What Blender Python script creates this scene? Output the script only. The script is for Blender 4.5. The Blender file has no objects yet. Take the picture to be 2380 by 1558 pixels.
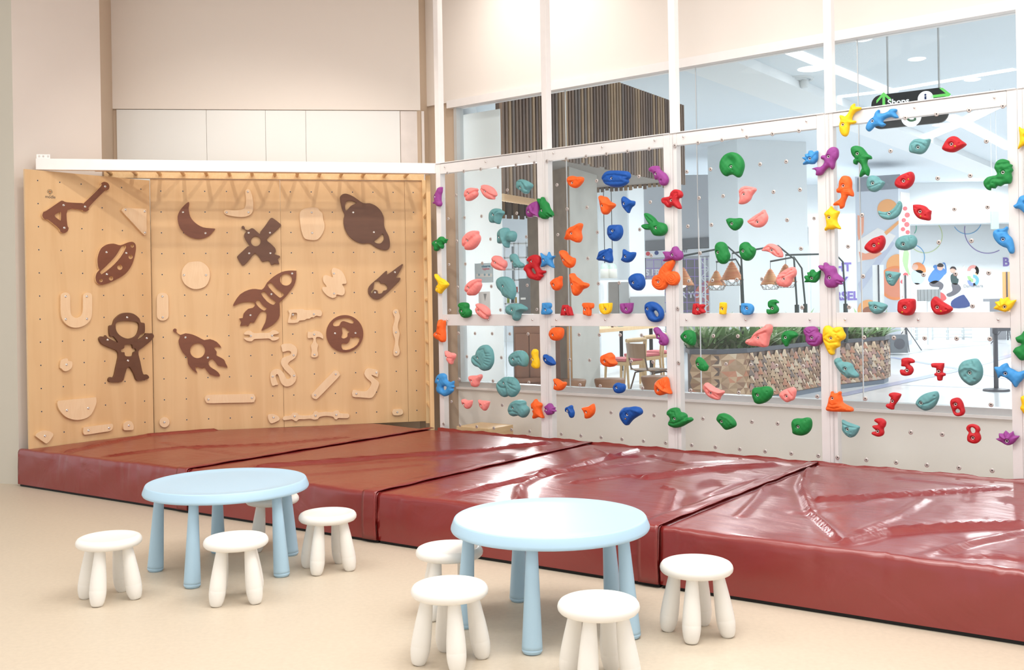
import bpy, bmesh, math, random
import numpy as np
from mathutils import Vector, Matrix
from mathutils.geometry import delaunay_2d_cdt

# ------------------------------------------------------------------ camera, world, lights, exposure
F_PX, ROLL, PPX, PPY, HC = 2405.0, -0.0174, 1190.0, 693.0, 1.40
scene = bpy.context.scene
COL = scene.collection
cam_d = bpy.data.cameras.new('camera')
cam = bpy.data.objects.new('camera', cam_d)
COL.objects.link(cam)
cam.location = (0, 0, HC)
cam.matrix_world = Matrix.Translation((0, 0, HC)) @ Matrix.Rotation(math.radians(90), 4, 'X') @ Matrix.Rotation(-ROLL * -1, 4, 'Z')
cam_d.sensor_fit = 'HORIZONTAL'
cam_d.sensor_width = 36.0
cam_d.lens = 36.0 * F_PX / 2380.0
cam_d.shift_x = 0.0
cam_d.shift_y = -(779.0 - PPY) / 2380.0
cam_d.clip_end = 200
scene.camera = cam

world = bpy.data.worlds.new('world'); scene.world = world; world.use_nodes = True
world.node_tree.nodes['Background'].inputs[0].default_value = (0.98, 0.99, 1.0, 1)
world.node_tree.nodes['Background'].inputs[1].default_value = 0.92

def area(name, loc, size, power, color=(1, 1, 1), target=None, spread=180):
    l = bpy.data.lights.new(name, 'AREA'); l.shape = 'RECTANGLE'; l.size, l.size_y = size
    l.energy = power; l.color = color; l.spread = math.radians(spread)
    o = bpy.data.objects.new(name, l); COL.objects.link(o); o.location = loc
    if target is not None:
        o.rotation_euler = (Vector(target) - Vector(loc)).to_track_quat('-Z', 'Y').to_euler()
    return o
def spot(name, loc, target, power, angle=60, blend=.6, color=(1, 1, 1), rad=.06):
    l = bpy.data.lights.new(name, 'SPOT'); l.energy = power; l.color = color
    l.spot_size = math.radians(angle); l.spot_blend = blend; l.shadow_soft_size = rad
    o = bpy.data.objects.new(name, l); COL.objects.link(o); o.location = loc
    o.rotation_euler = (Vector(target) - Vector(loc)).to_track_quat('-Z', 'Y').to_euler()
    return o
# play room ceiling lights, then two added fill lights
area('room_ceiling_light', (-2.6, 4.6, 4.35), (2.2, 1.6), 52, (1.0, .985, .96))
area('room_ceiling_light_2', (.6, 3.4, 4.35), (2.2, 1.6), 92, (1.0, .985, .96))
area('room_ceiling_light_3', (-.8, 1.2, 4.35), (3, 1.6), 50, (1.0, .985, .96))
area('low_wall_fill', (1.0, 5.7, 4.35), (1.8, 1.2), 40, (1.0, .985, .96))  # unseen fill added to lift the low wall under the glass
area('clear_wall_fill', (3.4, 3.6, 4.35), (1.6, 1.6), 44, (1.0, .985, .965))  # unseen fill added to brighten the clear wall and its frame
# track spots on the timber wall (they throw the rung shadows) and the glow on the wall over the glass
spot('track_spot', (-2.3, 6.4, 4.2), (-2.3, 9.2, 1.6), 90, 75, .7, (1, .93, .84), .05)
spot('track_spot_2', (-.9, 7.2, 4.2), (-1.7, 9.3, 1.6), 70, 75, .7, (1, .93, .84), .05)
spot('wall_washer', (-.35, 8.2, 4.35), (.28, 9.0, 3.75), 46, 110, .9, (1, .97, .92), .08)
# mall lights
def downlamp(x, y, power, z=4.62):
    return spot('mall_downlight', (x, y, z), (x, y, 0), power, 172, .5, (.97, .99, 1.0), .12)
for x, y, e in ((7.6, 9.4, 300), (7.4, 15.4, 460), (3.6, 17.2, 420), (10.2, 18.2, 520), (5.2, 22.6, 520), (12.6, 24.6, 700), (8.2, 28.6, 700), (14.0, 30.4, 600), (1.6, 27.0, 420), (.9, 19.0, 260)):
    downlamp(x, y, e * .75)

vs = scene.view_settings
vs.view_transform = 'Standard'; vs.look = 'None'; vs.gamma = 1.0; vs.exposure = 0.26
try: vs.use_curve_mapping = False
except Exception: pass

# ------------------------------------------------------------------ pixel <-> place helpers (the photograph's own calibration)
def ray(px, py):
    a, b = px - PPX, py - PPY
    c, s = math.cos(ROLL), math.sin(ROLL)
    return Vector(((c * a + s * b) / F_PX, 1.0, -(-s * a + c * b) / F_PX))
def at(px, py, Y):
    return Vector((0, 0, HC)) + ray(px, py) * Y
def on_floor(px, py, z=0.0):
    d = ray(px, py); t = (z - HC) / d.z
    return Vector((0, 0, HC)) + d * t
class Wall:
    """a vertical plane: a runs along it, z up, off towards the room"""
    def __init__(s, x, y, th, off=0.0):
        s.th = th; s.d = Vector((math.cos(th), math.sin(th), 0)); s.n = Vector((math.sin(th), -math.cos(th), 0))
        s.o = Vector((x, y, 0)) + s.n * off
    def shifted(s, off):
        w = Wall(s.o.x, s.o.y, s.th); w.o = s.o + s.n * off; return w
    def hit(s, px, py, off=0.0):
        r = ray(px, py); c = Vector((0, 0, HC)); o = s.o + s.n * off
        t = (o - c).dot(s.n) / r.dot(s.n); p = c + r * t
        return ((p - s.o).dot(s.d), p.z)
    def p(s, a, z, off=0.0):
        v = s.o + s.d * a + s.n * off; return Vector((v.x, v.y, z))
    def mat(s, a=0, z=0, off=0.0):
        v = s.p(a, z, off)
        return Matrix(((s.d.x, 0, s.n.x, v.x), (s.d.y, 0, s.n.y, v.y), (0, 1, 0, v.z), (0, 0, 0, 1)))
K1, K2 = 1.33, 1.315
W1 = Wall(-.4509 * K1, 6.6141 * K1, -.6789)          # clear climbing wall, face of the sheets
W2 = Wall(-2.3063 * K2, 6.8317 * K2, .2233)          # timber wall, back
W3 = Wall(-2.8161 * K2, 6.1703 * K2, .9332)          # timber wall, left
GL = W1.shifted(-.75)                                # shop front glass
FR = {'F1': (990, 340, 360 / 2157), 'F2': (990, 580, 360 / 2157), 'F3': (990, 800, 360 / 2157),
      'F4': (1300, 340, 360 / 2157), 'F5': (1300, 580, 360 / 2157), 'F6': (1300, 800, 360 / 2157),
      'G1': (1620, 320, 360 / 2003), 'G2': (1620, 560, 360 / 2003), 'G3': (1620, 820, 360 / 2003),
      'H1': (1920, 200, 460 / 2240), 'H2': (1920, 500, 460 / 2240), 'H3': (1920, 800, 460 / 2172),
      'A1': (0, 340, 550 / 2142), 'A2': (500, 340, 550 / 2142), 'A3': (0, 640, 550 / 2040), 'A4': (500, 640, 550 / 2040),
      'P': (0, 0, 1)}
def fr(f, p):
    x0, y0, s = FR[f]; return (x0 + p[0] * s, y0 + p[1] * s)

# ------------------------------------------------------------------ materials
def srgb(r, g, b):
    f = lambda v: (v / 255) / 12.92 if v / 255 <= .04045 else ((v / 255 + .055) / 1.055) ** 2.4
    return (f(r), f(g), f(b), 1)
def mat(name, col, rough=.5, metal=0.0, spec=.5, bump=None, noise=None, emit=None, coat=0.0):
    """col sRGB 0-255; bump=(scale, strength[, detail]); noise=(scale, amount) mottles the colour"""
    m = bpy.data.materials.new(name); m.use_nodes = True; nt = m.node_tree; b = nt.nodes['Principled BSDF']
    b.inputs['Base Color'].default_value = srgb(*col); b.inputs['Roughness'].default_value = rough
    b.inputs['Metallic'].default_value = metal; b.inputs['Specular IOR Level'].default_value = spec
    b.inputs['Coat Weight'].default_value = coat
    if bump or noise:
        tc = nt.nodes.new('ShaderNodeTexCoord')
    if bump:
        n = nt.nodes.new('ShaderNodeTexNoise'); n.inputs['Scale'].default_value = bump[0]
        n.inputs['Detail'].default_value = bump[2] if len(bump) > 2 else 4
        bp = nt.nodes.new('ShaderNodeBump'); bp.inputs['Strength'].default_value = bump[1]; bp.inputs['Distance'].default_value = .002
        nt.links.new(tc.outputs['Object'], n.inputs['Vector']); nt.links.new(n.outputs['Fac'], bp.inputs['Height'])
        nt.links.new(bp.outputs['Normal'], b.inputs['Normal'])
    if noise:
        n = nt.nodes.new('ShaderNodeTexNoise'); n.inputs['Scale'].default_value = noise[0]; n.inputs['Detail'].default_value = 6
        mx = nt.nodes.new('ShaderNodeMix'); mx.data_type = 'RGBA'; mx.blend_type = 'MULTIPLY'
        cr = nt.nodes.new('ShaderNodeValToRGB'); a = 1 - noise[1]
        cr.color_ramp.elements[0].position = .3; cr.color_ramp.elements[0].color = (a, a, a, 1)
        cr.color_ramp.elements[1].position = .7; cr.color_ramp.elements[1].color = (1, 1, 1, 1)
        mx.inputs[0].default_value = 1.0; mx.inputs[6].default_value = srgb(*col)
        nt.links.new(tc.outputs['Object'], n.inputs['Vector']); nt.links.new(n.outputs['Fac'], cr.inputs['Fac'])
        nt.links.new(cr.outputs['Color'], mx.inputs[7]); nt.links.new(mx.outputs[2], b.inputs['Base Color'])
    if emit:
        b.inputs['Emission Color'].default_value = srgb(*emit[0]); b.inputs['Emission Strength'].default_value = emit[1]
    return m
def clear_mat(name, tint, haze, rough=.02):
    """thin clear sheet: see-through, faintly milky, with a Fresnel mirror"""
    m = bpy.data.materials.new(name); m.use_nodes = True; nt = m.node_tree
    for n in list(nt.nodes):
        if n.type != 'OUTPUT_MATERIAL': nt.nodes.remove(n)
    out = [n for n in nt.nodes if n.type == 'OUTPUT_MATERIAL'][0]
    tr = nt.nodes.new('ShaderNodeBsdfTransparent'); tr.inputs[0].default_value = (*tint, 1)
    df = nt.nodes.new('ShaderNodeBsdfDiffuse'); df.inputs[0].default_value = (.93, .95, .96, 1)
    gl = nt.nodes.new('ShaderNodeBsdfGlossy'); gl.inputs['Roughness'].default_value = rough
    m1 = nt.nodes.new('ShaderNodeMixShader'); m1.inputs[0].default_value = haze
    m2 = nt.nodes.new('ShaderNodeMixShader'); fz = nt.nodes.new('ShaderNodeFresnel'); fz.inputs[0].default_value = 1.14
    nt.links.new(tr.outputs[0], m1.inputs[1]); nt.links.new(df.outputs[0], m1.inputs[2])
    nt.links.new(fz.outputs[0], m2.inputs[0]); nt.links.new(m1.outputs[0], m2.inputs[1]); nt.links.new(gl.outputs[0], m2.inputs[2])
    nt.links.new(m2.outputs[0], out.inputs[0])
    return m
def wood_mat(name, c1, c2, scale=(9, 1.0, 9), rough=.5, rings=3.0, axis='Z', knots=True):
    m = bpy.data.materials.new(name); m.use_nodes = True; nt = m.node_tree; b = nt.nodes['Principled BSDF']
    tc = nt.nodes.new('ShaderNodeTexCoord'); mp = nt.nodes.new('ShaderNodeMapping'); mp.inputs['Scale'].default_value = scale
    n1 = nt.nodes.new('ShaderNodeTexNoise'); n1.inputs['Scale'].default_value = 1.6; n1.inputs['Detail'].default_value = 5; n1.inputs['Distortion'].default_value = .8
    w = nt.nodes.new('ShaderNodeMath'); w.operation = 'MULTIPLY'; w.inputs[1].default_value = rings * 6
    si = nt.nodes.new('ShaderNodeMath'); si.operation = 'SINE'
    ma = nt.nodes.new('ShaderNodeMapRange'); ma.inputs[1].default_value = -1; ma.inputs[2].default_value = 1
    n2 = nt.nodes.new('ShaderNodeTexNoise'); n2.inputs['Scale'].default_value = 1.1; n2.inputs['Detail'].default_value = 3
    ad = nt.nodes.new('ShaderNodeMath'); ad.operation = 'ADD'
    ml = nt.nodes.new('ShaderNodeMath'); ml.operation = 'MULTIPLY'; ml.inputs[1].default_value = .35
    m3 = nt.nodes.new('ShaderNodeMath'); m3.operation = 'MULTIPLY'; m3.inputs[1].default_value = 1.0
    mx = nt.nodes.new('ShaderNodeMix'); mx.data_type = 'RGBA'; mx.inputs[6].default_value = srgb(*c1); mx.inputs[7].default_value = srgb(*c2)
    L = nt.links.new
    L(tc.outputs['Object'], mp.inputs['Vector']); L(mp.outputs[0], n1.inputs['Vector']); L(tc.outputs['Object'], n2.inputs['Vector'])
    L(n1.outputs['Fac'], w.inputs[0]); L(w.outputs[0], si.inputs[0]); L(si.outputs[0], ma.inputs[0])
    L(ma.outputs[0], ml.inputs[0]); L(n2.outputs['Fac'], m3.inputs[0]); L(ml.outputs[0], ad.inputs[0]); L(m3.outputs[0], ad.inputs[1])
    L(ad.outputs[0], mx.inputs[0]); L(mx.outputs[2], b.inputs['Base Color'])
    b.inputs['Roughness'].default_value = rough
    return m
M = {}
M['wall'] = mat('beige_wall_paint', (243, 235, 227), .75, bump=(35, .05))
M['wall_l'] = mat('pale_wall_paint', (232, 222, 214), .75, bump=(35, .05), noise=(1.3, .05))
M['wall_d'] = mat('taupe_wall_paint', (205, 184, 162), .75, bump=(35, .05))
M['wall_g'] = mat('grey_wall_paint', (205, 199, 186), .8, bump=(30, .08))
M['lowwall'] = mat('cream_low_wall_paint', (252, 248, 241), .6)
M['board'] = mat('white_board', (240, 241, 239), .35)
M['steelsheet'] = mat('brushed_sheet', (214, 204, 198), .35, .25, noise=(6, .1))
M['frame'] = mat('white_painted_steel', (249, 245, 243), .4, noise=(14, .03))
M['floor'] = mat('beige_vinyl_floor', (209, 195, 175), .5, bump=(160, .3), noise=(45, .07))
M['mfloor'] = mat('white_mall_tile', (236, 240, 243), .18)
M['sheet'] = clear_mat('clear_polycarbonate', (.998, .999, 1.0), .012)
M['glass'] = clear_mat('shop_front_glass', (.985, .995, .99), .006)
M['alu'] = mat('pale_aluminium', (206, 208, 208), .4, .3)
M['nut'] = mat('tee_nut_metal', (196, 188, 184), .35, .5)
M['bolt'] = mat('bolt_metal', (225, 222, 218), .25, .85)
M['brass'] = mat('brass_screw', (190, 140, 40), .35, .8)
M['dark'] = mat('dark_recess', (38, 32, 30), .8)
M['rubber'] = mat('black_rubber', (22, 20, 20), .7)
M['ply'] = wood_mat('birch_plywood', (208, 166, 118), (227, 191, 144), (3.2, .22, 3.2), .42)
M['ply_edge'] = mat('plywood_edge', (226, 190, 146), .6)
M['pale_ply'] = wood_mat('pale_birch_piece', (240, 212, 176), (232, 198, 158), (14, 2.2, 14), .45)
M['dark_ply'] = wood_mat('brown_stained_ply', (138, 84, 58), (108, 62, 42), (3.0, 11, 3.0), .42, 1.6)
M['deep_ply'] = wood_mat('deep_brown_stained_ply', (118, 80, 58), (98, 64, 46), (3.0, 11, 3.0), .42, 1.2)
M['pine'] = wood_mat('pine_ladder', (244, 214, 168), (232, 192, 138), (20, 20, 1.2), .45)
M['blue_pl'] = mat('light_blue_plastic', (176, 208, 229), .42, bump=(500, .05))
M['white_pl'] = mat('white_plastic', (240, 237, 231), .38)
M['black'] = mat('matt_black', (30, 31, 33), .6)
HC_ = {'teal': (104, 163, 166), 'pink': (250, 148, 143), 'orange': (250, 104, 32), 'blue': (8, 84, 172), 'green': (12, 132, 58),
       'red': (196, 24, 36), 'purple': (152, 64, 146), 'yellow': (255, 208, 24), 'sky': (62, 150, 218)}
for k, c in HC_.items(): M['h_' + k] = mat('hold_' + k + '_resin', c, .62, bump=(420, .22, 2))

# ------------------------------------------------------------------ object helpers
def tag(o, label=None, cat=None, group=None, kind=None):
    if label: o['label'] = label
    if cat: o['category'] = cat
    if group: o['group'] = group
    if kind: o['kind'] = kind
    return o
def empty(name, loc=(0, 0, 0), rz=0.0, mw=None):
    o = bpy.data.objects.new(name, None); COL.objects.link(o); o.empty_display_size = .1
    if mw is not None: o.matrix_world = mw
    else: o.location = loc; o.rotation_euler = (0, 0, rz)
    return o
def link(name, me, parent=None, mats=(), mw=None):
    o = bpy.data.objects.new(name, me); COL.objects.link(o)
    for m in mats: me.materials.append(m)
    if parent is not None: o.parent = parent
    if mw is not None: o.matrix_basis = mw
    return o
class MB:
    """collects simple shapes into one mesh"""
    def __init__(s): s.v = []; s.f = []; s.m = []; s.sm = []
    def add(s, vs, fs, mi=0, smooth=False):
        b = len(s.v); s.v += [tuple(v) for v in vs]
        for f in fs: s.f.append([b + i for i in f]); s.m.append(mi); s.sm.append(smooth)
    def box(s, lo, hi, mi=0, T=None):
        x0, y0, z0 = lo; x1, y1, z1 = hi
        vs = [Vector(q) for q in ((x0, y0, z0), (x1, y0, z0), (x1, y1, z0), (x0, y1, z0), (x0, y0, z1), (x1, y0, z1), (x1, y1, z1), (x0, y1, z1))]
        if T is not None: vs = [T @ v for v in vs]
        s.add(vs, [(0, 3, 2, 1), (4, 5, 6, 7), (0, 1, 5, 4), (1, 2, 6, 5), (2, 3, 7, 6), (3, 0, 4, 7)], mi)
    def quad(s, a, b, c, d, mi=0): s.add([a, b, c, d], [(0, 1, 2, 3)], mi)
    def prism(s, pts, z0, z1, mi=0):
        n = len(pts); vs = [(p[0], p[1], z0) for p in pts] + [(p[0], p[1], z1) for p in pts]
        s.add(vs, [list(range(n))[::-1], list(range(n, 2 * n))] + [(i, (i + 1) % n, n + (i + 1) % n, n + i) for i in range(n)], mi)
    def tube(s, pts, r, seg=8, mi=0, caps=True, smooth=True):
        pts = [Vector(p) for p in pts]; rs = r if isinstance(r, (list, tuple)) else [r] * len(pts)
        rings = []; up = None
        for i, p in enumerate(pts):
            d = (pts[min(i + 1, len(pts) - 1)] - pts[max(i - 1, 0)]).normalized()
            if up is None: up = Vector((0, 0, 1)) if abs(d.z) < .9 else Vector((1, 0, 0))
            u = d.cross(up).normalized(); w = u.cross(d).normalized(); up = w
            rings.append([p + (u * math.cos(t) + w * math.sin(t)) * rs[i] for t in [2 * math.pi * k / seg for k in range(seg)]])
        b = len(s.v)
        vs = [v for rg in rings for v in rg]; fs = []
        for i in range(len(rings) - 1):
            for k in range(seg): fs.append((i * seg + k, i * seg + (k + 1) % seg, (i + 1) * seg + (k + 1) % seg, (i + 1) * seg + k))
        s.add(vs, fs, mi, smooth)
        if caps: s.add(rings[0], [list(range(seg))[::-1]], mi); s.add(rings[-1], [list(range(seg))], mi)
    def lathe(s, prof, seg=24, T=None, mi=0, smooth=True):
        """prof: (r, z) list"""
        vs = []; fs = []
        for r, z in prof:
            for k in range(seg):
                t = 2 * math.pi * k / seg; vs.append(Vector((r * math.cos(t), r * math.sin(t), z)))
        for i in range(len(prof) - 1):
            for k in range(seg): fs.append((i * seg + k, i * seg + (k + 1) % seg, (i + 1) * seg + (k + 1) % seg, (i + 1) * seg + k))
        if T is not None: vs = [T @ v for v in vs]
        s.add(vs, fs, mi, smooth)
    def mesh(s, name):
        me = bpy.data.meshes.new(name); me.from_pydata(s.v, [], s.f)
        for i, p in enumerate(me.polygons): p.material_index = s.m[i]; p.use_smooth = s.sm[i]
        me.validate(); me.update(); return me
    def build(s, name, m, parent=None, bevel=0.0, mw=None):
        o = link(name, s.mesh(name), parent, m if isinstance(m, (list, tuple)) else [m], mw)
        if bevel:
            md = o.modifiers.new('bevel', 'BEVEL'); md.width = bevel; md.segments = 2; md.limit_method = 'ANGLE'; md.angle_limit = math.radians(40)
        return o
def copy_tree(o, parent=None):
    c = o.copy(); COL.objects.link(c)
    if parent is not None:
        c.parent = parent
    for ch in list(o.children):
        copy_tree(ch, c)
    return c
def text_mesh(txt, size, depth=.0015, bold=.0, align='CENTER', space=1.0):
    cu = bpy.data.curves.new('txt', 'FONT'); cu.body = txt; cu.size = size; cu.extrude = depth; cu.align_x = align; cu.align_y = 'CENTER'
    cu.offset = bold; cu.space_character = space
    o = bpy.data.objects.new('txt', cu); COL.objects.link(o)
    bpy.context.view_layer.update()
    me = bpy.data.meshes.new_from_object(o.evaluated_get(bpy.context.evaluated_depsgraph_get()))
    bpy.data.objects.remove(o); bpy.data.curves.remove(cu)
    return me

# ---- 2D outline tools
def smooth_loop(pts, n=4):
    out = []; N = len(pts)
    for i in range(N):
        p0, p1, p2, p3 = [np.array(pts[(i + k - 1) % N], float) for k in range(4)]
        for k in range(n):
            t = k / n
            out.append(tuple(.5 * ((2 * p1) + (-p0 + p2) * t + (2 * p0 - 5 * p1 + 4 * p2 - p3) * t * t + (-p0 + 3 * p1 - 3 * p2 + p3) * t ** 3)))
    return out
def inside(P, loop):
    x, y = P[:, 0], P[:, 1]; L = np.array(loop); n = len(L); r = np.zeros(len(P), bool); j = n - 1
    for i in range(n):
        xi, yi = L[i]; xj, yj = L[j]
        c = ((yi > y) != (yj > y)) & (x < (xj - xi) * (y - yi) / (yj - yi + 1e-15) + xi)
        r ^= c; j = i
    return r
def segdist(P, A, B):
    """distance of points to a set of segments"""
    D = B - A; L = (D ** 2).sum(1) + 1e-18
    t = np.clip(((P[:, None, :] - A[None]) * D[None]).sum(2) / L[None], 0, 1)
    Q = A[None] + t[..., None] * D[None]
    return np.sqrt(((P[:, None, :] - Q) ** 2).sum(2)).min(1)
def loopdist(P, loop):
    A = np.array(loop); return segdist(P, A, np.roll(A, -1, 0))
def area2(l):
    a = np.array(l); b = np.roll(a, -1, 0); return .5 * (a[:, 0] * b[:, 1] - b[:, 0] * a[:, 1]).sum()
def triangulate(loops, extra):
    vs = []; es = []
    for l in loops:
        b = len(vs); vs += [Vector(p) for p in l]; es += [(b + i, b + (i + 1) % len(l)) for i in range(len(l))]
    vs += [Vector(p) for p in extra]
    v, e, f, ov, oe, of = delaunay_2d_cdt(vs, es, [], 0, 1e-7)
    V = np.array([[p.x, p.y] for p in v]); T = [t for t in f if len(t) == 3]
    C = np.array([V[list(t)].mean(0) for t in T])
    ok = inside(C, loops[0])
    for h in loops[1:]: ok &= ~inside(C, h)
    return V, [t if area2(V[list(t)]) > 0 else t[::-1] for t, k in zip(T, ok) if k]
def slab(loops, z0, z1, name, mats, side_mat=1, extra=()):
    """flat piece: outline loops (first outer, rest openings), front at z1"""
    loops = [list(l) if area2(l) > 0 else list(l)[::-1] for l in loops]
    V, T = triangulate(loops, list(extra))
    mb = MB(); mb.add([(x, y, z1) for x, y in V], T, 0)
    mb.add([(x, y, z0) for x, y in V], [t[::-1] for t in T], 0)
    for k, l in enumerate(loops):
        n = len(l); vs = [(x, y, z0) for x, y in l] + [(x, y, z1) for x, y in l]
        fs = [(i, (i + 1) % n, n + (i + 1) % n, n + i) for i in range(n)]
        if k: fs = [f[::-1] for f in fs]
        mb.add(vs, fs, side_mat)
    me = mb.mesh(name)
    bm = bmesh.new(); bm.from_mesh(me); bmesh.ops.remove_doubles(bm, verts=bm.verts, dist=1e-6); bm.to_mesh(me); bm.free()
    for m in mats: me.materials.append(m)
    return me
def circle(cx, cy, r, n=24): return [(cx + r * math.cos(2 * math.pi * k / n), cy + r * math.sin(2 * math.pi * k / n)) for k in range(n)]
# ================================================================== ROOM SHELL
def wallquad(name, pts, m, kind='structure', thick=.0):
    mb = MB(); mb.add(pts, [list(range(len(pts)))]); o = mb.build(name, m); o['kind'] = kind; return o
def wallslab(name, p0, p1, z0, z1, m, t=.12, side=1):
    """upright slab whose visible face runs p0->p1; thickness goes to the far side"""
    p0 = Vector((*p0, 0)); p1 = Vector((*p1, 0)); d = (p1 - p0).normalized(); n = Vector((d.y, -d.x, 0)) * side
    mb = MB(); q = [p0, p1, p1 - n * t, p0 - n * t]; mb.prism([(v.x, v.y) for v in q], z0, z1); o = mb.build(name, m); o['kind'] = 'structure'; return o
ZT = 4.45
g = GL.p
gA = g(-.86, 0); gB = g(6.4, 0)
# floor of the play room (in front of the glass) and the mall floor behind it
mb = MB(); mb.prism([(-9, -3), (7, -3), (gB.x + .3, gB.y - .2), (gA.x, gA.y), (-.8, 9.95), (-9, 9.95)], -.12, 0)
mb.build('floor', M['floor'])['kind'] = 'structure'
# beige walls
colc = (-3.90, 8.14)
cd = W3.d
c2 = (colc[0] + cd.x * .76, colc[1] + cd.y * .76)
wallslab('wall_left', (-6.5, 9.1), colc, 0, ZT, M['wall_g'], .1)
wallslab('wall_column', colc, c2, 0, ZT, M['wall_l'], .1)
wallslab('wall_column_side', c2, (-3.62, 9.47), 0, ZT, M['wall_d'], .1)
bl = (-3.66, 9.43); br = (-.835, 9.78)
wallslab('wall_back_upper', bl, br, 3.19, ZT, M['wall'], .2)
wallslab('wall_back', (bl[0], bl[1] + .03), (br[0], br[1] + .03), 0, 3.19, M['wall_d'], .15)
wallslab('wall_back_return', br, (-.775, 9.93), 0, ZT, M['wall_d'], .08)
def lerp2(a, b, t): return (a[0] + (b[0] - a[0]) * t, a[1] + (b[1] - a[1]) * t)
# white boarded panel and bare metal sheet set into the back wall
bw = Wall(bl[0], bl[1] + .03, math.atan2(br[1] - bl[1], br[0] - bl[0]))
def rect_on(w, px0, py0, px1, py1, off=0):
    a0, z1 = w.hit(px0, py0, off); a1, z0 = w.hit(px1, py1, off); return a0, a1, min(z0, z1), max(z0, z1)
a0, _ = bw.hit(272, 300); a1, _ = bw.hit(930, 300); a2, _ = bw.hit(986, 300)
mb = MB()
cuts = [a0, a0 + (a1 - a0) * .31, a0 + (a1 - a0) * .517, a0 + (a1 - a0) * .66, a1]
for i in range(4): mb.box((cuts[i] + .0015, 1.9, .002), (cuts[i + 1] - .0015, 3.185, .016))
o = mb.build('wall_back_white_boards', M['board'], mw=bw.mat()); o['kind'] = 'structure'
mb = MB(); mb.box((a1 + .004, 1.9, .002), (a2, 3.185, .012)); o = mb.build('wall_back_metal_sheet', M['steelsheet'], mw=bw.mat()); o['kind'] = 'structure'
# wall over the shop front, with its white head trim, low wall under it with the sill
def glbox(name, a0, a1, z0, z1, o0, o1, m, kind='structure', W=GL, bevel=0):
    mb = MB(); mb.box((a0, z0, o0), (a1, z1, o1)); o = mb.build(name, m, mw=W.mat(), bevel=bevel)
    if kind: o['kind'] = kind
    return o
glbox('wall_over_glass', -.86, 6.4, 3.25, ZT, -.12, 0, M['wall'])
glbox('trim_1', -.56, 6.4, 3.19, 3.26, -.10, .03, M['frame'])
glbox('wall_reveal', -.86, -.50, .0, 3.25, -.10, -.03, M['wall_d'])
glbox('wall_low', -.50, 6.4, 0, .56, -.10, .0, M['lowwall'])
glbox('trim_2', -.50, 6.4, .56, .578, -.12, .03, M['frame'])
glbox('trim_3', -.50, 6.4, .578, .625, -.10, -.01, M['alu'])
glbox('trim_4', -.50, -.465, .625, 3.19, -.10, .0, M['alu'])
# glass panes, butt-jointed with pale silicone
edges = [-.465, GL.hit(1307, 300)[0], GL.hit(1612, 300)[0], GL.hit(1990, 300)[0], 4.60, 5.9]
for i in range(5):
    w = empty('window_%d' % (i + 1), mw=GL.mat(edges[i], .625)); w['kind'] = 'structure'
    mb = MB(); mb.box((.0032, 0, -.056), (edges[i + 1] - edges[i] - .0032, 2.565, -.046)); o = mb.build('pane', M['glass'], w)
    if i: 
        mb = MB(); mb.box((-.003, 0, -.056), (.003, 2.565, -.046)); mb.build('glass_joint', M['alu'], w)
# ceiling of the play room (out of the frame; closes the room)
mb = MB(); mb.prism([(-9, -3), (7, -3), (gB.x + .3, gB.y + .3), (gA.x, gA.y + .1), (-.8, 9.95), (-9, 9.95)], ZT, ZT + .1)
mb.build('ceiling', mat('white_ceiling_paint', (240, 236, 230), .8))['kind'] = 'structure'

# ------------------------------------------------------------------ white steel frame of the clear climbing wall
S = [-.11 + 1.145 * k for k in range(6)]            # stile positions
fo0, fo1 = -.074, -.013
frm = tag(empty('climbing_rig', mw=W1.mat(0, 0)), 'tall white painted steel frame of square posts and rails carrying the clear climbing sheets', 'frame')
def fbox(name, a0, a1, z0, z1, o0=fo0, o1=fo1, m='frame'):
    mb = MB(); mb.box((a0, z0, o0), (a1, z1, o1)); return mb.build(name, M[m], frm, bevel=.002)
for k in range(5):
    fbox('post', S[k] + .056, S[k] + .108, 0, ZT)
    if k: fbox('stile', S[k], S[k] + .055, .02, 2.555)
for k in range(5):
    a, b = S[k] + .109, S[k + 1] - .001
    fbox('top_rail', a, b, 2.467, 2.552, -.062, -.013)
    fbox('rail_cap', a - .05, b + .05, 2.555, 2.562, -.074, -.006)
    fbox('middle_rail', a, b, 1.176, 1.270, -.062, -.013)
    for zz in (2.52, 1.225):
        for t in (.06, .5, .94):
            mb = MB(); mb.lathe([(0, .003), (.005, .0028), (.0075, 0)], 10, Matrix.Translation((a + (b - a) * t, zz, .0005))); mb.build('screw', M['bolt'], frm)

# white beam from the column to the first post, with its bracket
pA = Vector((-3.73, 8.16, 0)); pB = W1.p(-.055, 0, -.05)
th = math.atan2(pB.y - pA.y, pB.x - pA.x); L = (pB - pA).length
bmw = Matrix.Translation((pA.x, pA.y, 2.475)) @ Matrix.Rotation(th, 4, 'Z')
beam = tag(empty('ceiling_beam', mw=bmw), 'long white painted box beam running above the timber climbing wall to the first post', 'beam')
mb = MB(); mb.box((0, -.03, 0), (L, .03, .088)); mb.build('box_section', M['frame'], beam, bevel=.003)
mb = MB(); mb.box((0.0, .031, .0), (.004, .05, .125)); mb.box((0, -.0, .089), (.10, .006, .125)); mb.build('bracket', M['frame'], beam)
for q in (.02, .05, .085):
    mb = MB(); mb.lathe([(0, .004), (.005, .003), (.007, 0)], 10, Matrix.Translation((q, -.001, .108)) @ Matrix.Rotation(math.pi / 2, 4, 'X')); mb.build('screw', M['bolt'], beam)
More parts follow.
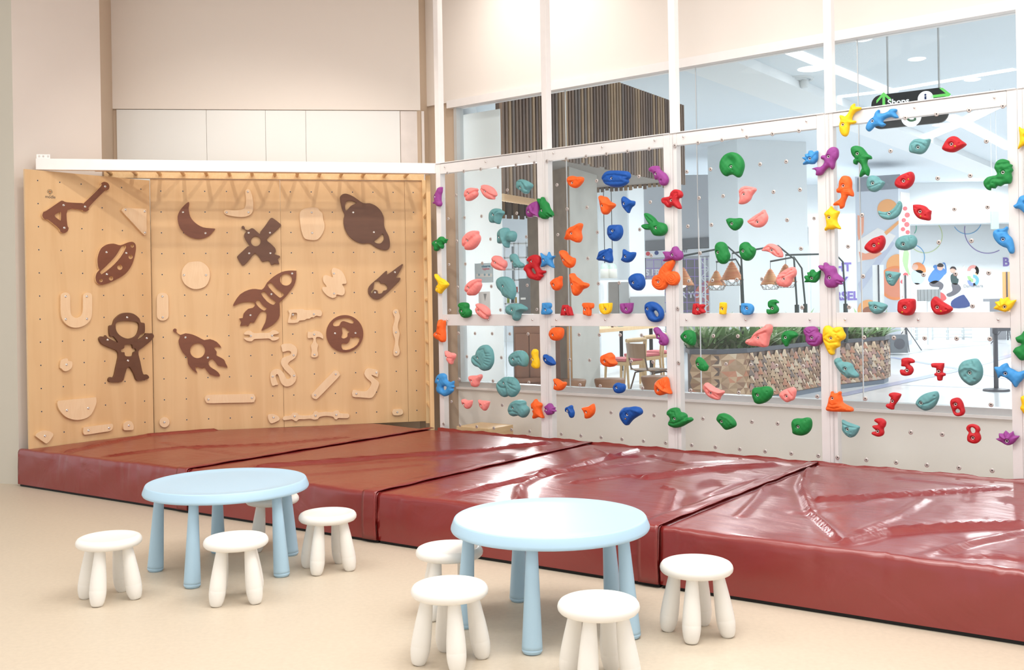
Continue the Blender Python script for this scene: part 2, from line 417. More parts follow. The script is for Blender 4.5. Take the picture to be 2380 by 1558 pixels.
# ================================================================== TABLES AND STOOLS
def table_parts(root):
    mb = MB()
    prof = [(0, .455), (.30, .4555), (.392, .458), (.403, .463), (.4095, .462), (.413, .457), (.424, .428), (.4255, .420), (.422, .413), (.412, .411), (.405, .416), (.398, .440), (.0, .444)]
    mb.lathe(prof, 72); mb.build('tabletop', M['blue_pl'], root)
    for k in range(5):
        t = 2 * math.pi * k / 5
        e = Vector((math.cos(t), math.sin(t), 0)); top = e * .345 + Vector((0, 0, .445)); bot = e * .375 + Vector((0, 0, .0))
        d = (bot - top); L = d.length; d.normalize()
        pts = [top, top.lerp(bot, .06)]; rs = [.0235, .0235]
        for q in np.linspace(.15, .93, 8): pts.append(top.lerp(bot, q)); rs.append(.0235 + .0175 * (q - .1) / .85)
        pts += [top.lerp(bot, .955), top.lerp(bot, .957), top.lerp(bot, .962), top.lerp(bot, .964), top.lerp(bot, .978), top.lerp(bot, 1.0)]
        rs += [.0412, .0400, .0400, .0412, .0405, .033]
        mb = MB(); mb.tube(pts, rs, 28); lg = mb.build('leg', M['blue_pl'], root)
        mb = MB(); mb.tube([bot + Vector((0, 0, .005)), bot + Vector((0, 0, .0))], [.029, .029], 20); mb.build('foot_pad', M['rubber'], lg)
def make_table(cx, cy, ph, label):
    r = tag(empty('play_table', (cx, cy, 0), math.radians(ph)), label, 'table', "round children's play tables")
    return r
t1 = make_table(-1.5237, 5.4696, 42, 'light blue round plastic play table on the left, nearer the timber wall'); table_parts(t1)
t2 = copy_tree(t1); t2.location = (.1458, 4.4372, 0); t2.rotation_euler.z = math.radians(40)
t2['label'] = 'light blue round plastic play table on the right, the larger looking one in the foreground'
def stool_parts(root):
    mb = MB()
    prof = [(0, .288), (.09, .2895), (.112, .2925), (.122, .2985), (.132, .2985), (.141, .294), (.1475, .285), (.150, .275), (.148, .265), (.141, .257), (.130, .253), (.10, .252), (0, .252)]
    mb.lathe(prof, 56); mb.build('seat', M['white_pl'], root)
    for k in range(4):
        t = math.pi / 2 * k; e = Vector((math.cos(t), math.sin(t), 0))
        top = e * .088 + Vector((0, 0, .258)); bot = e * .127
        pts = []; rs = []
        for q, r in ((0, .0225), (.06, .024), (.15, .0265), (.28, .0300), (.42, .0335), (.55, .0362), (.65, .0375), (.715, .0380), (.722, .0377), (.729, .0380), (.79, .0377), (.86, .0352), (.92, .0318), (.965, .0275), (.99, .0238), (1.0, .019)):
            pts.append(top.lerp(bot, q)); rs.append(r)
        mb = MB(); mb.tube(pts, rs, 24); mb.build('leg', M['white_pl'], root)
def seat_at(px, py): return on_floor(px, py, .277)
def foot_angle(c, px, py):
    f = on_floor(px, py, 0.0); v = Vector((f.x, f.y)); v = v + Vector((f.x, f.y)).normalized() * .018
    return math.atan2(v.y - c.y, v.x - c.x)
stools = [((253.5, 1257), (218, 1394), 'white round stool standing alone at the far left of the left table'),
          ((548.5, 1258), (498, 1386), 'white round stool in front of the left table, partly covering its legs'),
          ((633, 1160), (697, 1256), 'white round stool half hidden behind the left table, against the red mats'),
          ((761.5, 1200), (707, 1321), 'white round stool just to the right of the left table'),
          ((1044.5, 1282), (965, 1411), 'white round stool behind the front stool, to the left of the right table'),
          ((1045, 1371), (1023, 1544), 'white round stool in the foreground left of the right table, all four legs in view'),
          ((1391, 1408), (1352, 1583), 'white round stool in front of the right table, feet cut by the photo edge'),
          ((1618.5, 1318), (1658, 1481), 'white round stool on the right of the right table, before the red mat side')]
s0 = None
for i, (sp, fp, lab) in enumerate(stools):
    c = seat_at(*sp); a = foot_angle(c, *fp)
    if s0 is None:
        s0 = empty('play_stool', (c.x, c.y, 0), a); stool_parts(s0); s = s0
        tag(s, lab, 'stool', "white children's stools")
    else:
        s = copy_tree(s0); s.location = (c.x, c.y, 0); s.rotation_euler.z = a; s['label'] = lab
# ================================================================== TIMBER CLIMBING WALL
S2 = .18134; SA = .1833
def timber_panel(name, W, a0, a1, z0, z1, ztop, ia, label, top_cut=None):
    t = tag(empty(name, mw=W.mat(a0, 0)), label, 'wall panel', 'birch plywood climbing panels')
    mb = MB(); mb.box((0, z0, -.021), (a1 - a0, z1, 0)); mb.build('panel', M['ply'], t, bevel=.0012)
    hb = MB()
    for i in ia:
        for j in range(12):
            x, z = i * SA - a0, ztop - j * S2
            if x < .02 or x > a1 - a0 - .015 or z < z0 + .02: continue
            hb.lathe([(.0, .0002), (.0050, .0002)], 12, Matrix.Translation((x, z, 0)), 0, False)
            hb.lathe([(.0050, .0004), (.0066, .0001)], 12, Matrix.Translation((x, z, 0)), 1, False)
    hb.build('bolt_holes', [M['dark'], M['nut']], t)['kind'] = 'stuff'
    return t
ZW2, ZW3 = HC + .7466 * K2, HC + .7504 * K2
tp0 = timber_panel('climbing_board', W3, -.103, 1.0025, .285, 2.468, ZW3, range(6), 'left angled birch plywood climbing panel with the astronaut piece on it')
tp1 = timber_panel('climbing_board', W2, -.088, 1.010, .285, 2.487, ZW2, range(6), 'middle birch plywood climbing panel holding the pale round disc and small rocket')
tp2 = timber_panel('climbing_board', W2, 1.012, 2.120, .285, 2.487, ZW2, range(6, 12), 'right birch plywood climbing panel holding the brown ringed planet')
tp3 = timber_panel('climbing_board', W2, 2.122, 2.292, .285, 2.487, ZW2, [12], 'narrow birch plywood strip panel at the right end of the timber wall')
# maker's mark on the left panel
ma, mz = W3.hit(117, 458, .001)
lg = link('logo_text', text_mesh('modle', .034, .0002, .0004), tp0, [mat('print_grey', (110, 96, 84), .7)], Matrix.Translation((ma + .103, mz, .0006)))
mb = MB(); ma2, mz2 = W3.hit(116, 447, .001)
for (dx, dz) in ((-.008, .014), (.008, .014), (-.016, .004), (.016, .004), (-.008, -.004), (.008, -.004), (0, -.018)):
    for (x0, y0, x1, y1) in ((-.007, -.007, .007, -.0055), (-.007, .0055, .007, .007), (-.007, -.007, -.0055, .007), (.0055, -.007, .007, .007)):
        mb.box((ma2 + .103 + dx + x0, mz2 + dz + y0, .0003), (ma2 + .103 + dx + x1, mz2 + dz + y1, .0010))
mb.build('logo_mark', M['dark'], tp0)
mb = MB(); mb.lathe([(0, .0009), (.004, .0009), (.006, .0003)], 12, Matrix.Translation((ma2 + .103, mz2 + .004, 0))); mb.build('logo_dot', mat('orange_print', (240, 140, 60), .6), tp0)

# pine ladder frames: level one over the panels, upright one at the right
lad = tag(empty('wooden_ladder', mw=W2.mat(0, 0)), 'level pine ladder frame of round rungs above the timber wall, mostly behind the white beam', 'ladder', 'pine ladders')
la0 = W2.hit(238, 410, .0)[0]
mb = MB(); mb.box((la0, 2.490, -.022), (2.30, 2.552, .022)); mb.build('rail', M['pine'], lad, bevel=.002)
mb = MB(); mb.box((la0, 2.502, .36), (2.10, 2.552, .40)); mb.build('rail', M['pine'], lad, bevel=.002)
for px in (257, 315, 371.5, 426, 480, 533.5, 586, 638.7, 690.5, 742, 792, 843, 893, 941.6):
    a, _ = W2.hit(px, 409, .05)
    mb = MB(); mb.tube([(a, 2.527, -.005), (a, 2.527, .37)], .0155, 14); mb.build('rung', M['pine'], lad)
E1 = W2.p(2.300, 0, 0); E2 = Vector((-.70, 8.98, 0))
ev = (E2 - E1); EL = ev.length; eth = math.atan2(ev.y, ev.x)
lad2 = tag(empty('wooden_ladder', mw=Matrix.Translation(E1) @ Matrix.Rotation(eth, 4, 'Z')), 'upright pine ladder at the right end of the timber wall', 'ladder', 'pine ladders')
mb = MB(); mb.box((-.0, -.022, .27), (.055, .022, 2.49)); mb.build('rail', M['pine'], lad2, bevel=.002)
mb = MB(); mb.box((EL - .03, -.030, .27), (EL + .03, .006, 2.474)); mb.build('rail', M['pine'], lad2, bevel=.002)
for k, py in enumerate((455.5, 503, 552, 601, 649, 698, 748, 796, 845, 893.5, 942)):
    zz = HC + (697.2 - py) / F_PX * 9.32
    mb = MB(); mb.tube([(.04, 0, zz), (EL - .02, -.012, zz)], .0155, 14); mb.build('rung', M['pine'], lad2)
# pine plinth seen through the lower left clear sheet
mb = MB(); mb.box((-.0, .0, -.42), (.36, .315, -.095)); 
pl = tag(mb.build('plinth', M['pine'], mw=W1.mat(.06, 0), bevel=.004), 'low pale pine plinth behind the lower left corner of the clear wall', 'plinth')

# ---------------------------------------------------------------- shaped pieces bolted to the panels
PW = []
def piece(name, label, W, f, pts, bolts, holes=(), dark=False, n=4, sharp=False, cat='climbing piece'):
    loc = lambda q: W.hit(*fr(f, q), .012)
    o0 = loc(bolts[0][1:] if isinstance(bolts[0][0], str) else bolts[0])
    rel = lambda q: (loc(q)[0] - o0[0], loc(q)[1] - o0[1])
    loops = [[rel(q) for q in pts]] + [[rel(q) for q in h] for h in holes]
    if not sharp: loops = [smooth_loop(l, n) for l in loops]
    me = slab(loops, .0, .022, name, [M['deep_ply'], M['deep_ply']] if dark == 2 else [M['dark_ply'] if dark else M['pale_ply'], M['ply_edge']])
    o = link(name, me, None, (), W.mat(o0[0], o0[1], .0012))
    md = o.modifiers.new('bevel', 'BEVEL'); md.width = .0012; md.segments = 2; md.limit_method = 'ANGLE'; md.angle_limit = math.radians(50)
    tag(o, label, cat, 'brown stained space pieces' if dark else 'pale birch climbing pieces')
    for b in bolts:
        x, y = rel(b)
        bb = link('bolt', bolt_me, o, (), Matrix.Translation((x, y, .022)))
    PW.append(o); return o
bm_ = MB(); bm_.lathe([(0, .0015), (.0035, .0015), (.0035, .0045), (.0065, .0045), (.0078, .0030), (.0105, .0012), (.0108, 0)], 16)
bolt_me = bm_.mesh('bolt'); bolt_me.materials.append(M['bolt'])
C = lambda cx, cy, r, n=14: circle(cx, cy, r, n)
piece('constellation_piece', 'brown bent plough-shaped piece with a small triangular opening, top left', W3, 'A1',
 [(935,323),(968,333),(984,360),(978,388),(955,404),(938,408),(805,545),(800,573),(775,592),(745,588),(730,578),(606,577),(603,712),(615,740),(603,772),(570,788),(540,775),(525,745),(430,668),(397,663),(376,632),(385,598),(415,583),(530,505),(560,494),(600,508),(735,515),(760,508),(903,368),(908,338)],
 [(945,366),(764,549),(570,535),(576,740)], [[(487,628),(532,599),(544,603),(543,665),(533,670)]], True, 3)
piece('triangle_piece', 'pale right-angled triangle piece near the upper corner of the left panel', W3, 'A1',
 [(1100,575),(1108,562),(1125,558),(1220,564),(1305,568),(1319,580),(1320,690),(1320,785),(1308,801),(1290,797),(1190,690),(1100,592)], [(1130,577),(1303,591),(1306,783)], (), False, 3)
piece('planet_piece', 'brown planet piece with a curved slot and a row of round craters', W3, 'A1',
 [(885,1105),(876,1060),(878,1000),(905,930),(955,893),(1020,882),(1085,897),(1150,872),(1195,867),(1222,895),(1220,960),(1190,1070),(1130,1155),(1040,1210),(960,1245),(905,1255),(870,1235),(858,1190),(868,1150),(892,1118)],
 [(958,961),(1137,968),(961,1160)], [[(905,1152),(903,1135),(960,1080),(1040,995),(1090,915),(1120,898),(1132,905),(1128,930),(1080,1010),(1000,1095),(920,1155)], C(1078,1097,23), C(1175,1003,19), C(1190,904,14), C(998,1197,19), C(907,1216,15)], True, 3)
piece('letter_u_piece', 'pale U-shaped piece on the left panel', W3, 'A3',
 [(516,200),(522,165),(548,150),(575,151),(594,168),(598,200),(600,300),(612,345),(640,366),(668,364),(695,345),(708,300),(709,200),(716,165),(740,151),(768,153),(786,170),(788,220),(787,330),(770,390),(720,435),(650,453),(590,440),(540,395),(518,330)],
 [(560,183),(742,183),(561,379),(744,376)], (), False, 3)
piece('astronaut_piece', 'brown astronaut piece with raised arms, open visor and chest emblem opening', W3, 'A3',
 [(1095,323),(1150,335),(1195,372),(1208,405),(1236,412),(1243,430),(1243,485),(1234,502),(1208,508),(1180,560),(1240,520),(1254,500),(1285,502),(1308,502),(1321,530),(1292,568),(1230,620),(1187,658),(1205,750),(1228,850),(1258,855),(1277,872),(1270,893),(1180,910),(1150,850),(1118,797),(1092,797),(1070,860),(1045,918),(945,920),(931,897),(945,878),(975,878),(995,800),(1015,670),(940,625),(872,592),(850,550),(865,528),(896,531),(906,517),(925,538),(970,562),(1012,580),(975,530),(943,522),(938,440),(968,427),(985,380),(1035,335)],
 [(1090,364),(922,557),(1259,543),(1097,737)], [[(1000,408),(1060,394),(1130,396),(1188,412),(1192,470),(1165,525),(1100,547),(1040,527),(1003,490),(991,445)], [(1075,599),(1128,597),(1138,612),(1142,628),(1164,633),(1168,655),(1148,664),(1141,690),(1125,699),(1082,698),(1070,685),(1066,664),(1042,663),(1038,642),(1063,630),(1067,610)]], 2, 3)
piece('round_nub_piece', 'small pale bitten round nub piece below the U-shaped piece', W3, 'A3', [(512,770),(520,735),(545,720),(568,717),(580,722),(582,738),(608,742),(618,758),(610,800),(575,825),(545,825),(526,806),(514,800)], [(568,771)])
piece('half_moon_piece', 'pale bowl-shaped half round piece low on the left panel', W3, 'A3', [(489,1110),(494,1088),(510,1081),(660,1067),(808,1053),(822,1058),(822,1110),(780,1200),(720,1238),(640,1247),(560,1220),(505,1160)], [(571,1164),(755,1146)], (), False, 3)
piece('fan_piece', 'small pale fan-shaped piece in the bottom left corner', W3, 'A3', [(303,1382),(312,1365),(345,1345),(375,1339),(420,1345),(448,1362),(452,1382),(425,1425),(402,1447),(385,1448),(345,1420),(308,1393)], [(382,1385)], (), False, 3)
piece('bar_piece', 'short pale rounded bar piece at the bottom of the left panel', W3, 'A3', [(712,1330),(720,1311),(780,1302),(945,1282),(962,1284),(968,1294),(964,1320),(940,1343),(850,1358),(735,1375),(718,1370),(712,1355)], [(757,1338),(934,1317)], (), False, 3)
piece('arch_nub_piece', 'small pale arch-shaped nub piece right of the short bar', W3, 'A3', [(1058,1320),(1062,1280),(1095,1257),(1128,1262),(1144,1290),(1146,1320),(1138,1333),(1100,1337),(1068,1336)], [(1105,1296)], (), False, 3)
piece('round_nub_piece', 'small pale round nub piece low beside the panel joint', W2, 'A3', C(1419,1267,44), [(1418,1267)], (), False, 2)
piece('crescent_moon_piece', 'brown crescent moon piece', W2, 'A1', [(1700,509),(1713,511),(1712,540),(1708,570),(1725,640),(1770,695),(1840,735),(1930,745),(1947,748),(1940,765),(1890,815),(1820,840),(1750,835),(1680,800),(1630,740),(1608,660),(1620,600),(1660,545)], [(1657,599),(1860,789)], (), True, 3)
piece('disc_piece', 'pale nearly round disc piece under the crescent moon', W2, 'A1', [(1645,1180),(1650,1120),(1690,1065),(1730,1048),(1815,1045),(1870,1080),(1898,1130),(1898,1200),(1865,1265),(1800,1293),(1740,1290),(1685,1260),(1655,1220)], [(1667,1167),(1866,1167)], (), False, 3)
piece('pill_piece', 'pale upright pill-shaped piece beside the left panel joint', W2, 'A3', [(1353,200),(1362,168),(1385,153),(1420,153),(1444,168),(1453,200),(1454,280),(1455,345),(1444,375),(1420,390),(1388,390),(1362,373),(1353,345),(1353,270)], [(1401,183),(1404,363)], (), False, 3)
piece('hook_piece', 'pale boomerang-shaped hook piece near the top of the timber wall', W2, 'A2', [(273,410),(283,394),(303,390),(320,405),(338,460),(346,530),(340,590),(310,628),(240,643),(140,632),(95,618),(81,600),(88,582),(110,577),(170,582),(240,575),(270,552),(280,490)], [(296,414),(105,600),(302,600)], (), False, 3)
piece('satellite_piece', 'brown satellite piece with two panels and a round opening', W2, 'A2',
 [(510,651),(525,653),(590,703),(592,725),(530,785),(466,843),(500,880),(543,922),(548,955),(538,978),(585,993),(583,1008),(567,1022),(580,1068),(540,1062),(508,1078),(486,1035),(430,1047),(410,1025),(362,968),(310,1028),(265,1075),(240,1074),(203,1015),(203,995),(250,950),(295,908),(313,903),(285,865),(262,820),(268,790),(283,773),(262,750),(245,747),(240,730),(255,721),(268,735),(272,752),(300,760),(325,745),(350,748),(403,795),(410,775),(450,725),(495,660)],
 [(303,786),(496,785),(308,971),(500,970)], [C(368,861,45)], 2, 2)
piece('potato_piece', 'pale lumpy oval piece between the satellite and the ringed planet', W2, 'A2', [(765,620),(775,590),(810,565),(870,555),(925,560),(945,585),(970,610),(978,665),(990,710),(985,760),(960,810),(920,848),(860,850),(810,835),(785,780),(770,700)], [(874,601),(878,786)])
piece('ringed_planet_piece', 'large brown planet piece with ring ears and two openings', W2, 'A2',
 [(1130,480),(1138,448),(1165,432),(1200,434),(1260,462),(1338,515),(1400,518),(1460,545),(1505,595),(1526,650),(1530,720),(1545,765),(1572,820),(1582,890),(1570,930),(1530,942),(1460,920),(1400,880),(1330,882),(1260,855),(1200,800),(1165,720),(1162,660),(1170,622),(1150,570)],
 [(1249,601),(1436,780)], [[(1186,585),(1176,550),(1182,510),(1205,495),(1240,497),(1278,514),(1230,540)], [(1440,860),(1480,828),(1510,795),(1523,805),(1526,845),(1500,878),(1465,880)]], 2, 3)
piece('petal_piece', 'pale four-lobed petal piece on the right timber panel', W2, 'A2',
 [(1055,1118),(1075,1101),(1130,1120),(1165,1160),(1188,1220),(1183,1246),(1150,1251),(1172,1290),(1172,1330),(1150,1352),(1100,1344),(1094,1365),(1060,1375),(1010,1350),(975,1310),(968,1285),(980,1274),(1008,1271),(978,1225),(978,1180),(1010,1168),(1064,1187),(1054,1150)], [(1075,1153),(1076,1335)], (), False, 3)
piece('comet_piece', 'brown comet piece with three flame tips and an opening', W2, 'A2',
 [(1690,1068),(1697,1080),(1665,1140),(1637,1190),(1673,1190),(1668,1215),(1600,1285),(1530,1350),(1480,1385),(1430,1380),(1390,1340),(1385,1290),(1410,1250),(1480,1190),(1545,1130),(1556,1140),(1557,1163),(1630,1112)], [(1627,1142),(1446,1325)],
 [[(1440,1228),(1465,1220),(1490,1222),(1496,1243),(1530,1244),(1555,1270),(1558,1295),(1538,1306),(1522,1310),(1510,1330),(1475,1335),(1470,1310),(1440,1300),(1420,1335),(1408,1312),(1432,1290)]], 2, 2)
rk = [fr('A2', q) for q in ((728,1127),(735,1135),(733,1200),(715,1260),(680,1310),(640,1360),(605,1395),(582,1418))] + [fr('A4', q) for q in ((556,250),(558,320),(550,370),(500,425),(412,473),(401,468),(430,410),(442,360),(440,322),(415,308),(385,325),(345,395),(330,410),(310,405),(298,412),(285,440),(265,430),(215,437),(225,405),(207,372),(238,368),(246,330),(285,290),(325,280),(345,255),(328,234),(260,230),(200,245),(157,265),(165,235),(215,165),(290,125),(350,118),(402,124),(430,95))] + [fr('A2', q) for q in ((470,1235),(530,1180),(600,1140),(660,1127))]
piece('rocket_piece', 'largest brown rocket piece with fins, flame tail, a round window and three slots', W2, 'P', rk,
 [fr('A2', q) for q in ((697,1154),(509,1341),(320,1531))],
 [[fr('A2', q) for q in C(641,1208,54)]] + [[fr('A2', q) for q in h] for h in ([(474,1255),(495,1235),(512,1240),(555,1290),(618,1335),(615,1355),(594,1370),(575,1365),(515,1310)], [(416,1335),(440,1316),(455,1325),(500,1375),(547,1408),(540,1425),(522,1435),(470,1405)], [(366,1415),(384,1391),(400,1398),(430,1440),(465,1466),(458,1480),(440,1487),(400,1460)])], True, 2)
piece('globe_piece', 'brown round globe piece with continent-shaped openings', W2, 'A4', C(1117,503,160,28), [(1033,502),(1209,499)],
 [[(1015,420),(1038,388),(1100,370),(1160,370),(1192,398),(1187,415),(1160,412),(1110,395),(1083,405),(1068,435),(1025,438)], [(1092,450),(1115,448),(1135,470),(1160,488),(1142,500),(1140,528),(1110,545),(1088,535),(1097,500)], [(1165,532),(1190,540),(1215,530),(1245,545),(1222,600),(1160,638),(1100,640),(1088,600),(1100,587),(1135,590),(1160,560)]], True, 2)
piece('saw_piece', 'pale hand saw-shaped piece with a grip opening', W2, 'A4',
 [(630,300),(700,294),(760,292),(770,300),(840,300),(908,300),(922,335),(905,355),(880,350),(865,352),(848,365),(830,362),(815,375),(790,376),(770,388),(727,392),(708,410),(640,413),(626,402),(640,330)], [(671,341),(851,335)],
 [[(662,328),(680,325),(703,326),(706,350),(700,380),(665,385),(650,374),(657,352)]], False, 2)
piece('spanner_piece', 'pale double-ended spanner-shaped piece', W2, 'A4',
 [(250,500),(275,480),(305,480),(335,498),(400,497),(465,495),(490,475),(520,475),(548,492),(543,505),(510,511),(500,520),(510,530),(548,535),(546,550),(520,562),(490,562),(465,546),(400,548),(340,551),(315,570),(275,565),(250,547),(254,538),(293,536),(305,524),(293,514),(256,512)], [(308,524),(491,521)], (), False, 3)
piece('hammer_piece', 'pale claw hammer-shaped piece', W2, 'A4',
 [(797,500),(803,485),(830,490),(860,479),(900,487),(928,515),(931,548),(905,535),(880,533),(868,545),(872,578),(888,600),(880,640),(888,685),(872,707),(840,708),(826,692),(833,650),(825,608),(840,582),(846,550),(835,540),(800,542)], [(854,510),(856,685)], (), False, 3)
piece('snake_piece', 'long pale winding S-shaped snake piece across the panel joint', W2, 'A4',
 [(568,605),(595,591),(655,590),(698,618),(708,660),(690,712),(645,742),(628,770),(665,805),(695,850),(700,890),(685,925),(650,953),(605,958),(568,928),(548,870),(535,853),(521,868),(530,905),(545,942),(520,947),(492,952),(476,890),(480,835),(520,808),(562,814),(595,850),(618,893),(645,887),(650,865),(610,825),(575,780),(567,745),(582,712),(640,690),(655,672),(648,655),(620,653),(582,662),(575,630)], [(677,690),(497,873),(680,866)], (), False, 2)
piece('plank_piece', 'pale slanting plank piece with rounded ends', W2, 'A4', [(1015,832),(1038,821),(1060,828),(1072,850),(1068,872),(980,965),(887,1058),(862,1067),(838,1055),(831,1032),(840,1015),(925,925)], [(1039,853),(862,1033)], (), False, 3)
piece('bent_road_piece', 'pale zigzag piece bent like a number two, lower right', W2, 'A4',
 [(1284,850),(1300,810),(1325,801),(1360,807),(1405,822),(1402,870),(1393,876),(1345,858),(1375,890),(1412,925),(1405,965),(1380,1020),(1350,1057),(1300,1057),(1240,1052),(1184,1045),(1186,990),(1240,997),(1295,1000),(1320,980),(1343,945),(1342,920),(1310,892)], [(1390,840),(1217,1021)], (), False, 2)
piece('long_plank_piece', 'long level pale plank piece with rounded ends, low on the timber wall', W2, 'P', [(476,927),(478.5,920.5),(486,917.8),(530,917),(585,916),(591.5,919),(594,925),(591.5,932),(585,935.5),(530,936.5),(487,937.5),(479,934)], [(484.5,928.5),(585.5,925)], (), False, 3)
piece('wavy_bar_piece', 'pale upright wavy bar piece near the right end', W2, 'A4', [(1531,310),(1550,293),(1575,296),(1584,325),(1592,365),(1578,410),(1575,455),(1590,500),(1582,550),(1578,600),(1592,650),(1583,685),(1560,697),(1538,688),(1535,650),(1546,600),(1548,550),(1532,500),(1529,450),(1543,400),(1545,360),(1533,335)], [(1555,319),(1558,492),(1560,664)], (), False, 2)
piece('nub_piece', 'small pale pick-shaped nub piece left of the dragon bar', W2, 'A4', [(453,1212),(463,1199),(500,1196),(540,1212),(557,1235),(545,1254),(490,1277),(470,1265),(458,1240)], [(504,1226)], (), False, 3)
piece('branch_piece', 'long pale branch-shaped bar with three knuckles at the mat edge', W2, 'A4',
 [(582,1228),(600,1214),(652,1208),(668,1186),(710,1187),(722,1204),(780,1209),(838,1201),(852,1177),(880,1171),(892,1183),(950,1176),(1010,1180),(1032,1167),(1063,1167),(1078,1190),(1145,1193),(1157,1213),(1140,1232),(1062,1231),(1050,1243),(1027,1237),(1018,1221),(960,1212),(900,1222),(885,1240),(850,1245),(822,1237),(770,1242),(722,1242),(705,1257),(685,1255),(662,1242),(600,1250),(583,1242)], [(685,1216),(866,1210),(1044,1203)], (), False, 2)
piece('pill_piece', 'small pale level pill-shaped piece at the lower right of the timber wall', W2, 'A4', [(1525,1180),(1535,1158),(1560,1154),(1600,1152),(1617,1165),(1619,1188),(1602,1204),(1560,1208),(1535,1203)], [(1570,1180)], (), False, 3)
piece('small_rocket_piece', 'smaller brown rocket piece with an aerial and a round window', W2, 'A3',
 [(1510,458),(1524,468),(1522,488),(1555,514),(1600,500),(1660,510),(1715,535),(1762,558),(1810,550),(1870,575),(1908,622),(1872,613),(1846,626),(1868,658),(1866,688),(1890,702),(1932,727),(1945,757),(1962,795),(1920,785),(1880,780),(1830,718),(1797,750),(1815,790),(1850,812),(1885,840),(1893,872),(1810,855),(1762,792),(1745,805),(1720,797),(1690,787),(1687,812),(1702,842),(1660,815),(1620,760),(1617,712),(1575,665),(1545,600),(1540,560),(1553,524),(1515,494),(1497,486),(1493,468)],
 [(1599,537),(1792,711)], [C(1704,650,64)], True, 2)
# ================================================================== CRASH MATS
def vinyl():
    m = mat('dark_red_vinyl', (132, 29, 27), .30, spec=.55)
    nt = m.node_tree; b = nt.nodes['Principled BSDF']; L = nt.links.new
    tc = nt.nodes.new('ShaderNodeTexCoord')
    n1 = nt.nodes.new('ShaderNodeTexNoise'); n1.inputs['Scale'].default_value = 3.2; n1.inputs['Detail'].default_value = 3; n1.inputs['Distortion'].default_value = 1.6
    mp = nt.nodes.new('ShaderNodeMapping'); mp.inputs['Scale'].default_value = (1.0, 2.6, 1.0); mp.inputs['Rotation'].default_value = (0, 0, .7)
    n2 = nt.nodes.new('ShaderNodeTexNoise'); n2.inputs['Scale'].default_value = 420; n2.inputs['Detail'].default_value = 1
    b1 = nt.nodes.new('ShaderNodeBump'); b1.inputs['Strength'].default_value = .32; b1.inputs['Distance'].default_value = .02
    b2 = nt.nodes.new('ShaderNodeBump'); b2.inputs['Strength'].default_value = .12; b2.inputs['Distance'].default_value = .001
    L(tc.outputs['Object'], mp.inputs[0]); L(mp.outputs[0], n1.inputs['Vector']); L(tc.outputs['Object'], n2.inputs['Vector'])
    L(n1.outputs['Fac'], b1.inputs['Height']); L(n2.outputs['Fac'], b2.inputs['Height']); L(b1.outputs[0], b2.inputs['Normal']); L(b2.outputs[0], b.inputs['Normal'])
    b.inputs['Roughness'].default_value = .33; b.inputs['Specular IOR Level'].default_value = .85
    b.inputs['Coat Weight'].default_value = .2; b.inputs['Coat Roughness'].default_value = .16
    return m
M['vinyl'] = vinyl()
HM = .292
fa = Vector((-3.872, 8.062, 0)); fb = Vector((1.985, 4.052, 0)); fdir = (fb - fa).normalized()
fe = fb + fdir * 1.2
def mat_px(px, py, z=HM):
    p = on_floor(px, py, z); return Vector((p.x, p.y, 0))
w1d = W1.d
sF = [fa, mat_px(460, 1088), mat_px(917, 1136), mat_px(1560, 1214), fe]
sF = [fa] + [fa + fdir * ((p - fa).dot(fdir)) for p in sF[1:4]] + [fe]
w1p = lambda a: W1.p(a, 0, .012)
sB = [None, w1p(-.055), w1p(W1.hit(1380, 1032)[0]), w1p(W1.hit(1905, 1077)[0]), w1p(5.45)]
def rnd(seed):
    r = random.Random(seed); return lambda a, b: a + (b - a) * r.random()
def ridge_field(px_lines):
    out = []
    for pts, w, h in px_lines:
        out.append((np.array([tuple(mat_px(*p))[:2] for p in pts]), w, h))
    return out
# folds seen on the tops, as pixel polylines
folds = ridge_field([
 ([(240,1062),(420,1040),(620,1034),(800,1016)], .020, .012), ([(110,1060),(250,1030),(345,1012),(500,1000)], .018, .016), ([(380,1030),(560,1060),(700,1036)], .03, -.006),
 ([(600,1085),(900,1062),(1120,1046),(1275,1030)], .022, .020), ([(760,1082),(1000,1066),(1160,1052)], .03, .008), ([(640,1110),(820,1094),(980,1080)], .028, .007),
 ([(1010,1158),(1180,1120),(1330,1084),(1480,1046)], .020, .018), ([(1205,1160),(1210,1130),(1262,1100),(1400,1078)], .018, .014), ([(1330,1122),(1440,1106),(1520,1104)], .016, .012), ([(1500,1110),(1640,1092),(1800,1080)], .022, .022), ([(1290,1108),(1400,1086),(1500,1072)], .03, .008), ([(1380,1045),(1420,1062),(1520,1060)], .02, .010),
 ([(1540,1130),(1575,1140),(1560,1190),(1530,1200)], .016, .010), ([(1500,1060),(1580,1078),(1700,1074)], .02, -.008),
 ([(1880,1085),(1862,1130),(1885,1190),(1935,1235),(1950,1250)], .016, .016), ([(1790,1110),(1760,1160),(1720,1200)], .02, .009), ([(1900,1160),(2120,1148),(2330,1136)], .018, .018), ([(1960,1262),(2060,1236),(2200,1226),(2380,1218)], .024, .026), ([(1850,1190),(1960,1180),(2060,1160)], .03, .007), ([(2000,1232),(2090,1200),(2150,1160)], .02, .008),
 ([(2080,1112),(2200,1124),(2340,1134)], .02, .012), ([(2150,1290),(2250,1262),(2380,1236)], .022, .014), ([(2190,1290),(2300,1290),(2380,1300)], .02, .012), ([(1650,1150),(1700,1128),(1780,1110)], .016, .010)])
def wob(x, y, s):
    return (math.sin(x * 5.1 + s) * math.cos(y * 4.3 + 1.7 * s) + .5 * math.sin(x * 11.3 - y * 9.1 + s) + .3 * math.sin(x * 23.0 + y * 17.0 + 2 * s))
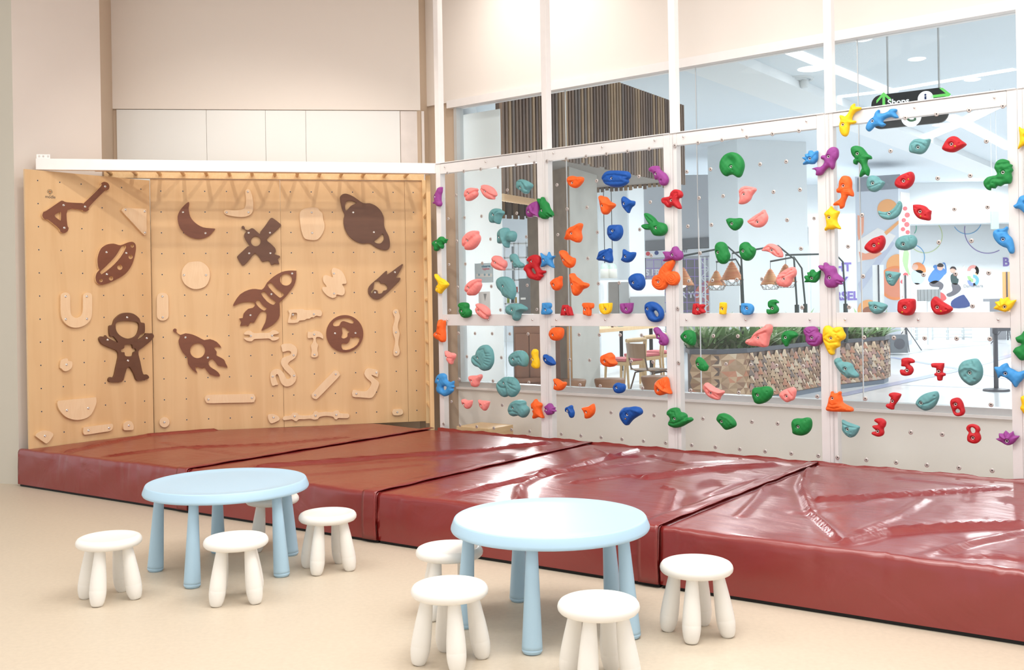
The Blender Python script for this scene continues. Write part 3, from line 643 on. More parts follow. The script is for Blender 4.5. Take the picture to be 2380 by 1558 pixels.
def make_mat(k, label, F0, F1, back, seed):
    """F0,F1 front edge ends; back: polyline of the rear edge from left to right"""
    rr = rnd(seed); root = tag(empty('crash_mat', tuple(F0), math.atan2(fdir.y, fdir.x)), label, 'crash mat', 'dark red crash mats')
    inv = (Matrix.Translation(F0) @ Matrix.Rotation(math.atan2(fdir.y, fdir.x), 4, 'Z')).inverted()
    F0 = F0 + fdir * .004; F1 = F1 - fdir * .004
    L = (F1 - F0).length; nu = max(30, int(L / .022)); 
    bl = [0]
    for i in range(len(back) - 1): bl.append(bl[-1] + (back[i + 1] - back[i]).length)
    def B(u):
        t = .004 + u * (bl[-1] - .008)
        for i in range(len(back) - 1):
            if t <= bl[i + 1] + 1e-9: return back[i].lerp(back[i + 1], (t - bl[i]) / (bl[i + 1] - bl[i]))
        return back[-1]
    prof = [(0, .018), (0, .05), (-.004, .10), (-.004, .15), (-.003, .20), (0, .24), (.002, .265), (.008, .281), (.018, .289), (.032, HM)]
    nv = 78
    us = [i / nu for i in range(nu + 1)]; vsn = [(j / nv) ** 1.0 for j in range(1, nv + 1)]
    nrm = Vector((-fdir.y, fdir.x, 0))
    if nrm.y < 0: nrm = -nrm
    G = []; P2 = []
    puck = [(rr(0, 1), rr(.010, .022), rr(.004, .011), rr(-.5, .5)) for _ in range(int(L / .16))]
    for u in us:
        f = F0.lerp(F1, u); b = B(u); col = []
        for (o, z) in prof:
            d = .004 * wob(u * L * 1.3, z * 3, seed) * min(1, z / .08)
            for c, w, h, sl in puck:
                dx = (u - c) * L - sl * (.29 - z) * .5
                d += -h * math.exp(-(dx / w) ** 2) * max(0, 1 - abs(.27 - z) / .22)
            v = f + nrm * (o - d); col.append([v.x, v.y, z + (-.4 * d if z > .25 else 0)])
        st = f + nrm * .032
        for v in vsn:
            q = st.lerp(b, v); col.append([q.x, q.y, HM])
        G.append(col)
    A = np.array(G)                       # (nu+1, np+nv, 3)
    T = A[:, len(prof):, :].reshape(-1, 3)
    z = np.zeros(len(T))
    for pts, w, h in folds:
        d = segdist(T[:, :2], pts[:-1], pts[1:])
        z += h * (np.exp(-(d / w) ** 2) - .35 * np.exp(-((d - 2.2 * w) / (1.6 * w)) ** 2))
    z += np.array([(.0022) * wob(p[0], p[1], seed) for p in T])
    zz = z.reshape(nu + 1, nv)
    vv = np.array(vsn)[None, :]; uu = np.array(us)[:, None]
    ed = np.minimum(1, vv / .06) * np.minimum(1, (1 - vv) / .02)
    zz = zz * ed
    for c, w, h, sl in puck:              # puckers run a little way in from the front edge
        zz += -.6 * h * np.exp(-(((uu - c) * L) / (w * (1 + 6 * vv))) ** 2) * np.exp(-vv / .05)
    seam = np.minimum(uu, 1 - uu) * L
    zz -= .010 * np.exp(-(seam / .012) ** 2)
    zz -= .018 * np.exp(-((1 - vv) / .012) ** 2)
    A[:, len(prof):, 2] += zz
    verts = [tuple(inv @ Vector(p)) for p in A.reshape(-1, 3)]
    W = len(prof) + nv; fs = []
    for i in range(nu):
        for j in range(W - 1): fs.append((i * W + j, (i + 1) * W + j, (i + 1) * W + j + 1, i * W + j + 1))
    mb = MB(); mb.add(verts, fs, 0, True)
    # closed ends (left / right) down to the floor
    for i, flip in ((0, 0), (nu, 1)):
        idx = [i * W + j for j in range(W)]
        base = len(mb.v)
        for q in idx: mb.v.append((verts[q][0], verts[q][1], .018))
        for j in range(W - 1):
            f = [idx[j], idx[j + 1], base + j + 1, base + j]
            mb.f.append(f[::-1] if flip else f); mb.m.append(0); mb.sm.append(False)
    mb.build('cover', M['vinyl'], root)
    # black underside strip standing on the floor
    pts = [inv @ (F0.lerp(F1, .002) + nrm * .012), inv @ (F1.lerp(F0, .002) + nrm * .012)] + [inv @ B(u) for u in (1, .75, .5, .25, 0)]
    mb = MB(); mb.prism([(p.x, p.y) for p in pts], 0, .03); mb.build('base', M['rubber'], root)
    # joining flap along the right hand seam, over the top and down the front
    if k < 3:
        fl = MB(); w = .105; pts = []
        b = B(1)
        def strip(u0):  # offset line from the seam
            return F1 - fdir * u0
        rows = []
        for (o, z) in prof + [(None, v) for v in np.linspace(.0, 1, 40)[1:]]:
            row = []
            for j in range(6):
                off = w * (1 - j / 5)
                f = strip(off)
                if o is not None: q = f + nrm * (o - .014); row.append(Vector((q.x, q.y, max(z, .02) + (.010 if z > .27 else 0))))
                else:
                    bb = b - (b - B(.97)).normalized() * off * .55
                    q = (f + nrm * .032).lerp(bb, z); row.append(Vector((q.x, q.y, HM + .011 + .0035 * math.sin(z * 37 + seed) * math.sin(j * 1.3 + z * 12))))
            rows.append(row)
        vs = [tuple(inv @ p) for r in rows for p in r]; fs = []
        for i in range(len(rows) - 1):
            for j in range(5): fs.append((i * 6 + j, i * 6 + j + 1, (i + 1) * 6 + j + 1, (i + 1) * 6 + j))
        fl.add(vs, fs, 0, True); o = fl.build('joining_flap', M['vinyl'], root)
        sd = o.modifiers.new('solid', 'SOLIDIFY'); sd.thickness = .005; sd.offset = -1
    return root
backL = [fa + Vector((.03, .04, 0)), W3.p(-.10, 0, .012), W3.p(.99, 0, .012), W2.p(-.02, 0, .012), W2.p(1.1, 0, .012), W2.p(1.85, 0, .02), w1p(-.10)]
make_mat(0, 'dark red crash mat at the left, filling the corner below the timber wall', sF[0], sF[1], backL, 3)
make_mat(1, 'dark red crash mat second from the left, between the two play tables', sF[1], sF[2], [w1p(-.10) + Vector((.01, -.01, 0)), sB[2]], 7)
make_mat(2, 'dark red glossy crash mat third from the left, behind the right play table', sF[2], sF[3], [sB[2], sB[3]], 11)
make_mat(3, 'dark red very shiny crash mat at the right edge of the photo', sF[3], sF[4], [sB[3], sB[4]], 17)
# piped flap standing against the clear wall behind the mats
mb = MB(); seg = 120; vs = []; fs = []
for i in range(seg + 1):
    a = -.06 + 5.5 * i / seg; h = .303 + .004 * math.sin(i * .7) + .003 * math.sin(i * 1.9)
    for (o, z) in ((.003, .26), (.003, h), (.011, h + .001), (.013, .27)):
        vs.append((a, z, o))
for i in range(seg):
    for j in range(3): fs.append((i * 4 + j, i * 4 + j + 1, (i + 1) * 4 + j + 1, (i + 1) * 4 + j))
mb.add(vs, fs, 0, True)
tag(mb.build('mat_skirt', M['vinyl'], mw=W1.mat(0, 0, .0)), 'thin dark red vinyl strip running along the foot of the clear wall', 'strip')
# ================================================================== HOLDS ON THE CLEAR WALL
nb = MB(); nb.lathe([(0, -.002), (.0052, -.002), (.0062, .0042), (.0095, .0046), (.0105, .003), (.0112, 0)], 18, None, 0)
hold_bolt = nb.mesh('bolt'); hold_bolt.materials.append(M['bolt'])
nb2 = MB(); nb2.lathe([(.0, .0002), (.0050, .0002)], 6, None, 0, False); hb_me = nb2.mesh('socket'); hb_me.materials.append(M['dark'])
sc = MB(); sc.lathe([(0, .0022), (.0035, .002), (.006, 0)], 12, None, 0); brass_me = sc.mesh('screw'); brass_me.materials.append(M['brass'])
HOLDS = []
def pt(f, q): return W1.hit(*fr(f, q), .008)
def hold(name, label, col, f, pts, bolt, H=None, holes=(), rd=(), sharp=False, extra=None, cat='climbing hold', b=.42, n=3, flat=0.0, dents=()):
    """pts: traced outline; rd: [(polyline, width_m, height_m)] raised (+) or sunk (-) modelling lines; dents: [(point, r, depth)]"""
    o0 = pt(f, bolt); rel = lambda q: (pt(f, q)[0] - o0[0], pt(f, q)[1] - o0[1])
    loops = [[rel(q) for q in pts]] + [[rel(q) for q in h] for h in holes]
    loops = [smooth_loop(l, n) for l in loops] if not sharp else [[tuple(np.array(l[i]) * (1 - t) + np.array(l[(i + 1) % len(l)]) * t) for i in range(len(l)) for t in (0, .5)] for l in loops]
    loops = [l if area2(l) > 0 else l[::-1] for l in loops]
    A = np.array(loops[0]); lo, hi = A.min(0), A.max(0); size = max(hi - lo)
    sp = max(.0034, size / 42)
    gx, gy = np.meshgrid(np.arange(lo[0], hi[0], sp), np.arange(lo[1], hi[1], sp * .87)); gx[1::2] += sp / 2
    Pg = np.stack([gx.ravel(), gy.ravel()], 1)
    ok = inside(Pg, loops[0])
    for h in loops[1:]: ok &= ~inside(Pg, h)
    Pg = Pg[ok]; D = np.min([loopdist(Pg, l) for l in loops], 0)
    dm = D.max(); Pg = Pg[D > sp * .45]
    # rim ring just inside the edge keeps a rounded lip
    r = np.hypot(Pg[:, 0], Pg[:, 1]); Pg = Pg[r > .0165]
    rb = .0118
    ring = [(rb * math.cos(t), rb * math.sin(t)) for t in np.linspace(0, 2 * math.pi, 15)[:-1]] + [(.0150 * math.cos(t + .2), .0150 * math.sin(t + .2)) for t in np.linspace(0, 2 * math.pi, 15)[:-1]]
    rg = np.array(ring); okr = inside(rg, loops[0]) & (np.min([loopdist(rg, l) for l in loops], 0) > .002)
    V, T = triangulate(loops, [tuple(p) for p in Pg] + [tuple(p) for p in rg[okr]] + [(0.0, 0.0)])
    H = H if H else min(.062, max(.024, dm * 1.05))
    dd = np.min([loopdist(V, l) for l in loops], 0); dd[dd < 1e-6] = 0
    R = min(dm, .045) * .95
    t = np.clip(dd / R, 0, 1); pr = np.sqrt(np.clip(1 - (1 - t) ** 2, 0, 1))
    if flat: pr = np.minimum(pr / (1 - flat), 1)
    h = H * (b + (1 - b) * pr)
    for pl, w, amp in rd:
        q = np.array([rel(p) for p in pl]); ds = segdist(V, q[:-1], q[1:]) if len(q) > 1 else np.hypot(*(V - q[0]).T)
        h += amp * np.exp(-(ds / w) ** 2) * np.clip(t * 2.2, .15, 1)
    for p, rad, dep in dents:
        q = np.array(rel(p)); ds = np.hypot(*(V - q).T); h -= dep * (1 / (1 + np.exp((ds - rad) / (rad * .18))))
    h += .0008 * np.sin(V[:, 0] * 180 + o0[0] * 50) * np.cos(V[:, 1] * 160)
    rr = np.hypot(V[:, 0], V[:, 1]); hb = float(h[rr < .02].mean()) if (rr < .02).any() else H
    dep = max(.006, min(hb * .45, .016)); h = np.where(rr < rb + .0005, hb - dep, h); h = np.maximum(h, .004)
    mb = MB(); mb.add([(x, y, z) for (x, y), z in zip(V, h)], T, 0, True)
    for k, l in enumerate(loops):
        nn = len(l); dl = [int(np.argmin(((V - np.array(p)) ** 2).sum(1))) for p in l]
        c = np.array(l).mean(0)
        vs = [(x, y, 0) for x, y in l] + [(V[i][0], V[i][1], h[i]) for i in dl]
        fs = [(i, (i + 1) % nn, nn + (i + 1) % nn, nn + i) for i in range(nn)]
        if k: fs = [g_[::-1] for g_ in fs]
        mb.add(vs, fs, 0, True)
    me = mb.mesh(name); bm = bmesh.new(); bm.from_mesh(me); bmesh.ops.remove_doubles(bm, verts=bm.verts, dist=2e-5); bm.to_mesh(me); bm.free()
    for p in me.polygons: p.use_smooth = True
    o = link(name, me, None, [M['h_' + col]], W1.mat(o0[0], o0[1], .0006))
    tag(o, label, cat, col + ' climbing holds')
    bb = link('bolt', hold_bolt, o, (), Matrix.Translation((0, 0, hb - dep))); link('socket', hb_me, bb)
    for q in (extra or ()):
        x, y = rel(q); i = int(np.argmin(((V - np.array([x, y])) ** 2).sum(1))); link('screw', brass_me, o, (), Matrix.Translation((x, y, h[i] - .0005)))
    HOLDS.append((o0, loops)); return o
cl = 'clam_hold'
def groove(a, b_, w=.007, d=-.010): return [([a, b_], w, d)]
# --- first bay from the left
hold('lizard_hold', 'purple lizard-like hold high on the first post, beside the timber wall', 'purple', 'F1', [(228,570),(229,600),(226,640),(213,680),(212,760),(223,800),(208,835),(180,840),(155,827),(140,808),(109,800),(116,775),(130,768),(124,700),(140,660),(160,620),(172,588),(195,572)], (146,703), rd=[([(160,800),(205,800)],.003,-.003),([(160,775),(208,770)],.003,-.003)])
hold('wing_hold', 'green bat wing hold on the first post, below the purple lizard-like one', 'green', 'F1', [(99,1345),(130,1315),(170,1300),(200,1265),(235,1260),(262,1285),(303,1298),(290,1320),(280,1352),(260,1348),(245,1372),(248,1392),(232,1430),(205,1415),(188,1416),(180,1440),(150,1462),(125,1447),(125,1412),(105,1382)], (163,1340), rd=[([(190,1330),(270,1300)],.004,.004),([(190,1350),(230,1400)],.004,.004)])
hold('fish_hold', 'yellow fish tail hold on the first post', 'yellow', 'F2', [(137,345),(160,350),(195,390),(255,420),(318,482),(300,520),(275,545),(240,580),(212,617),(185,605),(153,582),(155,540),(163,510),(187,480),(170,440),(142,398)], (178,543), rd=[([(200,440),(290,480)],.004,-.003)])
hold('snake_hold', 'green coiled snake hold on the middle rail of the first bay', 'green', 'F2', [(470,768),(495,742),(550,738),(590,753),(602,785),(602,828),(630,850),(635,890),(615,935),(560,955),(520,940),(500,910),(480,860),(487,820),(470,795)], (533,858), rd=[([(495,770),(540,790),(590,765)],.004,-.004),([(590,880),(560,920),(520,900)],.004,-.005)], dents=[((497,785),.005,.003),((540,778),.005,.003)])
hold(cl, 'pink clam-shaped hold, upper left of the first bay', 'pink', 'F1', [(555,660),(570,615),(610,585),(660,580),(710,588),(727,606),(716,633),(727,657),(715,697),(670,735),(620,760),(578,760),(573,728),(556,700)], (623,660), rd=groove((572,715),(722,625)))
hold(cl, 'pink clam-shaped hold, upper right of the first pair, tilted down to the right', 'pink', 'F1', [(778,600),(792,578),(789,550),(830,538),(880,550),(940,585),(980,640),(989,685),(960,708),(958,737),(930,743),(880,735),(830,700),(798,650)], (853,633), rd=groove((788,590),(972,705)))
hold(cl, 'largest pink clam-shaped hold, at the left of the first bay', 'pink', 'F1', [(532,1320),(545,1270),(590,1215),(650,1182),(715,1178),(738,1195),(738,1228),(760,1262),(755,1320),(715,1390),(660,1435),(610,1447),(575,1443),(568,1412),(538,1388)], (622,1316), rd=groove((560,1400),(745,1235),.010,-.012))
hold(cl, 'pink clam-shaped hold over the white board edge, under the teal elephant-like hold', 'pink', 'F2', [(928,200),(942,165),(936,130),(965,92),(1000,88),(1050,105),(1075,138),(1115,160),(1130,200),(1122,242),(1105,262),(1098,290),(1050,292),(1000,280),(948,245)], (997,185), rd=groove((938,150),(1112,255),.009))
hold(cl, 'pink clam-shaped hold below the hygiene notice', 'pink', 'F2', [(570,540),(590,490),(640,440),(700,415),(755,411),(771,430),(764,457),(778,490),(765,540),(730,600),(690,635),(650,643),(610,637),(598,605),(572,582)], (637,532), rd=groove((600,605),(768,440),.009))
hold(cl, 'pink clam-shaped hold on the middle rail beside the green snake', 'pink', 'F2', [(708,832),(722,802),(711,775),(730,752),(770,758),(830,785),(880,830),(896,880),(890,917),(868,937),(860,968),(820,967),(770,935),(722,885)], (763,857), rd=groove((716,785),(880,925),.008))
hold('chip_hold', 'small pink pointed chip hold at the left edge of the first bay, under the rail', 'pink', 'F3', [(278,100),(298,97),(340,120),(380,125),(413,145),(410,190),(385,230),(372,277),(350,280),(325,260),(300,215),(284,160)], (307,182), rd=[([(300,190),(400,200)],.005,-.006)])
hold('chip_hold', 'pink triangular chip hold below the big teal ammonite-like hold', 'pink', 'F3', [(611,452),(640,440),(690,438),(735,433),(765,421),(784,440),(778,475),(750,520),(740,560),(720,590),(690,597),(650,582),(640,540),(616,500)], (663,515), dents=[((750,445),.005,.004)])
hold('chip_hold', 'small pink chip hold, left of the two at the bottom of the first bay', 'pink', 'F3', [(507,775),(540,766),(570,783),(610,783),(645,785),(643,830),(625,875),(590,902),(560,892),(533,855),(510,822)], (547,838), dents=[((620,800),.005,.003)])
hold('chip_hold', 'small pink chip hold, right of the two at the bottom of the first bay', 'pink', 'F3', [(740,777),(775,786),(830,788),(883,800),(884,830),(867,880),(830,928),(790,902),(760,865),(753,825)], (788,853), dents=[((852,818),.005,.003)])
hold('ear_hold', 'teal folded ear hold at the top right of the first bay', 'teal', 'F1', [(1275,530),(1290,485),(1340,462),(1400,478),(1450,505),(1487,535),(1482,570),(1450,607),(1430,650),(1400,665),(1370,655),(1340,625),(1300,602),(1275,575)], (1343,582), rd=[([(1300,500),(1360,500),(1400,545),(1410,600),(1440,620)],.006,-.010),([(1330,480),(1400,510),(1440,570)],.010,.006)])
hold('horn_hold', 'teal hooked horn hold at the edge of the white board', 'teal', 'F1', [(900,985),(905,935),(940,885),(980,868),(1030,873),(1060,895),(1085,908),(1091,938),(1062,970),(1045,1030),(1025,1083),(995,1078),(970,1050),(955,1068),(920,1064),(902,1030)], (972,958), rd=[([(985,1060),(985,990),(1010,930),(1050,905)],.006,-.012),([(1010,1050),(1020,970),(1060,920)],.012,.012)])
hold('elephant_hold', 'teal elephant head hold with a round ear, first bay', 'teal', 'F1', [(1022,1260),(1025,1200),(1060,1155),(1110,1135),(1150,1145),(1173,1185),(1215,1180),(1255,1208),(1262,1260),(1240,1320),(1205,1336),(1172,1332),(1162,1370),(1156,1410),(1130,1413),(1108,1380),(1085,1350),(1028,1354)], (1062,1272), rd=[([(1165,1180),(1160,1260),(1150,1330)],.007,-.014),([(1100,1180),(1110,1270),(1140,1380)],.013,.014),([(1215,1255)],.016,.008)], dents=[((1203,1272),.006,.004)])
hold('paddle_hold', 'small teal paddle-shaped hold left of the red duck', 'teal', 'F2', [(1178,100),(1200,67),(1235,60),(1270,83),(1290,130),(1310,170),(1352,195),(1371,225),(1352,255),(1310,261),(1270,250),(1245,257),(1225,220),(1190,165)], (1222,175), rd=[([(1250,215),(1280,210),(1285,240)],.004,-.004)], dents=[((1328,228),.005,.004)])
hold('paisley_hold', 'large teal paisley-shaped hold in the first bay, above the middle rail', 'teal', 'F2', [(1000,470),(1010,420),(1050,385),(1110,378),(1165,395),(1210,435),(1240,500),(1255,570),(1245,640),(1221,697),(1190,690),(1130,670),(1090,640),(1068,595),(1020,540)], (1113,515), H=.055, rd=[([(1105,530),(1105,600),(1130,660)],.007,-.006)], dents=[((1175,652),.006,.004)])
hold('horn_hold', 'teal forked horn hold hanging over the middle rail of the first bay', 'teal', 'F2', [(1128,845),(1140,795),(1180,765),(1240,755),(1310,755),(1370,785),(1411,815),(1402,850),(1350,872),(1322,910),(1310,955),(1280,992),(1247,987),(1230,950),(1218,920),(1170,907),(1138,882)], (1233,845), rd=[([(1390,825),(1310,850),(1270,960)],.012,.016),([(1180,800),(1250,830)],.012,-.006)])
hold('ammonite_hold', 'large teal hold with a scalloped crest like an ammonite', 'teal', 'F3', [(655,190),(670,160),(705,150),(722,100),(760,42),(810,13),(862,15),(903,50),(930,92),(946,180),(940,260),(912,320),(880,357),(830,373),(790,360),(750,325),(700,307),(665,267),(651,225)], (755,193), H=.05, rd=[([(690,200),(740,250),(790,290)],.009,-.012),([(770,90),(840,70),(860,150)],.010,-.007),([(860,130),(920,130)],.004,-.006),([(870,165),(935,170)],.004,-.006),([(870,200),(935,215)],.004,-.006),([(860,235),(925,255)],.004,-.006),([(850,265),(905,300)],.004,-.006)], dents=[((825,107),.006,.004),((778,302),.006,.004)])
hold('brain_hold', 'teal knobbly kidney-shaped hold beside the yellow worm', 'teal', 'F3', [(1177,200),(1195,150),(1240,110),(1290,90),(1350,93),(1400,130),(1426,190),(1422,260),(1397,313),(1350,306),(1290,293),(1232,311),(1195,270)], (1262,210), rd=[([(1210,150),(1260,140),(1300,120)],.007,-.006),([(1310,190),(1350,180),(1370,230)],.007,-.008),([(1190,210),(1230,180)],.006,-.005)], dents=[((1346,245),.006,.005),((1203,233),.005,.003)])
hold('cabbage_hold', 'large teal cabbage-like hold at the sill of the first bay', 'teal', 'F3', [(1002,582),(1012,540),(1050,500),(1100,462),(1160,453),(1220,463),(1270,500),(1300,560),(1309,620),(1292,670),(1250,722),(1205,738),(1155,716),(1110,738),(1060,712),(1020,652)], (1122,543), H=.055, rd=[([(1030,550),(1080,600),(1140,610)],.007,-.009),([(1155,710),(1160,650),(1150,600)],.008,-.010),([(1060,510),(1100,520),(1130,500)],.006,-.006),([(1180,470),(1170,530),(1230,560)],.007,-.008),([(1240,500),(1230,560),(1290,580)],.006,-.006),([(1180,560),(1220,600),(1290,640)],.007,-.007)], dents=[((1080,583),.006,.004),((1197,617),.006,.004)])
hold('hood_hold', 'teal hooded hold at the bottom of the first bay', 'teal', 'F3', [(1171,895),(1190,840),(1230,797),(1290,777),(1360,785),(1391,810),(1395,852),(1430,885),(1441,930),(1417,990),(1375,1024),(1340,1012),(1300,990),(1240,1006),(1195,982),(1174,940)], (1257,885), rd=[([(1200,940),(1260,930),(1320,960)],.008,-.008),([(1230,840),(1300,810),(1370,830)],.008,.006)], dents=[((1397,918),.006,.004)])
hold('worm_hold', 'slim yellow worm-shaped hold standing beside the second post', 'yellow', 'F3', [(1480,110),(1500,75),(1530,70),(1560,98),(1561,170),(1576,230),(1580,300),(1562,338),(1522,341),(1482,312),(1480,272),(1492,240),(1468,208),(1488,178),(1478,145)], (1505,213), rd=[([(1500,270),(1490,310)],.004,-.005)])
hold('fish_hold', 'orange fish hold with a pointed head on the second post, at the bottom', 'orange', 'F3', [(1480,830),(1508,800),(1536,764),(1562,800),(1602,822),(1619,852),(1605,900),(1620,960),(1644,1030),(1600,1022),(1560,1020),(1510,1039),(1499,1008),(1510,970),(1494,920),(1481,870)], (1512,905))
hold('bunny_hold', 'orange bunny hold on the first post below the middle rail', 'orange', 'F2', [(127,1175),(145,1153),(167,1138),(175,1080),(185,1010),(204,978),(225,983),(240,1003),(265,988),(273,1020),(270,1110),(276,1180),(272,1270),(237,1293),(200,1267),(150,1237),(128,1205)], (178,1178), rd=[([(222,1060)],.018,.012),([(190,1170),(240,1190)],.006,-.006),([(232,1010),(228,1050)],.004,-.006)], dents=[((197,1112),.005,.002)])
hold('duck_hold', 'sky blue duck hold with a hole, at the bottom of the first post', 'sky', 'F3', [(136,545),(142,490),(165,440),(205,411),(250,410),(285,438),(292,490),(312,520),(350,530),(386,514),(392,540),(384,573),(396,597),(376,617),(382,650),(330,702),(268,728),(230,712),(168,672),(153,620),(165,558)], (190,495), holes=[[(236,602),(255,587),(288,589),(299,610),(282,636),(248,640)]], H=.034)
hold('duck_hold', 'red duck hold with a hole, beside the second post', 'red', 'F2', [(1372,255),(1400,215),(1438,198),(1440,180),(1411,155),(1425,122),(1455,95),(1510,74),(1560,82),(1596,120),(1599,180),(1577,240),(1610,289),(1666,296),(1662,325),(1620,347),(1636,370),(1603,402),(1577,433),(1520,426),(1450,402),(1420,370),(1403,320),(1374,290)], (1487,166), holes=[[(1467,275),(1500,261),(1530,300),(1541,335),(1510,341),(1480,312)]], H=.036, dents=[((1567,395),.005,.004)])
hold('starfish_hold', 'sky blue pointed starfish hold on the second post', 'sky', 'F2', [(1604,50),(1625,66),(1660,87),(1700,85),(1717,34),(1730,60),(1748,92),(1775,90),(1806,89),(1780,120),(1762,148),(1772,200),(1791,260),(1740,240),(1690,214),(1640,238),(1611,246),(1620,200),(1624,150),(1616,100)], (1660,150), n=2, dents=[((1700,180),.006,.004),((1735,125),.005,.003),((1682,105),.004,.003),((1630,185),.004,.003),((1760,225),.004,.003)])
hold('shell_hold', 'purple seashell hold touching the green horse head', 'purple', 'F1', [(1417,910),(1430,850),(1480,800),(1540,772),(1583,776),(1590,830),(1592,890),(1596,940),(1603,993),(1560,983),(1510,975),(1460,994),(1423,965)], (1467,917), rd=[([(1490,850),(1520,920),(1590,985)],.007,.012)]+[([(1530,900),p],.0035,-.004) for p in ((1500,810),(1530,785),(1555,785),(1575,800))])
hold('horse_hold', 'green horse head hold on the second post', 'green', 'F1', [(1564,742),(1590,729),(1618,747),(1622,716),(1642,711),(1670,763),(1710,798),(1730,860),(1770,920),(1779,965),(1765,972),(1740,966),(1762,980),(1755,991),(1720,985),(1690,1011),(1640,1014),(1600,985),(1587,930),(1606,890),(1605,830),(1580,790)], (1645,898), dents=[((1722,943),.006,.005),((1632,803),.006,.002)])
# --- second bay
hold('drop_hold', 'orange rounded drop hold at the top left of the second bay', 'orange', 'F4', [(121,460),(145,425),(200,414),(250,428),(300,425),(337,440),(337,480),(312,522),(270,565),(220,585),(165,562),(130,512)], (205,513), rd=[([(160,480),(230,470),(310,450)],.010,.008)], dents=[((302,455),.005,.004)])
hold('lens_hold', 'large bright blue lens-shaped hold at the top of the second bay', 'blue', 'F4', [(611,450),(640,385),(690,348),(780,340),(880,343),(960,354),(991,400),(985,442),(960,465),(966,500),(912,546),(830,571),(740,569),(660,537),(630,490)], (762,452), H=.055, rd=[([(625,470),(700,415),(800,405),(975,430)],.008,-.010),([(635,500),(760,505),(960,500)],.008,-.006)], dents=[((906,442),.006,.004)])
hold('wing_nut_hold', 'orange three-cornered hold right of the concrete column, upper', 'orange', 'F4', [(562,712),(588,688),(620,700),(662,710),(690,740),(715,773),(760,793),(784,815),(772,847),(730,880),(690,935),(645,954),(605,932),(590,860),(575,780)], (628,832), rd=[([(590,720),(660,790),(760,815)],.012,.010),([(640,800),(650,930)],.012,.008)], dents=[((740,812),.006,.004),((616,925),.005,.004)])
hold('shark_fin_hold', 'small blue fin-shaped hold near the top of the second bay', 'blue', 'F4', [(874,760),(885,718),(905,699),(940,720),(990,753),(1051,767),(1047,820),(1012,850),(990,890),(970,933),(930,900),(890,842)], (920,803), rd=[([(900,860),(960,830),(1030,790)],.010,.007)])
hold('wing_nut_hold', 'orange three-cornered hold on the concrete column, above its two companions', 'orange', 'F4', [(91,1282),(110,1250),(120,1190),(160,1135),(220,1110),(265,1085),(300,1071),(326,1090),(320,1130),(304,1190),(318,1270),(300,1326),(265,1343),(215,1327),(160,1302),(110,1306)], (210,1218), rd=[([(110,1275),(220,1180),(300,1095)],.011,.008)], dents=[((278,1104),.005,.004),((275,1300),.006,.004)])
hold('disc_hold', 'blue disc-like hold with a curved crease, middle of the second bay', 'blue', 'F4', [(690,1192),(700,1130),(732,1100),(800,1096),(855,1100),(881,1150),(882,1220),(850,1287),(790,1324),(740,1302),(700,1250)], (778,1182), rd=[([(700,1252),(770,1240),(815,1180)],.005,-.009)])
hold('saddle_hold', 'orange saddle-shaped hold across the glass joint, left of the column', 'orange', 'F5', [(13,52),(30,15),(65,12),(105,35),(130,75),(180,110),(218,123),(226,165),(205,227),(155,259),(105,242),(70,202),(45,130)], (83,143), rd=[([(40,40),(90,100),(200,210)],.010,.010)], dents=[((187,150),.006,.005)])
hold('wing_nut_hold', 'blue three-cornered hold above the two domed lamps', 'blue', 'F5', [(534,130),(550,90),(570,32),(630,5),(680,-5),(710,-17),(736,12),(735,60),(746,150),(722,189),(680,181),(620,160),(570,156),(543,148)], (650,115), rd=[([(550,120),(620,80),(720,0)],.006,-.010),([(640,120),(740,170)],.010,.006)], dents=[((703,20),.006,.005),((552,140),.006,.005)])
hold('fang_hold', 'blue tooth-shaped hold with two points in the second bay', 'blue', 'F5', [(871,145),(890,100),(894,35),(903,-3),(940,20),(990,39),(1040,36),(1066,47),(1055,100),(1010,160),(950,184),(900,171)], (940,102))
hold('wing_nut_hold', 'largest orange three-cornered hold on the concrete column, over the letters', 'orange', 'F5', [(161,372),(180,335),(210,336),(236,375),(280,408),(330,453),(370,463),(410,480),(412,510),(380,537),(330,557),(300,602),(250,645),(218,632),(190,575),(177,480)], (217,485), rd=[([(185,350),(260,430),(400,500)],.012,.012),([(230,440),(240,630)],.012,.008)], dents=[((372,500),.006,.005),((226,612),.006,.005)])
hold('comma_hold', 'small orange comma-shaped hold just right of the second post, above the letter B', 'orange', 'F2', [(1748,467),(1770,430),(1820,396),(1858,385),(1878,370),(1899,383),(1895,440),(1899,500),(1872,552),(1830,574),(1788,557),(1763,512)], (1810,495), dents=[((1861,403),.006,.005)])
hold('egg_hold', 'blue egg-shaped hold in the second bay above the big blue ring', 'blue', 'F5', [(984,430),(1005,375),(1060,339),(1120,334),(1167,365),(1192,430),(1191,500),(1162,550),(1120,574),(1060,557),(1010,502)], (1070,465), dents=[((1147,510),.005,.004)])
LT = dict(cat='climbing hold', sharp=False)
hold('letter_b_hold', 'sky blue letter B hold, first of the letters on the rail', 'sky', 'F2', [(1634,755),(1640,746),(1700,742),(1738,748),(1750,770),(1748,800),(1733,826),(1754,852),(1754,880),(1730,903),(1690,908),(1632,906),(1623,895),(1622,865),(1632,820),(1632,780)], (1683,843), H=.034, b=.75, n=2, rd=[([(1672,780),(1700,780),(1700,800),(1672,800),(1672,780)],.003,-.003)])
hold('letter_a_hold', 'red letter A hold on the middle rail', 'red', 'F5', [(62,776),(95,774),(122,776),(135,795),(160,798),(172,830),(183,870),(191,905),(190,920),(160,921),(130,921),(122,895),(108,885),(98,900),(96,918),(65,920),(36,918),(36,900),(42,860),(52,810)], (95,840), H=.034, b=.75, n=2, rd=[([(130,800),(150,915)],.004,-.008)])
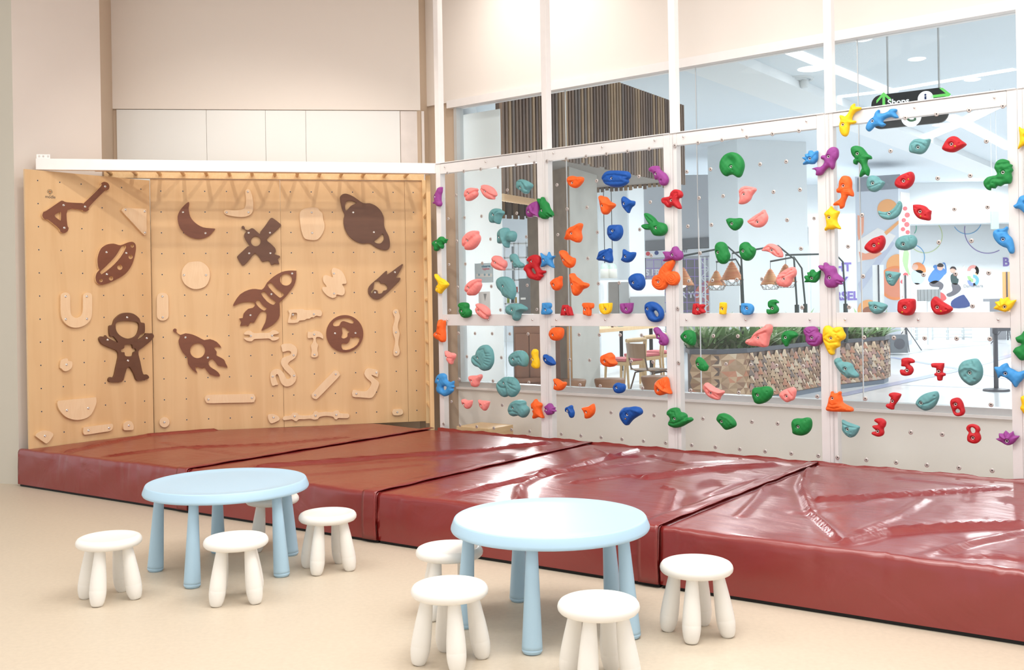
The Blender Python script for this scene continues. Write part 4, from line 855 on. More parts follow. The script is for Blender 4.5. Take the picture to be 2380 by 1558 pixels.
hold('letter_t_hold', 'orange letter T hold on the middle rail', 'orange', 'F5', [(335,768),(346,746),(400,742),(440,746),(472,750),(482,775),(478,805),(468,822),(445,826),(445,870),(440,905),(430,927),(405,922),(380,914),(352,905),(345,870),(352,825),(345,798),(336,785)], (372,840), H=.034, b=.75, n=2, rd=[([(410,820),(405,920)],.004,-.008)])
hold('letter_u_hold', 'yellow letter U hold on the middle rail', 'yellow', 'F5', [(569,775),(580,755),(620,750),(680,747),(728,744),(735,752),(733,800),(722,858),(692,893),(640,904),(596,880),(575,830)], (657,833), H=.034, b=.75, n=2, rd=[([(628,755),(632,800),(650,815)],.005,-.008),([(700,752),(700,830),(660,880)],.003,-.004)])
hold('letter_u_hold', 'purple letter U hold on the middle rail', 'purple', 'F5', [(861,762),(875,752),(900,750),(960,746),(1022,744),(1030,752),(1026,800),(1012,863),(972,896),(920,891),(880,862),(862,812)], (950,832), H=.034, b=.75, n=2, rd=[([(918,755),(925,800)],.006,-.010),([(990,752),(990,830),(950,880)],.003,-.004)])
hold('ring_hold', 'large blue ring hold with an off-centre hole on the middle rail', 'blue', 'F5', [(1199,802),(1215,755),(1270,728),(1330,734),(1390,770),(1437,830),(1454,892),(1442,960),(1392,1006),(1320,1012),(1260,982),(1224,920),(1203,860)], (1248,829), holes=[[(1314,870),(1332,850),(1352,850),(1380,870),(1396,912),(1375,941),(1340,926)]], H=.042)
hold('bear_hold', 'purple climbing bear hold beside the third post, top', 'purple', 'F4', [(1255,337),(1263,305),(1300,280),(1350,274),(1390,280),(1402,320),(1440,353),(1482,383),(1516,440),(1517,490),(1492,537),(1450,551),(1410,533),(1392,490),(1378,460),(1342,468),(1333,420),(1300,370),(1268,357)], (1358,388), dents=[((1440,480),.008,.012),((1400,500),.005,.008),((1290,312),.004,.004)])
hold('rabbit_hold', 'green rabbit head hold with two long ears', 'green', 'F4', [(1197,950),(1218,931),(1270,953),(1330,1000),(1372,1053),(1430,1064),(1482,1090),(1504,1140),(1496,1195),(1452,1242),(1385,1253),(1330,1241),(1300,1202),(1278,1170),(1220,1166),(1180,1146),(1156,1112),(1182,1089),(1240,1084),(1263,1088),(1243,1060),(1210,1000)], (1377,1140), rd=[([(1225,960),(1270,1010),(1320,1055)],.008,-.010),([(1180,1112),(1270,1130)],.006,-.007)], dents=[((1247,985),.004,.003)])
hold('ram_hold', 'red ram head hold with curled horns on the third post', 'red', 'F4', [(1431,752),(1448,720),(1490,711),(1545,698),(1560,650),(1600,608),(1650,604),(1702,630),(1721,680),(1700,718),(1668,727),(1662,760),(1690,820),(1702,862),(1677,877),(1640,862),(1600,836),(1568,829),(1548,850),(1510,852),(1470,812),(1438,787)], (1575,757), rd=[([(1590,700),(1620,660),(1660,660),(1660,690)],.009,-.010),([(1470,760),(1520,760),(1545,790)],.008,-.008)]+[([(1600+i*22,612),(1610+i*14,645)],.003,-.003) for i in range(4)]+[([(1465+i*20,800+i*14),(1490+i*14,775+i*10)],.003,-.003) for i in range(3)])
hold('fish_hold', 'purple spiny fish hold on the third post', 'purple', 'F5', [(1450,38),(1500,28),(1540,33),(1572,12),(1590,-30),(1630,-43),(1657,-20),(1672,10),(1702,25),(1722,70),(1717,120),(1682,151),(1630,157),(1590,141),(1530,151),(1470,167),(1453,150),(1481,120),(1474,80)], (1593,78), rd=[([(1470,60),(1530,70)],.003,-.003),([(1475,140),(1530,115)],.003,-.003)], dents=[((1548,45),.007,.006),((1651,96),.005,.003)])
th_ = np.linspace(0, 5.4 * math.pi, 40)
def spiral(cx, cy, r): return [(cx + r * (1 - t / (5.6 * math.pi)) * math.cos(t), cy + r * (1 - t / (5.6 * math.pi)) * math.sin(t)) for t in th_]
hold('snail_hold', 'large orange hold with two spiral curls on the third post', 'orange', 'F5', [(1578,150),(1604,148),(1609,190),(1582,250),(1553,308),(1600,304),(1652,330),(1678,390),(1672,440),(1642,486),(1600,504),(1550,497),(1518,473),(1502,510),(1462,556),(1410,568),(1350,547),(1308,497),(1301,430),(1330,370),(1387,348),(1402,300),(1440,240),(1500,180)], (1398,453), H=.045, rd=[(spiral(1590,402,75),.0038,-.006),(spiral(1400,455,80),.0038,-.006),([(1480,220),(1500,250),(1470,290),(1500,320),(1470,340)],.003,-.004)], dents=[((1530,198),.006,.005)])
hold('bear_hold', 'purple animal hold hanging under the middle rail by the third post', 'purple', 'F5', [(1317,1112),(1338,1088),(1370,1084),(1402,1110),(1430,1150),(1482,1190),(1516,1250),(1511,1312),(1477,1341),(1420,1332),(1393,1290),(1398,1257),(1360,1241),(1357,1205),(1330,1150)], (1402,1205), dents=[((1440,1292),.008,.010)])
hold('pebble_hold', 'orange round pebble hold just under the middle rail, second bay', 'orange', 'F2', [(1733,1172),(1750,1125),(1790,1089),(1850,1084),(1900,1095),(1920,1130),(1916,1190),(1892,1242),(1840,1271),(1780,1261),(1743,1217)], (1803,1190), dents=[((1752,1218),.005,.003)])
hold('beak_hold', 'small dark blue beak-shaped hold on the second post, beside the yellow worm', 'blue', 'F3', [(1640,182),(1650,148),(1677,144),(1710,165),(1747,179),(1782,220),(1805,270),(1782,298),(1730,297),(1680,272),(1648,227)], (1687,217), rd=[([(1660,160),(1720,220),(1790,270)],.007,.006)], dents=[((1777,268),.006,.004)])
hold('block_hold', 'orange blocky hold in front of the cafe stools with pink seats', 'orange', 'F6', [(589,205),(600,165),(650,139),(715,117),(747,140),(772,172),(773,215),(803,255),(802,282),(760,312),(700,318),(640,301),(598,262)], (665,238), rd=[([(700,150),(690,200),(770,270)],.010,.009)])
hold('button_hold', 'small round blue button hold near the sill of the second bay', 'blue', 'F6', [(759,600),(780,555),(820,537),(862,549),(905,558),(923,600),(907,652),(870,681),(820,686),(778,662)], (818,605))
hold('fang_hold', 'orange two-pointed hold at the sill, left end of the second bay', 'orange', 'F3', [(1786,490),(1818,482),(1860,499),(1902,526),(1940,526),(1958,545),(1942,592),(1900,637),(1850,648),(1798,632),(1791,600),(1801,550)], (1828,568))
hold('shell_hold', 'orange seashell hold at the sill beside the third post', 'orange', 'F6', [(1343,610),(1350,550),(1380,508),(1430,480),(1486,456),(1517,480),(1532,540),(1542,610),(1570,690),(1530,690),(1480,696),(1425,714),(1378,700),(1353,660)], (1412,636), rd=[([(1400,560),(1460,620),(1550,685)],.008,.012)]+[([(1490,620),p],.0035,-.004) for p in ((1420,520),(1450,490),(1480,475),(1505,495),(1520,540))], dents=[((1510,610),.005,.005)])
hold('crown_hold', 'small purple spiky crown hold at the bottom of the second post', 'purple', 'F3', [(1659,870),(1690,850),(1718,824),(1757,838),(1777,875),(1807,889),(1792,906),(1817,937),(1787,946),(1777,971),(1735,987),(1698,986),(1683,960),(1658,932),(1673,905)], (1697,913), n=2)
hold('comma_hold', 'small blue comma-shaped hold at the bottom left of the second bay', 'blue', 'F3', [(1942,922),(1950,885),(1985,869),(2020,851),(2042,865),(2047,900),(2066,950),(2057,1010),(2030,1030),(2003,1010),(1985,960),(1953,946)], (1980,927), rd=[([(2000,890),(2040,950),(2035,1000)],.007,.006)], dents=[((2030,1003),.005,.004)])
hold('fin_hold', 'orange fin-shaped hold at the bottom of the second bay', 'orange', 'F6', [(324,890),(370,875),(420,864),(476,831),(494,870),(498,920),(482,975),(437,1021),(395,1038),(368,1026),(362,970),(338,920)], (400,945))
hold('paisley_hold', 'large dark blue paisley-shaped hold at the bottom of the second bay', 'blue', 'F6', [(860,982),(870,930),(910,885),(970,879),(1050,868),(1120,884),(1157,925),(1152,972),(1090,1011),(1030,1052),(990,1096),(960,1130),(923,1112),(878,1047)], (985,978), rd=[([(890,960),(940,910),(1040,895),(1130,925)],.012,.010)], extra=[(968,1032)], dents=[((938,1062),.005,.003)])
hold('monkey_hold', 'green monkey hold at the bottom of the third post', 'green', 'F6', [(1516,962),(1530,920),(1570,894),(1620,884),(1667,900),(1692,945),(1735,955),(1777,985),(1787,1025),(1830,1017),(1862,1045),(1852,1071),(1790,1107),(1720,1146),(1650,1165),(1590,1157),(1543,1127),(1539,1085),(1562,1045),(1550,1010),(1523,986)], (1643,1033), rd=[([(1535,960),(1580,930),(1640,940),(1650,980)],.005,-.006),([(1560,1090),(1640,1100),(1720,1070),(1790,1030)],.006,-.007)], dents=[((1567,975),.004,.004),((1605,948),.004,.004),((1787,1047),.005,.004)])
# --- third bay
hold('hoof_hold', 'large green hoof-shaped hold at the top of the third bay', 'green', 'G1', [(304,362),(320,290),(370,225),(440,193),(500,196),(560,235),(602,300),(613,370),(597,440),(572,497),(535,517),(500,497),(462,479),(420,485),(383,501),(340,472),(313,420)], (462,380), H=.05, rd=[([(440,290),(470,310)],.030,-.018)], dents=[((490,428),.006,.004)])
hold('curl_hold', 'pink curled hold with a pointed tip, upper part of the third bay', 'pink', 'G1', [(555,692),(580,650),(630,629),(690,634),(750,648),(769,675),(747,707),(715,750),(692,802),(640,847),(580,864),(551,850),(565,790),(558,730)], (625,735), rd=[([(580,720),(640,670),(740,665)],.006,-.009)], dents=[((718,682),.006,.005),((577,835),.005,.003)])
hold('half_moon_hold', 'pink half moon hold with a crease, in the third bay', 'pink', 'G1', [(661,1087),(700,1050),(770,1000),(830,965),(873,933),(892,965),(917,1020),(907,1082),(872,1132),(820,1161),(760,1160),(708,1132)], (800,1095), rd=[([(680,1095),(760,1080),(820,1020),(890,975)],.006,-.009)], dents=[((875,988),.005,.003)])
hold('cup_hold', 'small green cup-shaped hold in the third bay, over the pendant lamps', 'green', 'G1', [(388,1060),(430,1041),(500,1046),(570,1041),(594,1070),(587,1120),(552,1172),(495,1203),(448,1181),(408,1132),(392,1092)], (467,1117))
hold('pod_hold', 'green long pod hold, left of the pair beside the pendant lamps', 'green', 'G2', [(244,90),(260,38),(300,14),(345,19),(387,60),(407,130),(428,182),(417,240),(382,287),(340,301),(298,282),(268,230),(249,160)], (293,152), rd=[([(350,30),(390,120),(410,220)],.007,-.007)], dents=[((342,268),.005,.004)])
hold('pod_hold', 'green rounder pod hold, right of the pair beside the pendant lamps', 'green', 'G2', [(561,112),(573,50),(620,16),(665,23),(702,65),(747,93),(760,130),(742,192),(702,242),(650,259),(598,232),(568,170)], (620,135), rd=[([(680,50),(715,130),(745,170)],.007,-.007)])
hold('wave_hold', 'pink wave-shaped hold on the bent black lamp rod', 'pink', 'G2', [(842,127),(870,85),(920,44),(970,37),(1022,55),(1072,90),(1102,140),(1112,195),(1092,214),(1040,207),(988,181),(950,152),(898,136)], (973,122), rd=[([(860,110),(940,80),(1020,130),(1060,190)],.006,-.008)], dents=[((1072,178),.006,.005),((880,103),.004,.003)])
hold('slab_hold', 'large pink ridged slab hold in front of the pendant lamp', 'pink', 'G2', [(1039,512),(1060,450),(1110,400),(1170,364),(1230,338),(1267,348),(1287,400),(1277,450),(1242,492),(1221,552),(1180,594),(1120,596),(1058,572)], (1147,493), rd=[([(1080,430),(1180,430),(1260,370)],.007,-.006),([(1070,500),(1190,450),(1270,410)],.006,-.006)], dents=[((1245,380),.006,.005),((1055,523),.005,.003)])
hold('ridge_hold', 'largest pink hold, ridged, in front of the planter plants', 'pink', 'G2', [(643,1312),(663,1275),(710,1259),(750,1200),(810,1149),(880,1109),(905,1084),(940,1079),(974,1105),(972,1170),(947,1230),(932,1310),(917,1361),(870,1376),(800,1363),(720,1356),(663,1337)], (820,1250), rd=[([(670,1310),(730,1250),(800,1190),(940,1140)],.012,.012),([(690,1325),(780,1230),(920,1180)],.005,-.006)], dents=[((917,1125),.006,.005),((876,1352),.006,.005)])
hold('cap_hold', 'green cap-shaped hold in front of the planter plants', 'green', 'G2', [(1096,1252),(1110,1200),(1160,1164),(1220,1164),(1270,1179),(1305,1215),(1286,1247),(1240,1266),(1200,1311),(1177,1357),(1150,1367),(1128,1332),(1104,1302)], (1157,1250))
hold('snake_hold', 'purple coiled snake hold touching the fourth post', 'purple', 'G2', [(1389,1162),(1410,1125),(1450,1109),(1510,1107),(1562,1135),(1572,1180),(1600,1199),(1637,1235),(1627,1302),(1580,1352),(1520,1365),(1458,1342),(1418,1290),(1419,1240),(1399,1205)], (1510,1253), rd=[([(1410,1150),(1480,1200),(1560,1150)],.005,-.005),([(1600,1240),(1560,1310),(1480,1310)],.006,-.007)], dents=[((1442,1187),.005,.004),((1489,1162),.005,.004)])
hold('crown_hold', 'green spiky leaf-like crown hold left of the fourth post', 'green', 'G2', [(1392,475),(1405,450),(1440,446),(1428,412),(1462,402),(1480,375),(1510,371),(1533,402),(1562,402),(1598,380),(1593,430),(1580,490),(1530,542),(1460,536),(1393,537),(1412,505)], (1495,485), n=2, rd=[([(1495,490),(1510,390)],.004,.005),([(1490,490),(1450,425)],.004,.005),([(1520,490),(1580,410)],.004,.005)])
hold('shell_hold', 'sky blue scallop shell hold left of the fourth post, top', 'sky', 'G1', [(1367,265),(1383,254),(1407,250),(1405,215),(1445,205),(1453,172),(1490,168),(1512,190),(1564,170),(1563,225),(1561,282),(1515,342),(1440,340),(1378,352),(1387,320),(1407,300)], (1473,276), n=2, rd=[([(1480,280),(1475,190)],.004,.005),([(1480,280),(1420,225)],.004,.005),([(1490,280),(1550,195)],.004,.005),([(1450,310),(1395,335)],.004,.005)])
hold('thumb_hold', 'green rounded hold below the rail at the left of the third bay', 'green', 'F5', [(1702,1215),(1725,1170),(1770,1129),(1825,1124),(1877,1150),(1901,1210),(1897,1290),(1877,1337),(1840,1337),(1790,1311),(1738,1275)], (1785,1215), rd=[([(1850,1310),(1885,1270)],.003,-.003),([(1825,1300),(1880,1230)],.003,-.003)])
hold('fern_hold', 'small green hold in front of the tiled planter front', 'green', 'F6', [(1907,235),(1925,200),(1945,179),(1982,195),(2022,230),(2050,273),(2074,310),(2057,367),(2010,379),(1958,356),(1918,302)], (1945,282), rd=[([(2010,290),(2020,360)],.003,-.003),([(2030,290),(2045,350)],.003,-.003)])
hold('saddle_hold', 'pink saddle-shaped hold in front of the tiled planter, left part', 'pink', 'G3', [(91,447),(108,400),(135,387),(167,405),(220,443),(290,479),(345,492),(353,520),(311,567),(292,609),(230,602),(158,567),(113,510)], (193,518), rd=[([(130,410),(200,480),(330,520)],.010,.010),([(150,470),(230,540),(290,580)],.006,-.006)], dents=[((291,548),.005,.004)])
hold('mound_hold', 'green mound hold at the sill of the third bay, left', 'green', 'G3', [(727,522),(735,470),(770,447),(830,445),(880,434),(937,440),(977,475),(982,530),(952,592),(890,642),(820,664),(768,647),(745,600),(732,560)], (815,545), dents=[((938,500),.006,.004)])
hold('chip_hold', 'pink pointed chip hold at the sill of the third bay, right', 'pink', 'G3', [(1071,545),(1100,500),(1160,469),(1210,454),(1247,446),(1277,475),(1282,520),(1257,602),(1210,626),(1170,641),(1128,617),(1088,577)], (1175,562), rd=[([(1190,480),(1250,560)],.006,-.006)])
hold('bar_hold', 'green slanted block hold on the low wall of the third bay', 'green', 'G3', [(267,845),(290,798),(340,782),(390,795),(442,825),(492,880),(508,935),(480,967),(405,996),(368,986),(318,930),(273,880)], (342,887), rd=[([(330,800),(420,840),(490,910)],.010,.006)], dents=[((467,930),.005,.004)])
hold('mound_hold', 'green mound hold on the low wall of the third bay, right', 'green', 'G3', [(1237,922),(1250,870),(1290,849),(1360,850),(1420,837),(1467,850),(1487,900),(1482,970),(1447,1032),(1390,1067),(1320,1067),(1258,1042),(1247,990)], (1338,953), dents=[((1433,876),.005,.004)])
hold('letter_k_hold', 'red letter K hold on the middle rail of the third bay', 'red', 'F5', [(1872,820),(1876,785),(1884,757),(1930,754),(1950,770),(1985,764),(2028,772),(2030,787),(2008,822),(2025,848),(2036,872),(2028,882),(1995,892),(1962,896),(1950,910),(1900,908),(1880,900),(1864,885)], (1940,832), H=.034, b=.75, n=2, rd=[([(1930,765),(1925,820),(1932,895)],.005,-.007),([(1985,800),(1960,835),(1990,885)],.004,-.004)])
hold('letter_i_hold', 'yellow letter I hold on the middle rail of the third bay', 'yellow', 'G2', [(309,810),(315,797),(345,794),(375,800),(382,815),(384,850),(378,900),(373,945),(362,952),(330,951),(308,945),(305,930),(306,870)], (337,880), H=.034, b=.8, n=2, rd=[([(365,805),(358,940)],.003,-.004)])
hold('letter_d_hold', 'sky blue letter D hold on the middle rail of the third bay', 'sky', 'G2', [(584,822),(592,808),(640,806),(690,814),(725,840),(737,880),(722,930),(690,955),(650,960),(615,956),(598,940),(582,920),(579,880)], (655,875), H=.034, b=.75, n=2, rd=[([(625,850),(665,855),(670,885),(640,900),(625,850)],.004,-.006)])
hold('letter_s_hold', 'green letter S hold on the middle rail of the third bay', 'green', 'G2', [(929,822),(935,787),(970,764),(1012,759),(1030,770),(1055,788),(1052,808),(1035,804),(1021,822),(1050,860),(1057,895),(1045,922),(1020,940),(980,946),(940,951),(915,930),(912,900),(915,884),(940,890),(962,880),(945,862),(933,848)], (985,873), H=.034, b=.75, n=2)
# --- fourth bay
hold('fish_hold', 'purple whale-like fish hold on the fourth post, top', 'purple', 'G1', [(1491,407),(1550,384),(1608,378),(1650,330),(1647,292),(1612,277),(1610,245),(1635,230),(1668,225),(1700,160),(1750,124),(1802,128),(1830,170),(1827,250),(1791,310),(1782,370),(1767,402),(1745,414),(1730,392),(1700,387),(1660,422),(1612,482),(1545,489),(1548,442),(1528,417)], (1713,250), rd=[([(1640,360+i*16),(1700,330+i*16)],.003,-.0025) for i in range(4)], dents=[((1578,415),.005,.004),((1803,190),.004,.002)])
hold('fish_hold', 'orange whale-like fish hold right of the fourth post', 'orange', 'H1', [(150,1130),(155,1080),(188,1025),(235,1017),(272,1035),(293,1090),(293,1160),(312,1210),(308,1250),(275,1246),(250,1242),(235,1270),(215,1320),(202,1370),(165,1391),(157,1357),(125,1352),(88,1352),(98,1325),(150,1290),(177,1260),(172,1215),(130,1207),(124,1170),(143,1155)], (207,1133), rd=[([(200,1180+i*22),(280,1165+i*22)],.003,-.0025) for i in range(4)], dents=[((164,1318),.005,.004)])
hold('starfish_hold', 'yellow five-pointed starfish hold on the fourth post', 'yellow', 'G1', [(1652,985),(1690,940),(1720,913),(1740,886),(1767,920),(1800,943),(1845,955),(1832,1000),(1810,1060),(1830,1120),(1860,1165),(1852,1187),(1800,1175),(1750,1190),(1700,1187),(1665,1205),(1658,1175),(1680,1140),(1677,1080),(1665,1020)], (1720,1035))
hold('fish_hold', 'yellow fish hold diving on the top rail of the fourth bay', 'yellow', 'H1', [(153,442),(165,390),(155,350),(163,332),(190,335),(215,345),(245,320),(270,270),(285,225),(327,199),(331,233),(394,241),(387,270),(340,291),(305,330),(291,370),(297,390),(336,394),(336,415),(310,431),(270,437),(263,490),(247,550),(215,573),(180,552),(156,500)], (197,440), rd=[([(190,350+i*22),(250,355+i*22)],.003,-.0025) for i in range(3)], dents=[((296,264),.005,.004)])
hold('fish_hold', 'sky blue fish hold crossing the top rail of the fourth bay', 'sky', 'H1', [(454,482),(465,430),(500,380),(540,350),(560,300),(590,271),(607,275),(606,308),(650,311),(700,290),(735,261),(797,261),(799,285),(786,305),(816,345),(813,361),(780,366),(740,352),(690,361),(650,386),(647,413),(673,430),(667,447),(630,464),(590,452),(550,461),(510,502),(480,514)], (530,400), rd=[([(560+i*22,330),(570+i*22,420)],.003,-.0025) for i in range(4)], dents=[((725,305),.005,.004)])
hold('fish_hold', 'green whale-like fish hold in the upper left of the fourth bay', 'green', 'H1', [(284,722),(300,690),(345,677),(400,690),(440,728),(472,770),(510,793),(517,825),(480,831),(467,850),(467,890),(492,940),(492,975),(477,1020),(440,1001),(395,1031),(383,1020),(395,970),(410,930),(398,890),(370,863),(357,872),(345,892),(316,877),(314,840),(330,820),(298,780)], (365,770), rd=[([(360,830+i*4),(440+i*6,780+i*22)],.003,-.0025) for i in range(3)], dents=[((436,952),.005,.004)])
hold('leaf_hold', 'teal leaf-shaped hold at the top of the fourth bay, left of a red one', 'teal', 'H1', [(946,722),(955,660),(1000,610),(1060,600),(1120,605),(1181,599),(1177,640),(1157,692),(1120,747),(1070,772),(1010,766),(958,752)], (1055,700), rd=[([(985,740),(975,670),(1020,640),(1100,660),(1150,700)],.005,-.007)], dents=[((1147,632),.006,.006)])
hold('leaf_hold', 'red leaf-shaped hold at the top of the fourth bay', 'red', 'H1', [(1320,707),(1340,660),(1380,600),(1430,572),(1480,575),(1530,613),(1587,655),(1572,682),(1520,716),(1450,750),(1380,747),(1333,727)], (1433,663), flat=.2, extra=[(1480,690)], dents=[((1528,657),.006,.006)])
hold('fist_hold', 'teal rounded hold with a thumb, over the grey band of the poster pillar', 'teal', 'H1', [(466,1102),(480,1040),(530,1014),(590,1030),(622,1065),(660,1085),(657,1112),(622,1162),(560,1199),(508,1192),(473,1152)], (543,1105), rd=[([(490,1160),(560,1140),(620,1110)],.004,-.005),([(605,1050),(625,1110)],.006,-.006)], dents=[((515,1175),.005,.004)])
hold('leaf_hold', 'red leaf-shaped hold right of the grey band of the poster pillar', 'red', 'H1', [(784,1112),(800,1060),(840,1019),(900,990),(965,971),(996,1000),(1000,1060),(972,1122),(920,1162),(860,1165),(808,1147)], (893,1080), flat=.2, extra=[(953,1062)], dents=[((945,1010),.006,.006)])
hold('crescent_hold', 'teal crescent hold over the poster of the orange fruit', 'teal', 'H1', [(591,1413),(640,1425),(710,1421),(770,1380),(805,1330),(830,1301),(857,1330),(857,1390),(832,1452),(780,1497),(710,1514),(648,1502),(603,1462)], (717,1447), rd=[([(620,1450),(720,1470),(800,1410),(840,1340)],.006,-.005)], dents=[((815,1334),.005,.005),((600,1425),.004,.004)])
hold('leaf_hold', 'red squared leaf-shaped hold right of the poster pillar', 'red', 'H1', [(990,1360),(998,1345),(1070,1344),(1130,1364),(1167,1400),(1193,1414),(1187,1460),(1179,1521),(1110,1519),(1048,1497),(1008,1452),(993,1410)], (1075,1425), flat=.2, extra=[(1088,1478)], dents=[((1022,1378),.005,.005),((1141,1470),.005,.006)])
hold('wing_hold', 'large green dragon wing hold beside the fifth post', 'green', 'H1', [(1908,922),(1930,860),(1980,830),(2030,831),(2072,850),(2077,878),(2112,895),(2102,920),(2118,955),(2097,985),(2107,1030),(2100,1080),(2080,1106),(2020,1111),(1975,1137),(1940,1131),(1915,1161),(1870,1156),(1864,1182),(1828,1172),(1793,1130),(1788,1080),(1830,1034),(1890,1019),(1932,1010),(1937,985),(1918,950)], (2010,982), n=2, rd=[([(1950,900),(2060,880)],.008,-.006),([(1990,950),(2090,950)],.008,-.005),([(1850,1120),(1900,1060),(2000,1060)],.010,-.007)], dents=[((1895,1103),.005,.006)])
hold('pebble_hold', 'teal oval pebble hold right of the poster pillar', 'teal', 'H2', [(789,332),(810,275),(860,240),(930,227),(992,231),(1025,270),(1027,320),(1002,366),(940,396),(870,401),(813,381)], (890,333), rd=[([(940,240),(960,300),(950,380)],.004,-.004)], dents=[((982,262),.005,.005)])
hold('leaf_hold', 'red leaf-shaped hold over the poster pillar, pointing left', 'red', 'H2', [(443,372),(470,320),(530,269),(600,243),(640,231),(667,265),(670,320),(642,386),(590,427),(540,437),(478,411)], (560,348), flat=.2, extra=[(620,327)], dents=[((622,275),.006,.006)])
hold('seahorse_hold', 'sky blue dinosaur head hold beside the fifth post', 'sky', 'H2', [(1892,217),(1903,180),(1950,159),(2010,154),(2045,129),(2062,150),(2051,185),(2062,220),(2102,260),(2122,320),(2132,390),(2122,431),(2090,437),(2068,411),(2050,376),(2010,362),(1958,331),(1918,286),(1899,250)], (2010,278), rd=[([(1960,190),(2050,190)],.005,-.006)], dents=[((1955,187),.006,.006)])
hold('wedge_hold', 'small teal triangular wedge hold over the sliced fruit poster', 'teal', 'H2', [(674,647),(690,634),(750,640),(838,655),(832,692),(797,752),(760,802),(718,787),(688,742),(676,690)], (733,693), rd=[([(690,720),(780,720),(770,780)],.004,-.004)], dents=[((735,758),.005,.005)])
hold('horse_hold', 'purple donkey head hold on the fourth post', 'purple', 'G2', [(1581,332),(1600,314),(1645,320),(1650,290),(1670,279),(1695,298),(1717,320),(1767,325),(1802,360),(1817,420),(1860,458),(1895,505),(1896,530),(1870,535),(1884,548),(1872,567),(1830,566),(1812,592),(1760,609),(1698,602),(1663,560),(1658,500),(1666,450),(1645,400),(1608,377)], (1735,480), dents=[((1840,518),.006,.006),((1707,375),.005,.002)])
hold('cup_hold', 'teal cup-shaped hold on the middle rail under the poster pillar', 'teal', 'H2', [(486,985),(530,979),(590,985),(650,1000),(692,1020),(687,1050),(652,1092),(610,1116),(560,1120),(508,1082),(489,1030)], (570,1047), rd=[([(500,1040),(560,1020),(640,1060)],.006,-.005)])
hold('shield_hold', 'red shield-shaped hold on the middle rail, left of two', 'red', 'H2', [(821,1012),(835,970),(880,949),(950,947),(1006,955),(1015,1010),(1011,1070),(981,1122),(930,1138),(870,1126),(822,1092)], (912,1045), flat=.2, extra=[(888,1098)], dents=[((967,982),.005,.006)])
hold('leaf_hold', 'red leaf-shaped hold on the middle rail, right of two', 'red', 'H2', [(1189,1010),(1200,960),(1240,921),(1282,943),(1330,984),(1390,1019),(1430,1050),(1427,1082),(1380,1112),(1310,1131),(1248,1121),(1208,1077)], (1270,1045), flat=.2, extra=[(1318,1088)], dents=[((1375,1068),.006,.006)])
hold('crown_hold', 'yellow spiky crown hold on the middle rail beside the fifth post', 'yellow', 'H2', [(1896,1057),(1930,1020),(1913,983),(1962,975),(1977,938),(2012,953),(2056,928),(2087,970),(2152,959),(2132,1000),(2092,1062),(2030,1097),(1958,1077)], (2027,1040), n=2, rd=[([(2020,1020),(2050,950)],.005,.005),([(2000,1020),(1980,960)],.005,.005),([(1980,1030),(1930,995)],.005,.005)])
hold('lion_hold', 'yellow curled animal hold on the fourth post below the rail', 'yellow', 'G2', [(1639,1162),(1658,1110),(1700,1094),(1735,1115),(1770,1131),(1810,1114),(1872,1119),(1897,1170),(1923,1220),(1907,1272),(1855,1302),(1850,1362),(1800,1391),(1777,1420),(1777,1462),(1745,1477),(1708,1442),(1678,1382),(1658,1332),(1638,1260)], (1753,1258), H=.05, rd=[([(1790,1170),(1830,1190),(1870,1170)],.006,-.007),([(1670,1280),(1740,1320),(1830,1310)],.006,-.008),([(1660,1240),(1720,1200)],.005,-.005)], dents=[((1735,1405),.005,.005),((1825,1220),.005,.005),((1850,1250),.005,.005)])
hold('seal_hold', 'teal seal-shaped hold at the lower left of the fourth bay', 'teal', 'H3', [(94,192),(110,160),(145,151),(167,170),(182,195),(240,199),(287,225),(312,280),(357,335),(347,367),(300,371),(262,362),(250,377),(208,347),(158,302),(118,245)], (225,270), rd=[([(160,290),(210,320),(250,370)],.005,-.006)], dents=[((122,213),.005,.005)])
hold('number_5_hold', 'red number 5 hold', 'red', 'H3', [(834,165),(870,151),(930,155),(969,180),(966,206),(925,211),(919,225),(950,255),(959,295),(932,337),(880,348),(833,337),(816,300),(825,279),(855,285),(882,265),(872,247),(832,241),(833,210)], (895,290), H=.032, b=.6)
hold('number_7_hold', 'red number 7 hold with a cross bar', 'red', 'H3', [(1159,227),(1168,210),(1240,208),(1292,209),(1296,220),(1294,250),(1282,290),(1285,315),(1308,320),(1309,348),(1284,355),(1276,385),(1268,401),(1232,399),(1224,375),(1218,350),(1196,345),(1196,320),(1212,314),(1213,262),(1168,255)], (1241,300), H=.032, b=.6, n=2)
hold('boulder_hold', 'large teal pointed boulder hold in the fourth bay', 'teal', 'H3', [(1462,302),(1470,240),(1510,190),(1580,167),(1652,159),(1692,200),(1720,270),(1717,350),(1682,412),(1610,455),(1548,432),(1488,372)], (1597,313), H=.06, flat=.12, rd=[([(1480,290),(1540,255),(1620,255),(1700,290)],.008,.006)], dents=[((1612,200),.012,.008),((1550,352),.009,.005),((1652,380),.006,.006)])
hold('fish_hold', 'sky blue fish hold on the fifth post, cut by the photo edge at its tail', 'sky', 'H3', [(1848,255),(1900,251),(1935,225),(1985,209),(2012,255),(2060,281),(2110,305),(2175,290),(2215,300),(2190,345),(2150,400),(2117,432),(2092,472),(2068,466),(2038,420),(1978,371),(1920,352),(1890,374),(1878,330)], (1973,323))
hold('number_1_hold', 'red number 1 hold at the sill of the fourth bay', 'red', 'H3', [(694,562),(705,540),(750,531),(817,546),(820,570),(792,620),(762,662),(748,690),(741,719),(690,706),(661,680),(674,655),(700,655),(713,610),(717,586)], (733,627), H=.032, b=.6)
